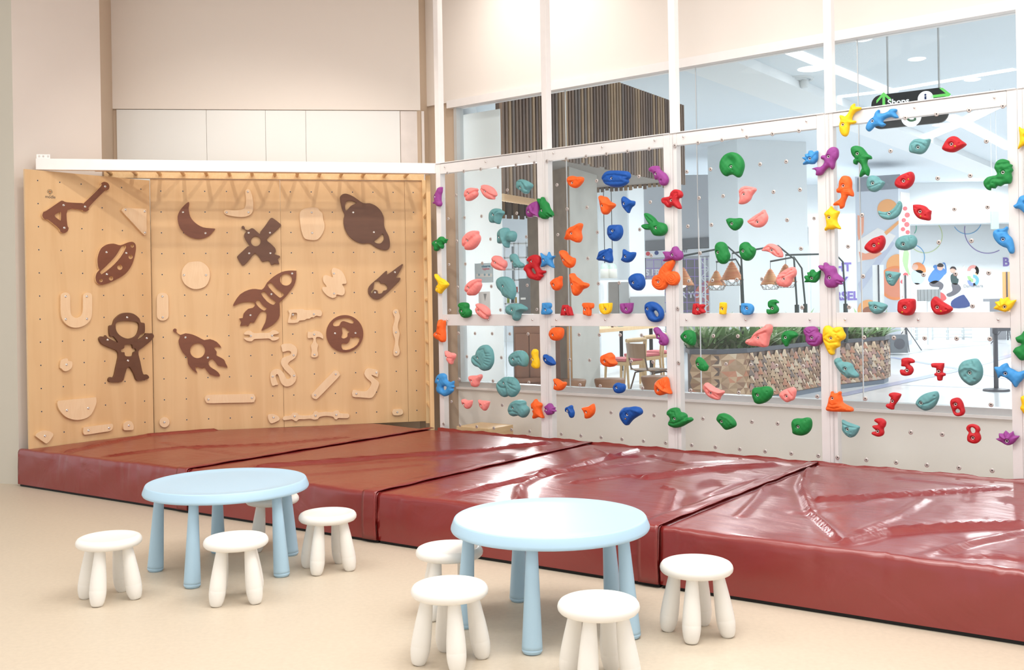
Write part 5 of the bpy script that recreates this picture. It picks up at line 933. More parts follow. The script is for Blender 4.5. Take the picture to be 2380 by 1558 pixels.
hold('shell_hold', 'teal smooth mussel-shaped hold at the sill, between red numbers', 'teal', 'H3', [(991,642),(1030,584),(1090,544),(1160,524),(1216,519),(1239,560),(1232,610),(1202,672),(1150,717),(1095,730),(1048,711),(1008,681)], (1055,645), rd=[([(1070,710),(1080,660),(1150,640),(1230,590)],.005,-.008)], dents=[((1206,568),.006,.006)])
hold('number_0_hold', 'red rounded number hold with one hole, across the sill', 'red', 'H3', [(1366,652),(1375,610),(1420,589),(1465,594),(1501,640),(1516,700),(1524,745),(1502,781),(1450,792),(1408,771),(1383,710)], (1427,660), holes=[[(1420,728),(1445,708),(1472,724),(1470,748),(1440,756),(1422,745)]], H=.034, b=.5)
hold('cat_hold', 'orange lying cat hold on the fourth post at the sill', 'orange', 'H3', [(6,716),(28,650),(39,590),(55,558),(60,525),(75,519),(90,540),(130,535),(150,519),(168,528),(166,560),(179,600),(187,640),(240,674),(291,700),(299,735),(262,743),(150,742),(48,737)], (83,593), rd=[([(55,650),(90,668),(140,655)],.004,-.004),([(40,690),(100,705),(180,690)],.005,-.005)], dents=[((247,705),.005,.005)])
hold('leaf_hold', 'teal folded leaf-shaped hold on the low wall, lower left of the fourth bay', 'teal', 'H3', [(179,842),(189,832),(230,854),(300,880),(364,904),(362,935),(337,987),(300,1020),(260,1022),(218,992),(184,942),(184,890)], (247,933), rd=[([(190,870),(260,905),(350,915)],.006,-.008),([(200,930),(240,990)],.004,-.005)], dents=[((278,1000),.005,.005),((292,965),.006,.003)])
hold('number_3_hold', 'red number 3 hold on the low wall', 'red', 'H3', [(539,826),(570,814),(620,819),(657,855),(651,900),(632,930),(637,975),(617,1007),(570,1015),(508,987),(515,963),(545,960),(550,944),(517,912),(520,894),(560,889),(577,875),(539,846)], (573,957), H=.032, b=.6)
hold('number_8_hold', 'red number 8 hold with an open upper ring, on the low wall', 'red', 'H3', [(1546,912),(1570,884),(1620,879),(1671,900),(1692,940),(1681,970),(1697,1010),(1697,1050),(1660,1087),(1605,1087),(1558,1062),(1554,1010),(1571,970),(1548,940)], (1617,1030), holes=[[(1584,930),(1592,917),(1614,912),(1641,935),(1641,968),(1605,980),(1587,957)]], H=.032, b=.6)
hold('crown_hold', 'purple spiky crown hold at the bottom of the fifth post', 'purple', 'H3', [(1864,1040),(1900,1030),(1899,981),(1945,984),(1971,949),(2011,984),(2052,956),(2067,1005),(2124,1009),(2092,1052),(2050,1097),(1990,1110),(1928,1077)], (1990,1062), n=2, rd=[([(1990,1040),(1972,960)],.005,.005),([(2000,1040),(2050,970)],.005,.005),([(1980,1045),(1915,1000)],.005,.005)])
# --- beyond the fifth post, mostly outside the photo
hold('starfish_hold', 'yellow starfish hold cut by the right photo edge, top', 'yellow', 'H1', [(2184,466),(2215,480),(2270,486),(2330,440),(2320,520),(2360,580),(2310,630),(2300,700),(2240,670),(2172,714),(2190,650),(2195,580)], (2270,570))
hold('whale_hold', 'sky blue hold with a narrow end, cut by the right photo edge', 'sky', 'H1', [(2123,1357),(2160,1330),(2185,1270),(2220,1243),(2290,1240),(2340,1300),(2330,1400),(2270,1450),(2190,1392),(2150,1388)], (2270,1320), dents=[((2140,1357),.005,.004)])
hold('monkey_hold', 'green figure hold cut by the right photo edge, under the rail', 'green', 'H2', [(2148,1390),(2175,1374),(2215,1350),(2245,1310),(2300,1300),(2360,1380),(2370,1520),(2330,1620),(2260,1640),(2200,1640),(2130,1560),(2120,1540),(2150,1500),(2200,1480),(2215,1455),(2170,1440)], (2290,1470), dents=[((2138,1540),.006,.005)])
hold('worm_hold', 'yellow hold cut by the right photo edge, at the sill', 'yellow', 'H3', [(2138,592),(2160,568),(2220,562),(2280,600),(2290,700),(2250,770),(2200,790),(2158,742),(2133,702),(2150,660)], (2230,680))

# ================================================================== CLEAR SHEETS WITH THEIR TEE NUTS
tn = MB(); tn.lathe([(.0040, .0008), (.0044, .0026), (.0060, .0026), (.0100, .0021), (.0135, .0012), (.0142, 0)], 18, None, 0)
tn.lathe([(.0026, -.0105), (.0040, .0016)], 6, None, 1); tn.lathe([(0, .0012), (.0042, .0012)], 8, None, 1, False)
tn_me = tn.mesh('tee_nut'); tn_me.materials.append(M['nut']); tn_me.materials.append(M['dark'])
DB = .1395 * K1; zt, zb = HC + .7997 * K1, HC + (.7997 - 1.5968) * K1; dz = (zt - zb) / 11
base = [0, .9306 * K1, 1.7867 * K1, 2.5807 * K1, 3.4368 * K1]; par = [1, -1, -1, 1, -1]
names = ['clear climbing sheet in the first bay, next to the timber wall', 'clear climbing sheet in the second bay, over the concrete column', 'clear climbing sheet in the third bay, before the planter and pendant lamps', 'clear climbing sheet in the fourth bay, under the hanging sign', 'clear climbing sheet at the right photo edge, mostly out of frame']
for k in range(5):
    s0_, s1_ = S[k] + (.058 if k == 0 else .083), S[k + 1] + .082
    sh = tag(empty('clear_sheet', mw=W1.mat(s0_, 0)), names[k], 'climbing sheet', 'clear climbing sheets')
    mb = MB(); mb.box((.002, .27, -.012), (s1_ - s0_ - .002, 2.553, 0)); mb.build('sheet', M['sheet'], sh)
    for row in range(12):                      # row 0 at the bottom
        z = zb + row * dz; a0_ = base[k] + (par[k] * DB / 2 if row % 2 else 0)
        for c in range(7):
            a = a0_ + c * DB
            if a > s1_ - .02 or a < s0_ + .02 or c > 5: continue
            hit = False
            for (o0, lp) in HOLDS:
                if abs(a - o0[0]) > .22 or abs(z - o0[1]) > .22: continue
                q = np.array([[a - o0[0], z - o0[1]]])
                if inside(q, lp[0])[0] or loopdist(q, lp[0])[0] < .008: hit = True; break
            if not hit: link('tee_nut', tn_me, sh, (), Matrix.Translation((a - s0_, z, .0003)))
# ================================================================== THE MALL BEYOND THE GLASS
ZC = 4.7
def on_z(px, py, z): return on_floor(px, py, z)
def xy(px, Y): r = ray(px, 700); return Vector((r.x * Y, Y, 0))
def zat(px, py, Y): return at(px, py, Y).z
white = mat('mall_white_paint', (238, 242, 244), .6)
pale = mat('mall_pale_grey_paint', (222, 227, 229), .6)
led = mat('led_strip', (255, 255, 255), .5, emit=((255, 255, 255), 2.2))
mb = MB(); p0, p1 = GL.p(-1.2, 0, -.12), GL.p(7.5, 0, -.12)
mb.prism([(p0.x, p0.y), (p1.x, p1.y), (30, -2), (40, 40), (-14, 40), (-14, 12)], -.12, -.001); mb.build('floor_mall', M['mfloor'])['kind'] = 'structure'
mb = MB(); mb.prism([(p0.x, p0.y), (p1.x, p1.y), (30, -2), (40, 40), (-14, 40), (-14, 12)], ZC, ZC + .1)
mb.build('ceiling_mall', mat('mall_ceiling_paint', (226, 234, 240), .8))['kind'] = 'structure'
def upright(name, p, q, z0, z1, m, t=.15, kind='structure', parent=None):
    d = (q - p).normalized(); n = Vector((-d.y, d.x, 0)); n = n if n.y > 0 else -n
    mb = MB(); c = [p, q, q + n * t, p + n * t]; mb.prism([(v.x, v.y) for v in c], z0, z1); o = mb.build(name, m, parent)
    if kind: o['kind'] = kind
    return o
upright('wall_mall_far', xy(1000, 33.0), xy(2700, 33.0), 0, ZC, white)
upright('wall_mall_left', Vector((-.6, 10.6, 0)), xy(1150, 30), 0, ZC, white)
for z_ in (1.2, 3.0): spot('board_fill_spot', (.05, 10.75, z_ + .3), (-.25, 9.5, z_), 110, 150, .8, (.97, .99, 1.0), .15)  # added spots behind the white board, only there to brighten it
# floor inlays
inlay = mat('blue_floor_inlay', (172, 184, 216), .25); gband = mat('grey_floor_inlay', (214, 219, 220), .25)
def strip(name, pts, w, m, z=.002):
    P = [on_floor(*p) for p in pts]; mb = MB()
    for a, b in zip(P, P[1:]):
        d = (b - a).normalized(); n = Vector((-d.y, d.x, 0)) * w / 2
        mb.add([(v.x, v.y, z) for v in (a - n, b - n, b + n, a + n)], [(0, 1, 2, 3)])
    o = mb.build(name, m); o['kind'] = 'structure'; return o
strip('floor_inlay', [(2071, 831), (2229.5, 858), (2283, 869), (2380, 887)], .16, inlay)
strip('floor_inlay', [(1950, 920), (2071, 894), (2229.6, 860), (2380, 818)], .20, inlay, .0025)
strip('floor_inlay', [(2055, 894), (2360, 905.5)], .035, inlay, .003)
strip('floor_inlay', [(2045, 826), (2125, 812), (2260, 800)], .9, gband, .0015)
# ceiling light lines and downlights
def cstrip(pts, w):
    P = [on_z(px, py, ZC) for px, py in pts]; mb = MB()
    for a, b in zip(P, P[1:]):
        d = (b - a).normalized(); n = Vector((-d.y, d.x, 0)) * w / 2
        mb.add([(v.x, v.y, ZC - .012) for v in (a - n, b - n, b + n, a + n)] + [(v.x, v.y, ZC - .001) for v in (a - n, b - n, b + n, a + n)], [(3, 2, 1, 0), (4, 5, 6, 7), (0, 1, 5, 4), (1, 2, 6, 5), (2, 3, 7, 6), (3, 0, 4, 7)])
    return mb.build('light_line', led)
for pts, w, lab in (([(1837, 118), (2072, 214)], .22, 'bright ceiling light line crossing upper left of the hanging sign'), ([(1936, 226), (2060, 211), (2358, 160)], .16, 'bright ceiling light line running behind the hanging sign rods'),
                    ([(2200, 268), (2236, 284), (2300, 317), (2352, 346)], .30, 'bright ceiling light line falling to the right below the hanging sign'), ([(2120, 332), (2236, 284), (2330, 236)], .36, 'bright ceiling light line rising to the right below the hanging sign'),
                    ([(2200, 451), (2352, 451)], .3, 'thin far ceiling light line near the fifth post')):
    tag(cstrip(pts, w), lab, 'ceiling light', 'ceiling light lines')
for px, py, r, lab in ((2004, 91, .13, 'round ceiling downlight, highest, left of the sign rods'), (2131, 137, .12, 'round ceiling downlight between the two sign rods'), (2260, 185, .12, 'round ceiling downlight right of the sign rods'), (1886, 160, .20, 'large ceiling downlight left of the fourth post'), (2192, 290, .2, 'ceiling downlight under the hanging sign'), (1645, 415, .5, 'ceiling downlight seen past the third post')):
    p = on_z(px, py, ZC); mb = MB(); mb.lathe([(0, -.01), (r * .8, -.01), (r, 0)], 20, Matrix.Translation((p.x, p.y, ZC - .002)))
    tag(mb.build('downlight', led), lab, 'ceiling light', 'ceiling downlights')
p = on_z(1846, 185, ZC); vent = tag(empty('air_diffuser', (p.x, p.y, ZC)), 'round white ceiling air diffuser left of the fourth post', 'air diffuser')
for k, (r0, r1) in enumerate(((.10, .13), (.17, .20), (.24, .30))):
    mb = MB(); mb.lathe([(r0, -.005), (r0 + .01, -.035 + .008 * k), (r1, -.015), (r1, 0)], 24); mb.build('ring', pale, vent)
p = on_z(1869, 199, ZC - .1); mb = MB(); mb.lathe([(0, -.03), (.05, -.03), (.07, .0), (.07, .09)], 16, Matrix.Translation(p)); tag(mb.build('smoke_detector', pale), 'small round detector on the mall ceiling beside the air diffuser', 'detector')
# dropped bulkhead running away under the ceiling
a, b = on_z(1600, 168, 4.56), on_z(2360, 444, 4.56); d = (b - a).normalized(); n = Vector((-d.y, d.x, 0)); n = n if n.x < 0 else -n
mb = MB(); q = [a - d * 2, b + d * 6, b + d * 6 + n * -.8, a - d * 2 + n * -.8]; mb.prism([(v.x, v.y) for v in q], 4.56, ZC - .001)
mb.build('ceiling_bulkhead', white)['kind'] = 'structure'
upright('wall_mall_bulkhead', xy(1300, 31.6), xy(2500, 31.6), 3.45, ZC - .001, white, .8)

# hanging sign
sl, sr = xy(2033, 12.5), xy(2212, 12.0)
sth = math.atan2(sr.y - sl.y, sr.x - sl.x); sL = (sr - sl).length
zb_ = zat(2212, 283, 12.0); zt_ = zat(2212, 201, 12.0); hh = zt_ - zb_
SW = Wall(sl.x, sl.y, sth)
sign = tag(empty('hanging_sign', mw=SW.mat(0, zb_)), 'black rounded hanging direction sign with green arrows reading Shops', 'sign')
def rrect(w, h, r, n=6, x0=0, y0=0):
    out = []
    for cx, cy, a0 in ((w - r, r, -90), (w - r, h - r, 0), (r, h - r, 90), (r, r, 180)):
        for k in range(n + 1): t = math.radians(a0 + 90 * k / n); out.append((x0 + cx + r * math.cos(t), y0 + cy + r * math.sin(t)))
    return out
mb = MB(); mb.prism(rrect(sL, hh, .11), -.04, 0); mb.build('board', mat('sign_black', (44, 48, 50), .35), sign)
grn = mat('sign_green', (120, 226, 110), .5, emit=((120, 226, 110), .35)); wht = mat('sign_white', (245, 248, 250), .5, emit=((245, 248, 250), .5)); navy = mat('sign_navy', (40, 60, 120), .5); dgreen = mat('sign_dark_green', (70, 130, 90), .5)
def spos(px, py): a, z = SW.hit(px, py, .002); return a, z - zb_
def flat(name, pts, m, parent, z=.003, t=.004):
    return link(name, slab([pts], z - t, z, name, [m, m]), parent)
ax, az = spos(2054, 232)
def arrow(c, s, ang):
    P = [(0, 1), (.75, .2), (.75, -.12), (.14, .5), (.14, -1), (-.14, -1), (-.14, .5), (-.75, -.12), (-.75, .2)]
    ca, sa = math.cos(ang), math.sin(ang); return [(c[0] + s * (x * ca - y * sa), c[1] + s * (x * sa + y * ca)) for x, y in P]
flat('arrow', arrow((ax, az - .02), .115, 0), grn, sign)
ax, az = spos(2186, 222); flat('arrow', arrow((ax, az), .115, -math.pi / 2), grn, sign)
ax, az = spos(2088, 237); link('lettering', text_mesh('Shops', .105, .001, .002), sign, [wht], Matrix.Translation((ax, az, .003)))
ax, az = spos(2151, 229); flat('info_disc', circle(ax, az, .088, 28), wht, sign); link('lettering', text_mesh('i', .15, .001, .004), sign, [navy], Matrix.Translation((ax, az, .0045)))
ax, az = spos(2118, 272); flat('level_disc', circle(ax, az, .115, 28), wht, sign, .006, .03); link('lettering', text_mesh('G', .17, .001, .004), sign, [dgreen], Matrix.Translation((ax, az, .0075)))
for px in (2064, 2183):
    a, z = SW.hit(px, 215, -.02); mb = MB(); mb.tube([(a, hh, -.02), (a, ZC - zb_, -.02)], .012, 8); mb.build('rod', M['alu'], sign)

# white pillar and poster pillar
upright('wall_mall_pillar', xy(1719, 22.0), xy(1880, 22.6), 0, ZC - .001, pale, 1.2)
PA, PB, PC_ = xy(1992, 26.4), xy(2092, 26.0), xy(2118, 27.4)
mb = MB(); mb.prism([(PA.x, PA.y), (PB.x, PB.y), (PC_.x, PC_.y), (PC_.x - 1.05, PC_.y + .4)], 0, 4.34); mb.build('wall_mall_poster_pillar', mat('poster_ground', (214, 220, 230), .6))['kind'] = 'structure'
PW_ = Wall(PA.x, PA.y, math.atan2(PB.y - PA.y, PB.x - PA.x)); PL = (PB - PA).length
PS = Wall(PB.x, PB.y, math.atan2(PC_.y - PB.y, PC_.x - PB.x)); PSL = (PC_ - PB).length
gb = mat('grey_band', (150, 156, 166), .5, noise=(2, .2))
def prt(name, W, pxs, m, parent, off=.012, t=.010, sm=0, clip=None):
    P = [W.hit(px, py, off) for px, py in pxs]
    if clip: P = [(min(max(a, clip[0]), clip[1]), z) for a, z in P]
    if sm: P = smooth_loop(P, sm)
    if clip: P = [(min(max(a, clip[0] ), clip[1]), z) for a, z in P]
    # drop repeats
    Q = [P[0]]
    for p in P[1:]:
        if (p[0] - Q[-1][0]) ** 2 + (p[1] - Q[-1][1]) ** 2 > 1e-7: Q.append(p)
    if (Q[0][0] - Q[-1][0]) ** 2 + (Q[0][1] - Q[-1][1]) ** 2 < 1e-7: Q.pop()
    o = link(name, slab([Q], off - t, off, name, [m, m]), parent, (), W.mat() if parent is None else parent.matrix_basis.inverted() @ W.mat()); return o
po = tag(empty('fruit_poster', mw=PW_.mat()), 'tall poster of orange fruit and sliced citrus on the far pillar', 'poster')
og = mat('print_orange', (250, 178, 116), .6); og2 = mat('print_orange_deep', (246, 150, 92), .6); sal = mat('print_salmon', (246, 170, 140), .6); slc = mat('print_citrus', (236, 150, 120), .6); crm = mat('print_cream', (246, 240, 236), .6); lil = mat('print_lilac', (196, 202, 220), .6); red = mat('print_red', (222, 84, 92), .6); lgr = mat('print_leaf', (170, 206, 150), .6); brn = mat('print_brown', (168, 110, 86), .6)
cl_ = (.0, PL)
prt('band', PW_, [(1992, 414), (2092, 405), (2092, 438), (1992, 446)], gb, po, .014)
prt('fruit', PW_, circle(2063, 487, 24), og, po, .013, clip=cl_)
prt('fruit', PW_, circle(2087, 618, 27, 28), og, po, .013, clip=cl_)
prt('fruit', PW_, circle(2082, 658, 40, 30), og2, po, .015, clip=cl_)
prt('fruit_flesh', PW_, circle(2082, 658, 34, 30), slc, po, .018, clip=cl_)
prt('fruit', PW_, circle(2018, 722, 25, 28), og, po, .013, clip=cl_)
prt('fruit_stone', PW_, circle(2018, 727, 14, 20), brn, po, .017, clip=cl_)
prt('peel', PW_, [(1993, 500), (2008, 505), (2007, 540), (1996, 560), (1993, 545)], sal, po, .013, clip=cl_)
prt('plate', PW_, [(1993, 560), (2040, 530), (2082, 548), (2060, 580), (2030, 600), (1993, 610)], crm, po, .0125, clip=cl_)
prt('fruit', PW_, [(1996, 585), (2012, 590), (2040, 580), (2050, 590), (2030, 602), (2000, 606)], sal, po, .015, clip=cl_)
prt('spoon', PW_, [(2055, 540), (2091, 512), (2092, 520), (2060, 547)], og, po, .015, clip=cl_)
prt('shadow_tone', PW_, [(1994, 660), (2070, 560), (2080, 565), (2000, 680)], lil, po, .0122, clip=cl_)
po2 = tag(empty('tomato_poster', mw=PS.mat()), 'narrow poster of red cherry tomatoes and leaves on the side of the far pillar', 'poster')
cs = (0, PSL)
prt('ground', PS, [(2093, 446), (2117, 450), (2117, 790), (2093, 800)], crm, po2, .010, clip=cs)
for i, (px, py, r) in enumerate(((2104, 485, 5), (2109, 500, 6), (2101, 512, 5), (2108, 522, 6), (2099, 533, 5), (2110, 540, 5), (2102, 552, 5), (2105, 640, 6), (2100, 655, 6), (2104, 670, 5), (2102, 690, 5))):
    prt('tomato', PS, circle(px, py, r, 12), red, po2, .016, clip=cs)
prt('leaf', PS, [(2104, 575), (2113, 590), (2110, 620), (2116, 640), (2106, 630), (2098, 605)], lgr, po2, .015, sm=2, clip=cs)

# mural on the far wall: arcs, jumping people, the number three
FW = Wall(0, 33.0, 0)
mu = tag(empty('wall_mural', mw=FW.mat()), 'wall mural of jumping people with coloured arcs and a rainbow number three', 'mural')
def arc(cx, cy, r, a0, a1, m, w=1.6):
    pts = [(cx + (r + w / 2) * math.cos(math.radians(t)), cy + (r + w / 2) * math.sin(math.radians(t))) for t in np.linspace(a0, a1, 26)]
    pts += [(cx + (r - w / 2) * math.cos(math.radians(t)), cy + (r - w / 2) * math.sin(math.radians(t))) for t in np.linspace(a1, a0, 26)]
    return prt('arc', FW, pts, m, mu, .012)
skyp = mat('print_sky_blue', (110, 178, 226), .6); pur = mat('print_purple', (140, 124, 186), .6); lime = mat('print_lime', (206, 222, 160), .6); teal = mat('print_teal', (110, 196, 170), .6)
arc(2150, 548, 40, 0, 150, lime, 1.5); arc(2150, 548, 40, -62, 0, lime, 1.5); arc(2110, 530, 20, -30, 40, teal, 1.6); arc(2120, 598, 29, -70, 60, skyp, 1.7)
arc(2248, 510, 34, 12, 150, skyp, 1.6); arc(2296, 535, 54, 60, 190, pur, 1.6)
skin = mat('print_skin', (238, 190, 170), .6); hair = mat('print_dark_hair', (58, 50, 52), .6); bl1 = mat('print_blue_cloth', (82, 138, 206), .6); bl2 = mat('print_pale_blue_cloth', (196, 216, 238), .6); gry = mat('print_grey_cloth', (112, 110, 118), .6); nvy = mat('print_navy_cloth', (66, 84, 140), .6); grn2 = mat('print_bottle_cloth', (60, 84, 84), .6); rdp = mat('print_red_cloth', (226, 100, 100), .6)
def fig(name, pts, m, off=.014, sm=3): return prt(name, FW, pts, m, mu, off, sm=sm)
fig('print_hair', [(2122, 615), (2135, 610), (2148, 618), (2152, 632), (2140, 636), (2126, 628)], og2)
fig('print_head', circle(2127, 621, 7, 12), skin, .017)
fig('print_jacket', [(2120, 632), (2140, 628), (2150, 640), (2146, 655), (2130, 662), (2120, 650)], bl2)
fig('print_trousers', [(2121, 660), (2140, 660), (2150, 676), (2138, 690), (2121, 680)], crm)
fig('print_jacket', [(2157, 650), (2168, 630), (2182, 622), (2196, 626), (2194, 640), (2180, 655), (2168, 660)], bl1)
fig('print_arm', [(2169, 620), (2176, 616), (2188, 628), (2196, 632), (2196, 616), (2190, 612), (2197, 612), (2200, 634), (2188, 640), (2176, 628)], bl1, .018)
fig('print_head', circle(2185, 622, 7, 12), skin, .02); fig('print_hair', [(2178, 618), (2184, 612), (2192, 615), (2192, 620), (2183, 621)], hair, .023)
fig('print_trousers', [(2160, 658), (2176, 652), (2192, 660), (2190, 672), (2176, 680), (2184, 668), (2166, 666)], gry)
fig('print_vest', [(2210, 640), (2222, 636), (2228, 650), (2224, 662), (2212, 658)], grn2)
fig('print_arm', [(2224, 640), (2236, 624), (2242, 616), (2240, 628), (2228, 648)], crm, .017)
fig('print_head', circle(2215, 628, 6.5, 12), skin, .017); fig('print_hair', [(2208, 626), (2212, 620), (2220, 621), (2223, 628), (2215, 624)], hair, .02)
fig('print_trousers', [(2212, 660), (2226, 660), (2234, 672), (2222, 684), (2206, 690), (2200, 684), (2214, 676)], gry)
fig('print_jacket', [(2176, 678), (2192, 682), (2200, 694), (2190, 700), (2178, 692)], rdp)
fig('print_trousers', [(2212, 700), (2236, 686), (2244, 690), (2254, 712), (2216, 716)], nvy)
three = [((255, 160, 150), 30, 150), ((250, 190, 110), 100, 0), ((160, 210, 120), 60, 20)]
for k, (cy, c, a0, a1) in enumerate(((630, (246, 168, 160), 180, 400), (630, (248, 200, 140), -60, 50), (642, (170, 214, 150), 90, 180), (652, (120, 190, 220), -90, 90), (652, (140, 160, 220), 60, 180))):
    arc(2262, cy, 10, a0, a1, mat('print_three_%d' % k, c, .6), 7)
za = FW.hit(2262, 665, .012); link('lettering', text_mesh('Damansara', .14, .002, .0), mu, [mat('print_pale_grey', (168, 168, 172), .6)], Matrix.Translation((za[0], za[1], .014)))
# purple lettering on the white wall left of the poster pillar
LW = Wall(0, 29.0, 0)
a0_, a1_ = LW.hit(1885, 600)[0], LW.hit(1992, 600)[0]
upright('wall_mall_lettered', Vector((a0_, 29.0, 0)), Vector((a1_, 29.0, 0)), 0, 3.6, white, .2)
lt = tag(empty('wall_lettering', mw=LW.mat()), 'large purple lettering on the white mall wall, partly hidden by a post', 'lettering')
pl_ = mat('purple_lettering', (134, 116, 190), .6)
for s, px, py, h in (('iHT', 1957, 622, 20), ('Y', 1962, 655, 20), ('RSEL', 1968, 689, 20)):
    a, z = LW.hit(px, py, .012); link('lettering', text_mesh(s, h / F_PX * 29 * 1.38, .003, .012), lt, [pl_], Matrix.Translation((a, z, .006)))
a, z = FW.hit(2338, 610, .012); lb = tag(link('wall_lettering', text_mesh('B', 20 / F_PX * 33 * 1.38, .003, .012), None, [pl_], FW.mat(a, z, .008)), 'purple letter B on the far wall beside the fifth post', 'lettering')

# slatted timber canopy of the cafe, and its column
cwood = [wood_mat('slat_%d' % i, c, tuple(v * .86 for v in c), (3, 3, .8), .6) for i, c in enumerate(((150, 124, 106), (178, 150, 124), (128, 106, 94), (196, 164, 130), (142, 126, 116)))]
rs = random.Random(4)
def slats(name, p, q, z0, z1, w, gap, dpt, parent):
    """face of upright battens from p to q"""
    d = (q - p); L = d.length; d.normalize(); n = Vector((d.y, -d.x, 0)); n = n if n.y < 0 else -n
    mb = MB(); x = 0
    while x < L:
        a = p + d * x; b = p + d * min(L, x + w); k = rs.randrange(5)
        z = z0 + rs.choice((0, 0, .0, .02))
        mb.prism([(v.x, v.y) for v in (a + n * dpt, b + n * dpt, b, a)], z, z1, k); x += w + gap
    o = mb.build(name, cwood, parent); o['kind'] = 'stuff'
    mb = MB(); mb.prism([(v.x, v.y) for v in (p, q, q - n * .03, p - n * .03)], z0 + .05, z1); mb.build('backing', mat('slat_backing', (92, 78, 70), .8), parent)
cano = tag(empty('slatted_canopy'), 'large hanging cafe canopy clad in upright brown timber slats', 'canopy')
zc0 = 2.9; cn, cc, cf = xy(1165, 10.35), xy(1593, 14.1), xy(1392, 14.75)
cn2 = xy(1120, 14.9)
slats('slat_face', cn, cc, zc0, 3.985, .042, .030, .03, cano)
mb = MB(); mb.prism([(v.x, v.y) for v in (cn, cc, cf, cn2)], zc0 + .05, zc0 + .07); mb.build('soffit', mat('canopy_soffit', (176, 170, 164), .7, noise=(2, .1)), cano)
slats('slat_face', cf, cc, zc0 - .02, zc0 + .30, .042, .030, .03, cano)
slats('slat_face', cn2, cf, zc0 - .02, zc0 + .30, .042, .030, .03, cano)
cano3 = tag(empty('slat_screen'), 'far dark timber slat screen under the lower slat tips, white wall showing between slats', 'screen')
slats('slat_face', xy(1166, 13.2), xy(1240, 13.6), 2.42, 2.948, .06, .055, .03, cano3)
cano2 = tag(empty('slat_screen'), 'lower timber slat screen seen through the first bay, ending in pale slat tips', 'screen')
slats('slat_face', xy(1168, 9.95), xy(1256, 10.65), 2.37, ZC - .001, .042, .030, .03, cano2)
mb = MB()
pA_, pB_ = xy(1170, 9.9), xy(1256, 10.6); nn = 14
for i in range(nn):
    c = pA_.lerp(pB_, (i + .3) / nn); mb.box((c.x - .02, c.y - .03, 2.33), (c.x + .02, c.y, 2.40))
mb.build('slat_tips', mat('slat_tip_wood', (222, 190, 152), .6), cano2)['kind'] = 'stuff'
conc = mat('raw_concrete', (224, 222, 214), .8, bump=(8, .4, 8), noise=(2.2, .16))
k0, k1, k2 = xy(1231, 13.3), xy(1328, 12.3), xy(1392, 13.2)
mb = MB(); mb.prism([(v.x, v.y) for v in (k0, k1, k2, k0 + (k2 - k1))], 0, zc0 + .05); mb.build('wall_mall_concrete_column', conc)['kind'] = 'structure'
upright('wall_mall_column_shade_face', k0 + (k0 - k1).normalized() * -.0 + Vector((-.012, -.012, 0)), k1 + Vector((-.012, -.012, 0)), 0, zc0 + .05, mat('brown_rough_shade_tone', (186, 168, 150), .85, bump=(30, .5, 8), noise=(9, .2)), .011)  # added thin sheet: rough brown tone, with this face's shade painted in

# things seen left of the column through the first bay
wood_b = wood_mat('brown_joinery', (152, 108, 84), (120, 82, 64), (3, 3, .8), .4)
def cbox(name, px0, px1, py0, py1, Y, dep, m, label=None, cat=None, group=None, bevel=.004, parent=None):
    a, b = xy(px0, Y), xy(px1, Y); z1, z0 = zat(px0, py0, Y), max(0, zat(px0, py1, Y))
    mb = MB(); mb.box((a.x, Y, z0), (b.x, Y + dep, z1)); o = mb.build(name, m, parent, bevel=bevel)
    if label: tag(o, label, cat, group)
    return o
cb = tag(empty('cafe_cabinet'), 'brown timber cafe cabinet behind the lower part of the first bay', 'cabinet')
cbox('body', 1193, 1262, 760, 1000, 11.2, .5, wood_b, parent=cb)
for i in range(2): cbox('door', 1196 + i * 33, 1227 + i * 33, 776, 880, 11.18, .018, wood_b, parent=cb)
cbox('shelf_board', 1186, 1270, 880, 890, 11.1, .1, wood_b, parent=cb)
cbox('menu_board', 1207, 1233, 648, 1200, 11.75, .05, mat('slate_grey', (112, 116, 120), .5), 'grey upright notice board with a small white label, left of the column', 'board')
cbox('board_label', 1210, 1222, 692, 697, 11.741, .009, M['board'], 'small white label stuck on the grey notice board', 'label')
wf = tag(empty('shelf_rack'), 'white display rack with coloured boxes seen beyond the first bay', 'rack')
for px in (1174, 1196, 1206, 1224, 1231): cbox('upright', px, px + 1.6, 560, 1000, 15, .05, white, parent=wf, bevel=0)
for py in (565, 598, 625, 650, 680, 705, 735): cbox('shelf', 1172, 1233, py, py + 3, 15, .3, white, parent=wf, bevel=0)
cols = [(120, 130, 190), (244, 196, 60), (222, 96, 84), (200, 220, 120), (90, 100, 110), (240, 240, 240)]
cmat = [mat('box_print_%d' % i, c, .6) for i, c in enumerate(cols)]
cnm = ('lilac', 'yellow', 'coral', 'lime', 'charcoal', 'white')
for i, (cidx, row) in enumerate(((0, 0), (1, 0), (2, 0), (3, 1), (4, 1), (1, 1), (2, 2), (5, 2), (0, 2))):
    px = 1177 + (i % 3) * 9 + rs.random() * 3; py = (680, 705, 735)[row]
    cbox('carton', px, px + 6, py - 11 - rs.random() * 5, py - .5, 15.05 + rs.random() * .05, .15, cmat[cidx], 'small %s carton on the %s shelf of the display rack' % (cnm[cidx], ('upper', 'middle', 'lower')[row]), 'carton', 'cartons on the display rack', 0)
for px in (1191, 1226): cbox('grey_post', px, px + 7, 573, 1000, 16, .1, mat('grey_post_paint_%d' % px, (150, 156, 160), .6), 'grey post behind the display rack, %s' % ('left one' if px == 1191 else 'right one'), 'post')
cbox('timber_post', 1316, 1327.5, 760, 960, 12.1, .12, wood_mat('oak_post', (214, 172, 120), (196, 150, 100), (3, 3, .8), .4), 'orange brown timber post at the left of the concrete column', 'post')
cbox('timber_post', 1284, 1300, 760, 960, 12.0, .12, wood_b, 'darker brown timber post beside the second post', 'post')

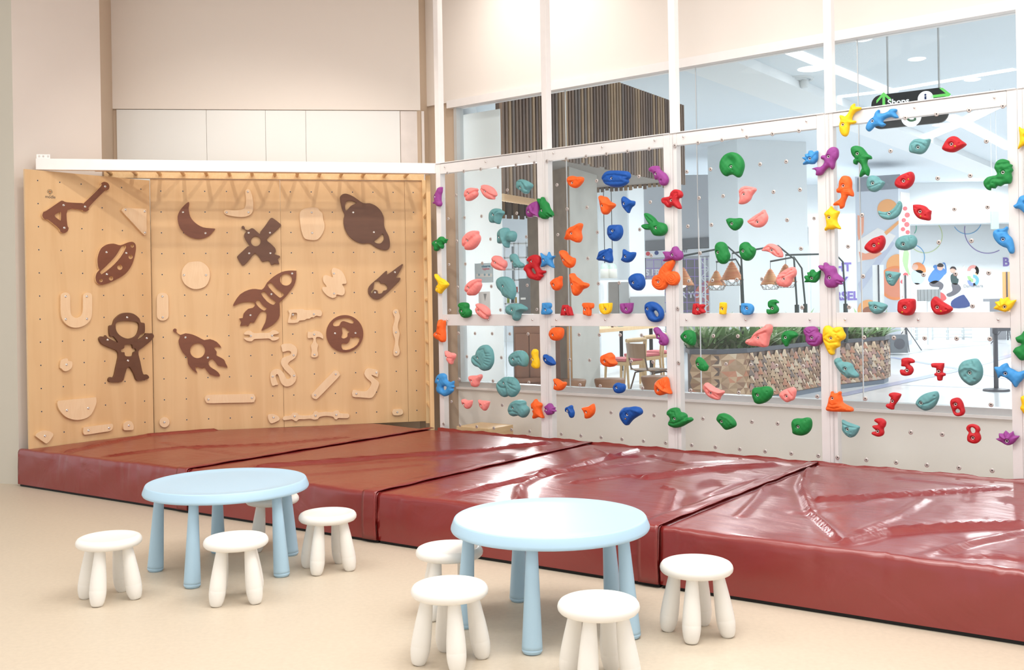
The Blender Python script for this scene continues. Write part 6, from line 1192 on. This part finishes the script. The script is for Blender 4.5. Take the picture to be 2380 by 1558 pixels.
# white board stuck behind the first pane, with notice and poster
ga0, ga1 = -.45, GL.hit(1165, 500, -.08)[0]
wb = tag(empty('white_board', mw=GL.mat(ga0, .63, -.08)), 'large plain white board fixed behind the first glass pane', 'board')
mb = MB(); mb.box((0, 0, -.012), (ga1 - ga0, 2.50, 0)); wm_ = mat('board_white', (246, 250, 251), .5); wb_o = mb.build('board', wm_, wb)
nt2 = wm_.node_tree; tl = nt2.nodes.new('ShaderNodeBsdfTranslucent'); tl.inputs[0].default_value = (.93, .96, .97, 1); mxs = nt2.nodes.new('ShaderNodeMixShader'); mxs.inputs[0].default_value = .45
nt2.links.new(nt2.nodes['Principled BSDF'].outputs[0], mxs.inputs[1]); nt2.links.new(tl.outputs[0], mxs.inputs[2]); nt2.links.new(mxs.outputs[0], nt2.nodes['Material Output'].inputs[0])
def gp(px, py): a, z = GL.hit(px, py, -.078); return a - ga0, z - .63
no = tag(empty('hygiene_notice', mw=GL.mat(ga0, .63, -.0795)), 'pale blue hygiene notice on the white board', 'notice')
def nb_(name, x0, y0, x1, y1, m, z=.002):
    a, b = gp(x0, y1), gp(x1, y0); mb = MB(); mb.box((a[0], a[1], z - .0015), (b[0], b[1], z)); return mb.build(name, m, no)
nb_('sheet', 1104, 611, 1146, 658, mat('notice_blue', (214, 234, 246), .5))
nb_('panel', 1107, 636, 1144, 645, mat('notice_white', (244, 249, 252), .5), .004)
a = gp(1130, 619); link('lettering', text_mesh('observe', .033, .0005, .0004), no, [mat('notice_teal', (80, 150, 180), .5)], Matrix.Translation((a[0], a[1], .005)))
a = gp(1130, 625); link('lettering', text_mesh('hygiene', .028, .0005, .0004), no, [mat('notice_pink', (230, 130, 150), .5)], Matrix.Translation((a[0], a[1], .005)))
for px in (1114, 1127, 1137): a = gp(px, 639); link('icon', slab([circle(a[0], a[1], .011, 14)], .003, .0055, 'icon', [mat('notice_icon', (150, 190, 214), .5)] * 2), no)
n2 = tag(empty('paper_notice', mw=GL.mat(ga0, .63, -.0795)), 'small white paper notice with a grey arrowhead on the white board', 'notice')
a, b = gp(1113, 722), gp(1139, 678); mb = MB(); mb.box((a[0], a[1], .0005), (b[0], b[1], .002)); mb.build('sheet', mat('paper', (240, 242, 246), .6), n2)
q = [gp(1124, 683), gp(1131, 683), gp(1127.5, 700)]; link('arrowhead', slab([q], .002, .003, 'arrowhead', [mat('print_grey_2', (150, 154, 158), .6)] * 2), n2)
cbox_ = None
# cafe table, chairs, stools
oak = wood_mat('pale_oak', (238, 208, 164), (224, 188, 138), (8, 8, 2), .45)
tbl = tag(empty('cafe_table'), 'long pale timber cafe table right of the concrete column', 'table')
a, b = xy(1372, 16.7), xy(1528, 19.2)
mb = MB(); dd = (b - a).normalized(); n = Vector((-dd.y, dd.x, 0)); mb.prism([(v.x, v.y) for v in (a, b, b + n * .8, a + n * .8)], .80, .86); mb.build('tabletop', oak, tbl, bevel=.004)
for v in (a + dd * .1 + n * .1, b - dd * .1 + n * .1, a + dd * .1 + n * .7, b - dd * .1 + n * .7):
    mb = MB(); mb.box((v.x - .03, v.y - .03, 0), (v.x + .03, v.y + .03, .80)); mb.build('leg', M['black'], tbl)
pinkm = mat('pink_seat', (222, 120, 124), .6)
def cafe_chair(px, Y, rz, label, first=None):
    p = xy(px, Y)
    if first: c = copy_tree(first); c.location = p; c.rotation_euler.z = rz; c['label'] = label; return c
    r = tag(empty('cafe_chair', p, rz), label, 'chair', 'pale timber cafe chairs with pink seats')
    mb = MB(); mb.prism(rrect(.44, .42, .05, 4, -.22, -.21), .46, .50); mb.build('seat', pinkm, r, bevel=.008)
    mb = MB(); mb.prism(rrect(.45, .43, .05, 4, -.225, -.215), .40, .455); mb.build('seat_frame', oak, r, bevel=.004)
    for sx in (-1, 1):
        mb = MB(); mb.tube([(sx * .19, .18, .42), (sx * .205, .20, 0)], [.02, .015], 10); mb.build('leg', oak, r)
        mb = MB(); mb.tube([(sx * .2, -.235, .76), (sx * .195, -.20, .42), (sx * .205, -.23, 0)], [.016, .02, .015], 10); mb.build('leg', oak, r)
    mb = MB(); mb.tube([(-.235, -.22, .76), (-.12, -.245, .765), (0, -.252, .765), (.12, -.245, .765), (.235, -.22, .76)], [.028, .034, .036, .034, .028], 10); mb.build('backrest', oak, r)
    return r
cc1 = cafe_chair(1447, 15.1, .85, 'pale timber cafe chair with pink seat, left one at the cafe table')
cafe_chair(1490, 16.2, .8, 'pale timber cafe chair with pink seat, right one at the cafe table', cc1)
cafe_chair(1527, 16.9, .9, 'pale timber cafe chair with pink seat nearest the third post, behind the school chair', cc1)
steel = mat('bronze_tube', (126, 110, 98), .35, .6)
p = xy(1508, 13.4); sc_ = tag(empty('school_chair', p, math.radians(-62)), 'brown plywood school-style chair on bent metal tube legs', 'chair')
bply = wood_mat('brown_ply_seat', (176, 146, 120), (160, 128, 100), (6, 6, 2), .35)
mb = MB(); mb.prism(rrect(.40, .40, .06, 4, -.20, -.20), .440, .452); mb.build('seat', bply, sc_, bevel=.003)
me = MB(); vs = []; 
for i in range(9):
    t = (i - 4) / 4; y = -.20 - .045 * (1 - t * t)
    vs += [(t * .20, y, .60), (t * .21, y - .02, .79), (t * .20, y - .010, .60), (t * .21, y - .030, .79)]
fs = []
for i in range(8):
    b_ = i * 4; fs += [(b_, b_ + 4, b_ + 5, b_ + 1), (b_ + 2, b_ + 3, b_ + 7, b_ + 6), (b_ + 1, b_ + 5, b_ + 7, b_ + 3), (b_, b_ + 2, b_ + 6, b_ + 4)]
me.add(vs, fs, 0, False); me.build('backrest', bply, sc_)
for sx in (-1, 1):
    mb = MB(); mb.tube([(sx * .18, -.215, .76), (sx * .18, -.20, .60), (sx * .18, -.17, .46), (sx * .18, -.10, .425), (sx * .18, .12, .425), (sx * .19, .17, .40), (sx * .20, .22, 0)], .011, 8); mb.build('side_tube', steel, sc_)
    mb = MB(); mb.tube([(sx * .185, .05, .42), (sx * .19, -.10, .40), (sx * .20, -.24, 0)], .011, 8); mb.build('rear_leg', steel, sc_)
drum = wood_mat('drum_stool_wood', (176, 132, 100), (150, 108, 80), (3, 3, 1), .5)
ds = None
for px, Y, lab in ((1323, 11.9, 'brown hourglass timber stool in front of the concrete column, left'), (1414, 11.95, 'brown hourglass timber stool, middle of three behind the glass'), (1522, 12.2, 'brown hourglass timber stool beside the third post')):
    if ds is None:
        mb = MB(); mb.lathe([(0, .45), (.17, .45), (.18, .44), (.178, .41), (.145, .30), (.128, .22), (.145, .12), (.178, .02), (.178, 0)], 32); ds = tag(mb.build('drum_stool', drum), lab, 'stool', 'hourglass timber stools'); o = ds
    else: o = copy_tree(ds); o['label'] = lab
    o.location = xy(px, Y)
# counter wall with dark panels, domed lamps, hanging wires
dk = mat('dark_grey_panel', (128, 124, 120), .35, noise=(2, .15)); dk2 = mat('mid_grey_panel', (156, 158, 158), .4, noise=(2, .1))
cn_ = tag(empty('cafe_counter'), 'white cafe counter with dark grey panels right of the concrete column', 'counter')
cbox('body', 1396, 1545, 652, 1000, 21, .6, white, parent=cn_, bevel=0)
cbox('dark_panel', 1415, 1438, 656, 740, 20.97, .02, dk, parent=cn_, bevel=0); cbox('dark_panel', 1439, 1462, 656, 740, 20.97, .02, dk2, parent=cn_, bevel=0)
cbox('dark_panel', 1465, 1545, 690, 745, 20.95, .02, dk2, parent=cn_, bevel=0)
upright('wall_mall_kiosk', xy(1394, 23.0), xy(1501, 23.0), 0, 4.3, pale, .3)
upright('wall_mall_kiosk_2', xy(1465, 22.2), xy(1500, 22.2), zat(1465, 690, 22.2), 4.3, white, .3)
lampg = mat('pale_green_glass', (196, 216, 206), .3); lampw = mat('cream_glass', (240, 240, 232), .3)
dl = None
for px, lab in ((1407, 'green topped cream domed lamp, nearer the concrete column'), (1425, 'green topped cream domed lamp, right of the other one')):
    Y = 20.5; z0 = zat(px, 647, Y); z1 = zat(px, 612, Y); R_ = 10.5 / F_PX * Y; H_ = z1 - z0
    if dl is None:
        dl = tag(empty('domed_lamp', (0, 0, 0)), lab, 'lamp', 'domed pendant lamps')
        mb = MB(); mb.lathe([(0, H_), (R_ * .5, H_ * .96), (R_ * .85, H_ * .84), (R_, H_ * .62)], 24); mb.build('shade_top', lampg, dl)
        mb = MB(); mb.lathe([(R_, H_ * .62), (R_ * 1.03, 0), (R_ * .9, 0), (0, .02)], 24); mb.build('shade', lampw, dl)
        mb = MB(); mb.tube([(0, 0, H_), (0, 0, 4.71 - z0)], .008, 6); mb.build('cord', M['black'], dl); o = dl
    else: o = copy_tree(dl); o['label'] = lab
    p = xy(px, Y); o.location = (p.x, p.y, z0)
# shop front with dark fascia, purple net, truss and posters
upright('wall_mall_shop', xy(1500, 25.0), xy(1722, 25.0), 0, 4.3, mat('shop_grey', (206, 208, 212), .6), .2)
SWl = Wall(0, 25.0, 0)
def sflat(name, pts, m, parent, off=.02, t=.015, sm=0):
    P = [SWl.hit(px, py, off) for px, py in pts]
    if sm: P = smooth_loop(P, sm)
    return link(name, slab([P], off - t, off, name, [m, m]), parent)
fa_ = tag(empty('shop_fascia', mw=SWl.mat()), 'dark grey fascia band across the far shop front with small signs under it', 'fascia')
sflat('band', [(1500, 560), (1722, 547), (1722, 571), (1500, 583)], mat('fascia_grey', (132, 134, 138), .4, noise=(1.5, .2)), fa_, .05, .04)
sflat('sign_strip', [(1500, 584), (1722, 574), (1722, 592), (1500, 600)], white, fa_, .05, .04)
a, z = SWl.hit(1592, 584, .052); link('lettering', text_mesh('FIT', .10, .003, .002), fa_, [mat('grey_lettering', (110, 112, 116), .6)], Matrix.Translation((a, z, .056)))
for k, (px, py) in enumerate(((1506, 590), (1526, 588), (1712, 580))): sflat('badge', circle(px, py, 5, 12), (red, nvy, og2)[k], fa_, .058, .006)
nt_ = tag(empty('purple_net', mw=SWl.mat(0, 0, .35)), 'purple square net in front of the far shop with white lettering behind it', 'net')
netm = mat('purple_net_rope', (170, 150, 206), .7)
mb = MB()
for k in range(12): a0, z0 = SWl.hit(1500 + k * 19, 603, .35); a1, z1 = SWl.hit(1500 + k * 19, 728, .35); mb.tube([(a0, z1, 0), (a0, z0, 0)], .011, 5)
for k in range(7): a0, z0 = SWl.hit(1500, 604 + k * 20, .35); a1, z1 = SWl.hit(1718, 602 + k * 20, .35); mb.tube([(a0, z0, 0), (a1, z1, 0)], .011, 5)
mb.build('net_rope', netm, nt_)
for px in (1499, 1719):
    a0, z0 = SWl.hit(px, 600, .35); mb = MB(); mb.tube([(a0, 0, 0), (a0, z0, 0)], .02, 6); mb.build('net_post', M['black'], nt_)
sp_ = tag(empty('shop_posters', mw=SWl.mat()), 'grey and red posters with white lettering behind the purple net', 'poster')
sflat('panel', [(1500, 606), (1545, 606), (1545, 688), (1500, 688)], mat('poster_grey', (196, 194, 206), .6), sp_, .03)
sflat('panel', [(1582, 604), (1625, 604), (1625, 726), (1582, 726)], mat('poster_dark', (140, 138, 140), .6), sp_, .03)
sflat('panel', [(1652, 602), (1716, 602), (1716, 726), (1652, 726)], mat('poster_rose', (240, 176, 156), .6), sp_, .03)
sflat('tomato', circle(1652, 690, 38, 30), mat('poster_red', (240, 140, 126), .6), sp_, .05)
for s, px, py in (('S FR', 1517, 634), ('S', 1504, 663), ('S L', 1512, 688), ('R YOU', 1612, 686)):
    a, z = SWl.hit(px, py, .06); link('lettering', text_mesh(s, .20, .003, .008), sp_, [mat('white_letter', (246, 246, 250), .6)], Matrix.Translation((a, z, .06)))
tr = tag(empty('lighting_truss', mw=SWl.mat(0, 0, .7)), 'white upright lattice truss before the far shop', 'truss')
mb = MB(); a0, z1 = SWl.hit(1628, 598, .7); a1, _ = SWl.hit(1648, 598, .7); _, z0 = SWl.hit(1628, 740, .7); z0 = 0.0
for a in (a0, (a0 + a1) / 2, a1): mb.tube([(a, z0, 0), (a, z1, 0)], .02, 6)
zz = z0; k = 0
while zz < z1 - .2:
    mb.tube([(a0 if k % 2 else a1, zz, 0), (a1 if k % 2 else a0, zz + .2, 0)], .012, 5); mb.tube([(a0, zz, 0), (a1, zz, 0)], .010, 5); zz += .2; k += 1
mb.build('lattice', white, tr)

# planter with faceted timber tiles
pt_px = [(1596, 13.5), (1606, 12.95), (1668, 12.85), (1737, 13.05), (1803, 13.65), (1905, 14.7), (2000, 15.35), (2052, 15.75), (2062, 16.15), (2040, 17.2), (1900, 18.2), (1640, 16.5)]
PP = [xy(*q) for q in pt_px]
planter = tag(empty('planter'), 'long low planter clad in faceted timber triangles, in front of the pendant lamps', 'planter')
mb = MB(); mb.prism([(p.x, p.y) for p in PP], .06, .66); mb.build('body', mat('planter_core', (120, 104, 96), .7), planter)
mb = MB(); mb.prism([(p.x, p.y) for p in PP], 0, .06); mb.build('plinth', mat('planter_plinth', (124, 136, 150), .5), planter)
cen = sum(PP, Vector((0, 0, 0))) / len(PP)
outp = [(p - cen) * 1.02 + cen for p in PP]; inp = [(p - cen) * .93 + cen for p in PP]
def slab_ring(o, i, z0, z1, name, m, parent): return link(name, slab([[(p.x, p.y) for p in o], [(p.x, p.y) for p in i]], z0, z1, name, [m, m]), parent)
slab_ring(outp, inp, .66, .715, 'rim', mat('rim_steel', (92, 96, 104), .4, .3), planter)
tiles = [mat('tile_wood_%d' % i, c, .5) for i, c in enumerate(((188, 156, 128), (214, 184, 152), (164, 130, 108), (206, 146, 118), (144, 128, 120), (228, 208, 182), (196, 154, 142), (176, 146, 116)))]
mb = MB()
path = PP[:9]; segl = [(path[i + 1] - path[i]).length for i in range(len(path) - 1)]; tot = sum(segl)
def along(s):
    for i, l in enumerate(segl):
        if s <= l or i == len(segl) - 1: return path[i].lerp(path[i + 1], s / l), (path[i + 1] - path[i]).normalized()
        s -= l
def P3(s, z, o=.012):
    p, d = along(max(0, min(tot, s))); n = Vector((d.y, -d.x, 0)); n = n if n.dot(p - cen) > 0 else -n
    v = p + n * o; return (v.x, v.y, z)
rs2 = random.Random(9)
split = sum(segl[:3]); cw = .115; ch = .10
s = segl[0] * 1.0
# left part: star pattern of long triangles
z0_, z1_ = .075, .655
sx = .235; hz = (z1_ - z0_) / 4
i = 0
s = segl[0]
while s < split - .02:
    for j in range(4):
        A_ = (s, z0_ + j * hz); B_ = (min(s + sx, split), A_[1]); C__ = (B_[0], A_[1] + hz); D_ = (s, A_[1] + hz); M_ = ((A_[0] + B_[0]) / 2, A_[1] + hz / 2)
        ring = [A_, ((A_[0] + B_[0]) / 2, A_[1]), B_, (B_[0], A_[1] + hz / 2), C__, ((A_[0] + B_[0]) / 2, C__[1]), D_, (s, A_[1] + hz / 2)]
        for k in range(8):
            u, v = ring[k], ring[(k + 1) % 8]
            oa = .030 if k % 2 else .004; ob = .004 if k % 2 else .030
            mb.add([P3(*u, oa), P3(*v, ob), P3(*M_, .006)], [(0, 1, 2)], rs2.choice((0, 1, 2, 0, 1, 3, 7, 5)))
    s += sx
s = split
while s < tot - .01:
    e_ = min(s + cw, tot)
    for j in range(6):
        za_, zb2 = z0_ + j * (z1_ - z0_) / 6, z0_ + (j + 1) * (z1_ - z0_) / 6
        sh_ = (int(round((s - split) / cw)) % 2) * .5 * (z1_ - z0_) / 6
        za_ -= sh_; zb2 -= sh_; za_ = max(z0_, za_); mid = (s + e_) / 2, (za_ + zb2) / 2
        mb.add([P3(s, za_, .004), P3(e_, za_, .034), P3(s, zb2, .034)], [(0, 1, 2)], rs2.randrange(8))
        mb.add([P3(e_, za_, .034), P3(e_, zb2, .004), P3(s, zb2, .034)], [(0, 1, 2)], rs2.randrange(8))
    s += cw
mb.build('tile_cladding', tiles, planter)
mb = MB(); mb.prism([((p - cen).x * .92 + cen.x, (p - cen).y * .92 + cen.y) for p in PP], .6, .67); mb.build('soil', mat('soil', (70, 58, 48), .9), planter)
lf = [mat('leaf_%d' % i, c, .45) for i, c in enumerate(((150, 188, 128), (186, 212, 162), (116, 154, 98), (222, 234, 204)))]
def plant(p, seed, hgt, n, label):
    r = random.Random(seed); mb = MB()
    for k in range(n):
        az = r.uniform(0, 6.28); L = hgt * r.uniform(.7, 1.15); w = L * r.uniform(.07, .11); lean = r.uniform(.35, 1.25)
        d = Vector((math.cos(az), math.sin(az), 0)); sd = Vector((-d.y, d.x, 0)); b = Vector((r.uniform(-.08, .08), r.uniform(-.08, .08), 0)); pts = []
        for q in range(6):
            t = q / 5; out = d * (L * math.sin(lean) * t + .25 * L * t * t); z = L * math.cos(lean * .8) * t * 1.1 - .45 * L * t * t * lean + L * .25 * t
            ww = w * math.sin(math.pi * min(1, .12 + t * .88)); c = b + out + Vector((0, 0, z)); pts.append((c - sd * ww, c + Vector((0, 0, -ww * .3)), c + sd * ww))
        vs = [tuple(v) for row in pts for v in row]; fs = []
        for q in range(5): fs += [(q * 3, q * 3 + 1, q * 3 + 4, q * 3 + 3), (q * 3 + 1, q * 3 + 2, q * 3 + 5, q * 3 + 4)]
        mb.add(vs, fs, r.choice((0, 0, 1, 2, 3)), True)
    o = mb.build('leafy_plant', lf); o.location = (p.x, p.y, .672); tag(o, label, 'plant', 'leafy plants in the planter')
lab = ['leafy plant at the left end of the planter', 'leafy plant second from the left end of the planter', 'leafy plant under the letters K and I', 'leafy plant behind the large pink ridged hold, left', 'leafy plant behind the large pink ridged hold, right', 'leafy plant under the letter S', 'leafy plant behind the green cap-shaped hold', 'leafy plant behind the purple snake hold', 'leafy plant hidden partly by the fourth post', 'leafy plant just right of the fourth post', 'leafy plant at the middle of the planter right half', 'leafy plant left of the right planter end', 'leafy plant near the right planter end', 'bushy plant spilling over the right end of the planter', 'leafy plant at the back of the planter, left', 'leafy plant at the back of the planter, right']
spots = [(1612, 13.5), (1642, 13.4), (1672, 13.5), (1700, 13.5), (1735, 13.6), (1765, 13.9), (1795, 14.2), (1830, 14.5), (1870, 14.9), (1910, 15.2), (1940, 15.4), (1975, 15.6), (2005, 15.8), (2040, 16.0), (1660, 14.4), (1850, 15.6)]
for i, (q, l) in enumerate(zip(spots, lab)): plant(xy(*q), 20 + i, (.38 if i < 14 else .42), 40, l)

# bent black lamps with woven cone shades, standing in the planter
rodm = mat('lamp_black', (70, 82, 84), .5); cane = wood_mat('woven_cane', (244, 206, 150), (214, 126, 86), (1, 1, 26), .6, 3); bulbm = mat('lamp_bulb', (255, 252, 244), .5, emit=((255, 250, 240), 6)); wire = mat('guard_wire', (120, 116, 108), .5)
def lamp(label, Y, rod, pend):
    P = [at(px, py, Y) for px, py in rod]; foot = Vector((P[0].x, P[0].y, .674))
    r = tag(empty('bent_lamp', foot), label, 'lamp', 'bent black lamps with cone shades')
    L = [p - foot for p in P]
    mb = MB(); mb.tube([Vector((0, 0, 0)), Vector((L[0].x, L[0].y, .56))], .033, 8); mb.build('base_sleeve', rodm, r)
    mb = MB(); mb.tube([Vector((0, 0, .3))] + L, .014, 8); mb.build('rod', rodm, r)
    for (px, py0, py1, py2) in pend:       # cord top, shade apex, shade foot
        a = at(px, py0, Y) - foot; b = at(px, py1, Y) - foot; c = at(px, py2, Y) - foot; H_ = b.z - c.z; R_ = H_ * .62
        mb = MB(); mb.tube([a, b], .004, 5); mb.build('cord', rodm, r)
        prof = [(.012, H_)]
        for q in range(16): t = (q + 1) / 16; prof.append((.02 + (R_ - .02) * t + (.006 if q % 2 else -.004), H_ * (1 - t)))
        prof += [(p_[0] - .008, p_[1]) for p_ in prof[::-1][:-1]]
        mb = MB(); mb.lathe(prof, 20, Matrix.Translation(c)); sh_ = mb.build('lamp_shade', cane, r)
        mb = MB(); mb.lathe([(0, .06), (.03, .05), (.045, .01), (.03, -.02), (0, -.03)], 12, Matrix.Translation(c)); mb.build('bulb', bulbm, r)
        mb = MB()
        for q in range(8):
            t0, t1 = q * math.pi / 4, (q + 1) * math.pi / 4; e0, e1 = Vector((math.cos(t0), math.sin(t0), 0)), Vector((math.cos(t1), math.sin(t1), 0))
            mb.tube([c + e0 * R_, c + e0 * R_ * .72 + Vector((0, 0, -H_ * .3))], .003, 4); mb.tube([c + e0 * R_ * .72 + Vector((0, 0, -H_ * .3)), c + e1 * R_ * .72 + Vector((0, 0, -H_ * .3))], .003, 4); mb.tube([c + e0 * R_, c + e1 * R_ * .72 + Vector((0, 0, -H_ * .3))], .003, 4)
        mb.build('wire_guard', wire, r)
lamp('bent black lamp on the left, its long arm reaching past the third post', 14.2, [(1727.8, 702), (1723, 601), (1692, 574), (1583, 596)], [(1588, 596, 622, 664)])
lamp('short bent black lamp with its cone shade behind the left one', 15.2, [(1724, 702), (1720.6, 621), (1709.9, 602.8), (1664, 609)], [(1665.5, 609, 629, 664)])
lamp('bent black lamp in the middle of the third bay, with the big cone shade', 14.8, [(1852, 704), (1845.5, 602), (1808.7, 571.7), (1702, 588.7)], [(1701.5, 588.7, 608, 651)])
lamp('bent black lamp holding the cone shade left of the large pink slab hold', 15.6, [(1871.6, 709), (1863.5, 624), (1845.6, 597.7), (1790, 608)], [(1790.5, 608, 625, 662)])
lamp('bent black lamp right of the fourth post, its shade partly behind a pink hold', 15.0, [(1965, 699), (1959, 609), (1941, 590), (1825.5, 593)], [(1826, 593, 614, 656)])

# queue posts, tripod, speaker, barrier rails, banners
qm = mat('queue_post_grey', (84, 86, 94), .45)
def qpost(px, Y, label, belt=None):
    p = xy(px, Y); r = tag(empty('queue_post', p), label, 'queue post', 'belt queue posts')
    mb = MB(); mb.lathe([(0, .045), (.02, .045), (.14, .03), (.17, .022), (.175, 0)], 28); mb.build('base', qm, r)
    mb = MB(); mb.lathe([(.031, .03), (.031, .80), (0, .80)], 18); mb.build('pole', qm, r)
    mb = MB(); mb.lathe([(0, .89), (.036, .885), (.038, .80), (.031, .79)], 18); mb.build('cap', qm, r)
    if belt:
        q = xy(*belt) - p; d = q.normalized(); n = Vector((-d.y, d.x, 0)) * .002; mb = MB()
        mb.prism([(v.x, v.y) for v in (d * .04 - n, q - n, q + n, d * .04 + n)], .82, .87); mb.build('belt', qm, r)
qpost(2312, 14.3, 'tall looking grey belt queue post, nearest, in front of the blue floor lines', (2420, 15.0))
qpost(2263, 30.5, 'small distant grey queue post by the far barrier rails, left', (2340, 30.6))
qpost(2342, 30.6, 'small distant grey queue post by the far barrier rails, right')
brr = tag(empty('barrier_rail'), 'white low barrier rails along the far side of the mall floor', 'barrier')
for py in (766, 776, 783):
    a, b = at(2122, py, 29.5), at(2400, py, 29.5); mb = MB(); mb.tube([a, b], .03, 6); mb.build('rail', white, brr)
for px in range(2130, 2400, 36):
    a = at(px, 760, 29.5); mb = MB(); mb.tube([(a.x, a.y, 0), a], .035, 6); mb.build('upright', mat('barrier_grey_%d' % px, (206, 212, 214), .5), brr)
spk = tag(empty('speaker', xy(2078, 23.0)), 'dark floor speaker box behind the right end of the planter', 'speaker')
mb = MB(); mb.box((-.16, -.2, .04), (.22, .2, .44)); mb.build('cabinet', mat('speaker_grey', (112, 118, 124), .6), spk, bevel=.01)
mb = MB(); mb.lathe([(0, 0), (.08, .01), (.12, .0)], 20, Matrix.Translation((.03, -.205, .24)) @ Matrix.Rotation(math.pi / 2, 4, 'X')); mb.build('cone', qm, spk)
def tripod(px, py_top, py_floor, label, panel=None):
    Y = HC * F_PX / (py_floor - (PPY + ROLL * (px - PPX))); p = xy(px, Y); r = tag(empty('tripod_stand', p), label, 'stand', 'tripod stands')
    zt2 = zat(px, py_top, Y); mb = MB(); mb.tube([(0, 0, .1), (0, 0, zt2)], .018, 6); mb.build('pole', qm, r)
    for k in range(3):
        t = k * 2.094 + .3; mb = MB(); mb.tube([(0, 0, .55), (.42 * math.cos(t), .42 * math.sin(t), 0)], .012, 5); mb.build('leg', qm, r)
    if panel:
        w, h, m = panel; mb = MB(); mb.box((-w / 2, .02, zt2 - h), (w / 2, .035, zt2)); mb.build('banner', m, r)
tripod(2105, 640, 816, 'thin black tripod stand with a narrow cream banner', (.12, 1.5, crm))
tripod(2043, 616, 812, 'black pole banner stand with a tall white banner before the fruit poster', (.27, 1.5, M['board']))
tripod(2341, 632, 800, 'banner stand with an orange banner beside the fifth post', (.2, 1.5, og))
scr = tag(empty('grey_screen', xy(2160, 27.0)), 'grey ribbed screen box on a white stand below the jumping people', 'screen')
mb = MB(); 
zs0, zs1 = zat(2160, 700, 27), zat(2160, 673, 27)
for i in range(12): x = -.28 + i * .047; mb.box((x, -.03 if i % 2 else -.02, zs0), (x + .045, .1, zs1))
mb.build('case', mat('grey_case', (160, 166, 168), .5), scr); mb = MB(); mb.box((-.04, 0, 0), (.04, .08, zs0)); mb.build('stand', white, scr)
cbox('white_crate', 2273, 2300, 702, 900, 28, .4, white, 'white crate on the far barrier, right of the jumping people', 'crate'); cbox('dark_cabinet', 2300, 2338, 695, 900, 29, .4, mat('cab_grey', (150, 152, 158), .5), 'dark grey low cabinet at the far wall behind the yellow crown hold', 'cabinet')
hd = tag(empty('hanging_device'), 'pale green hanging board on two thin rods near the fifth post', 'hanging board')
pz = at(2313, 503, 17.0)
mb = MB(); mb.box((pz.x - .06, pz.y, zat(2313, 533, 17)), (pz.x + .065, pz.y + .05, zat(2313, 490, 17))); mb.build('board', mat('device_green_grey', (196, 214, 210), .4), hd, bevel=.01)
for dx in (-.04, .045): mb = MB(); mb.tube([(pz.x + dx, pz.y + .02, zat(2313, 490, 17)), (pz.x + dx, pz.y + .02, ZC)], .004, 5); mb.build('rod', M['alu'], hd)
# items on the cafe table
for (px, w, h, c, lab2) in ((1422, 5, 8, (90, 60, 50), 'small dark ornament on the cafe table'), (1430, 5, 9, (246, 244, 240), 'small white ornament on the cafe table'), (1441, 12, 12, (150, 200, 220), 'small blue framed card on the cafe table'), (1478, 16, 8, (248, 220, 120), 'pale yellow box on the cafe table'), (1491, 14, 10, (250, 196, 20), 'bright yellow box on the cafe table')):
    Y = 18.0 + (px - 1422) * .014; p = xy(px, Y); ww = w / F_PX * Y / 2; h_ = h / F_PX * Y
    mb = MB(); mb.box((-ww, -.05, 0), (ww, .05, h_)); mb.box((-ww * .6, -.04, h_), (ww * .6, .04, h_ * 1.15)); o = mb.build('table_item', mat('item_' + str(px), c, .5), bevel=.006); o.location = (p.x, p.y, .861); tag(o, lab2, 'table item')
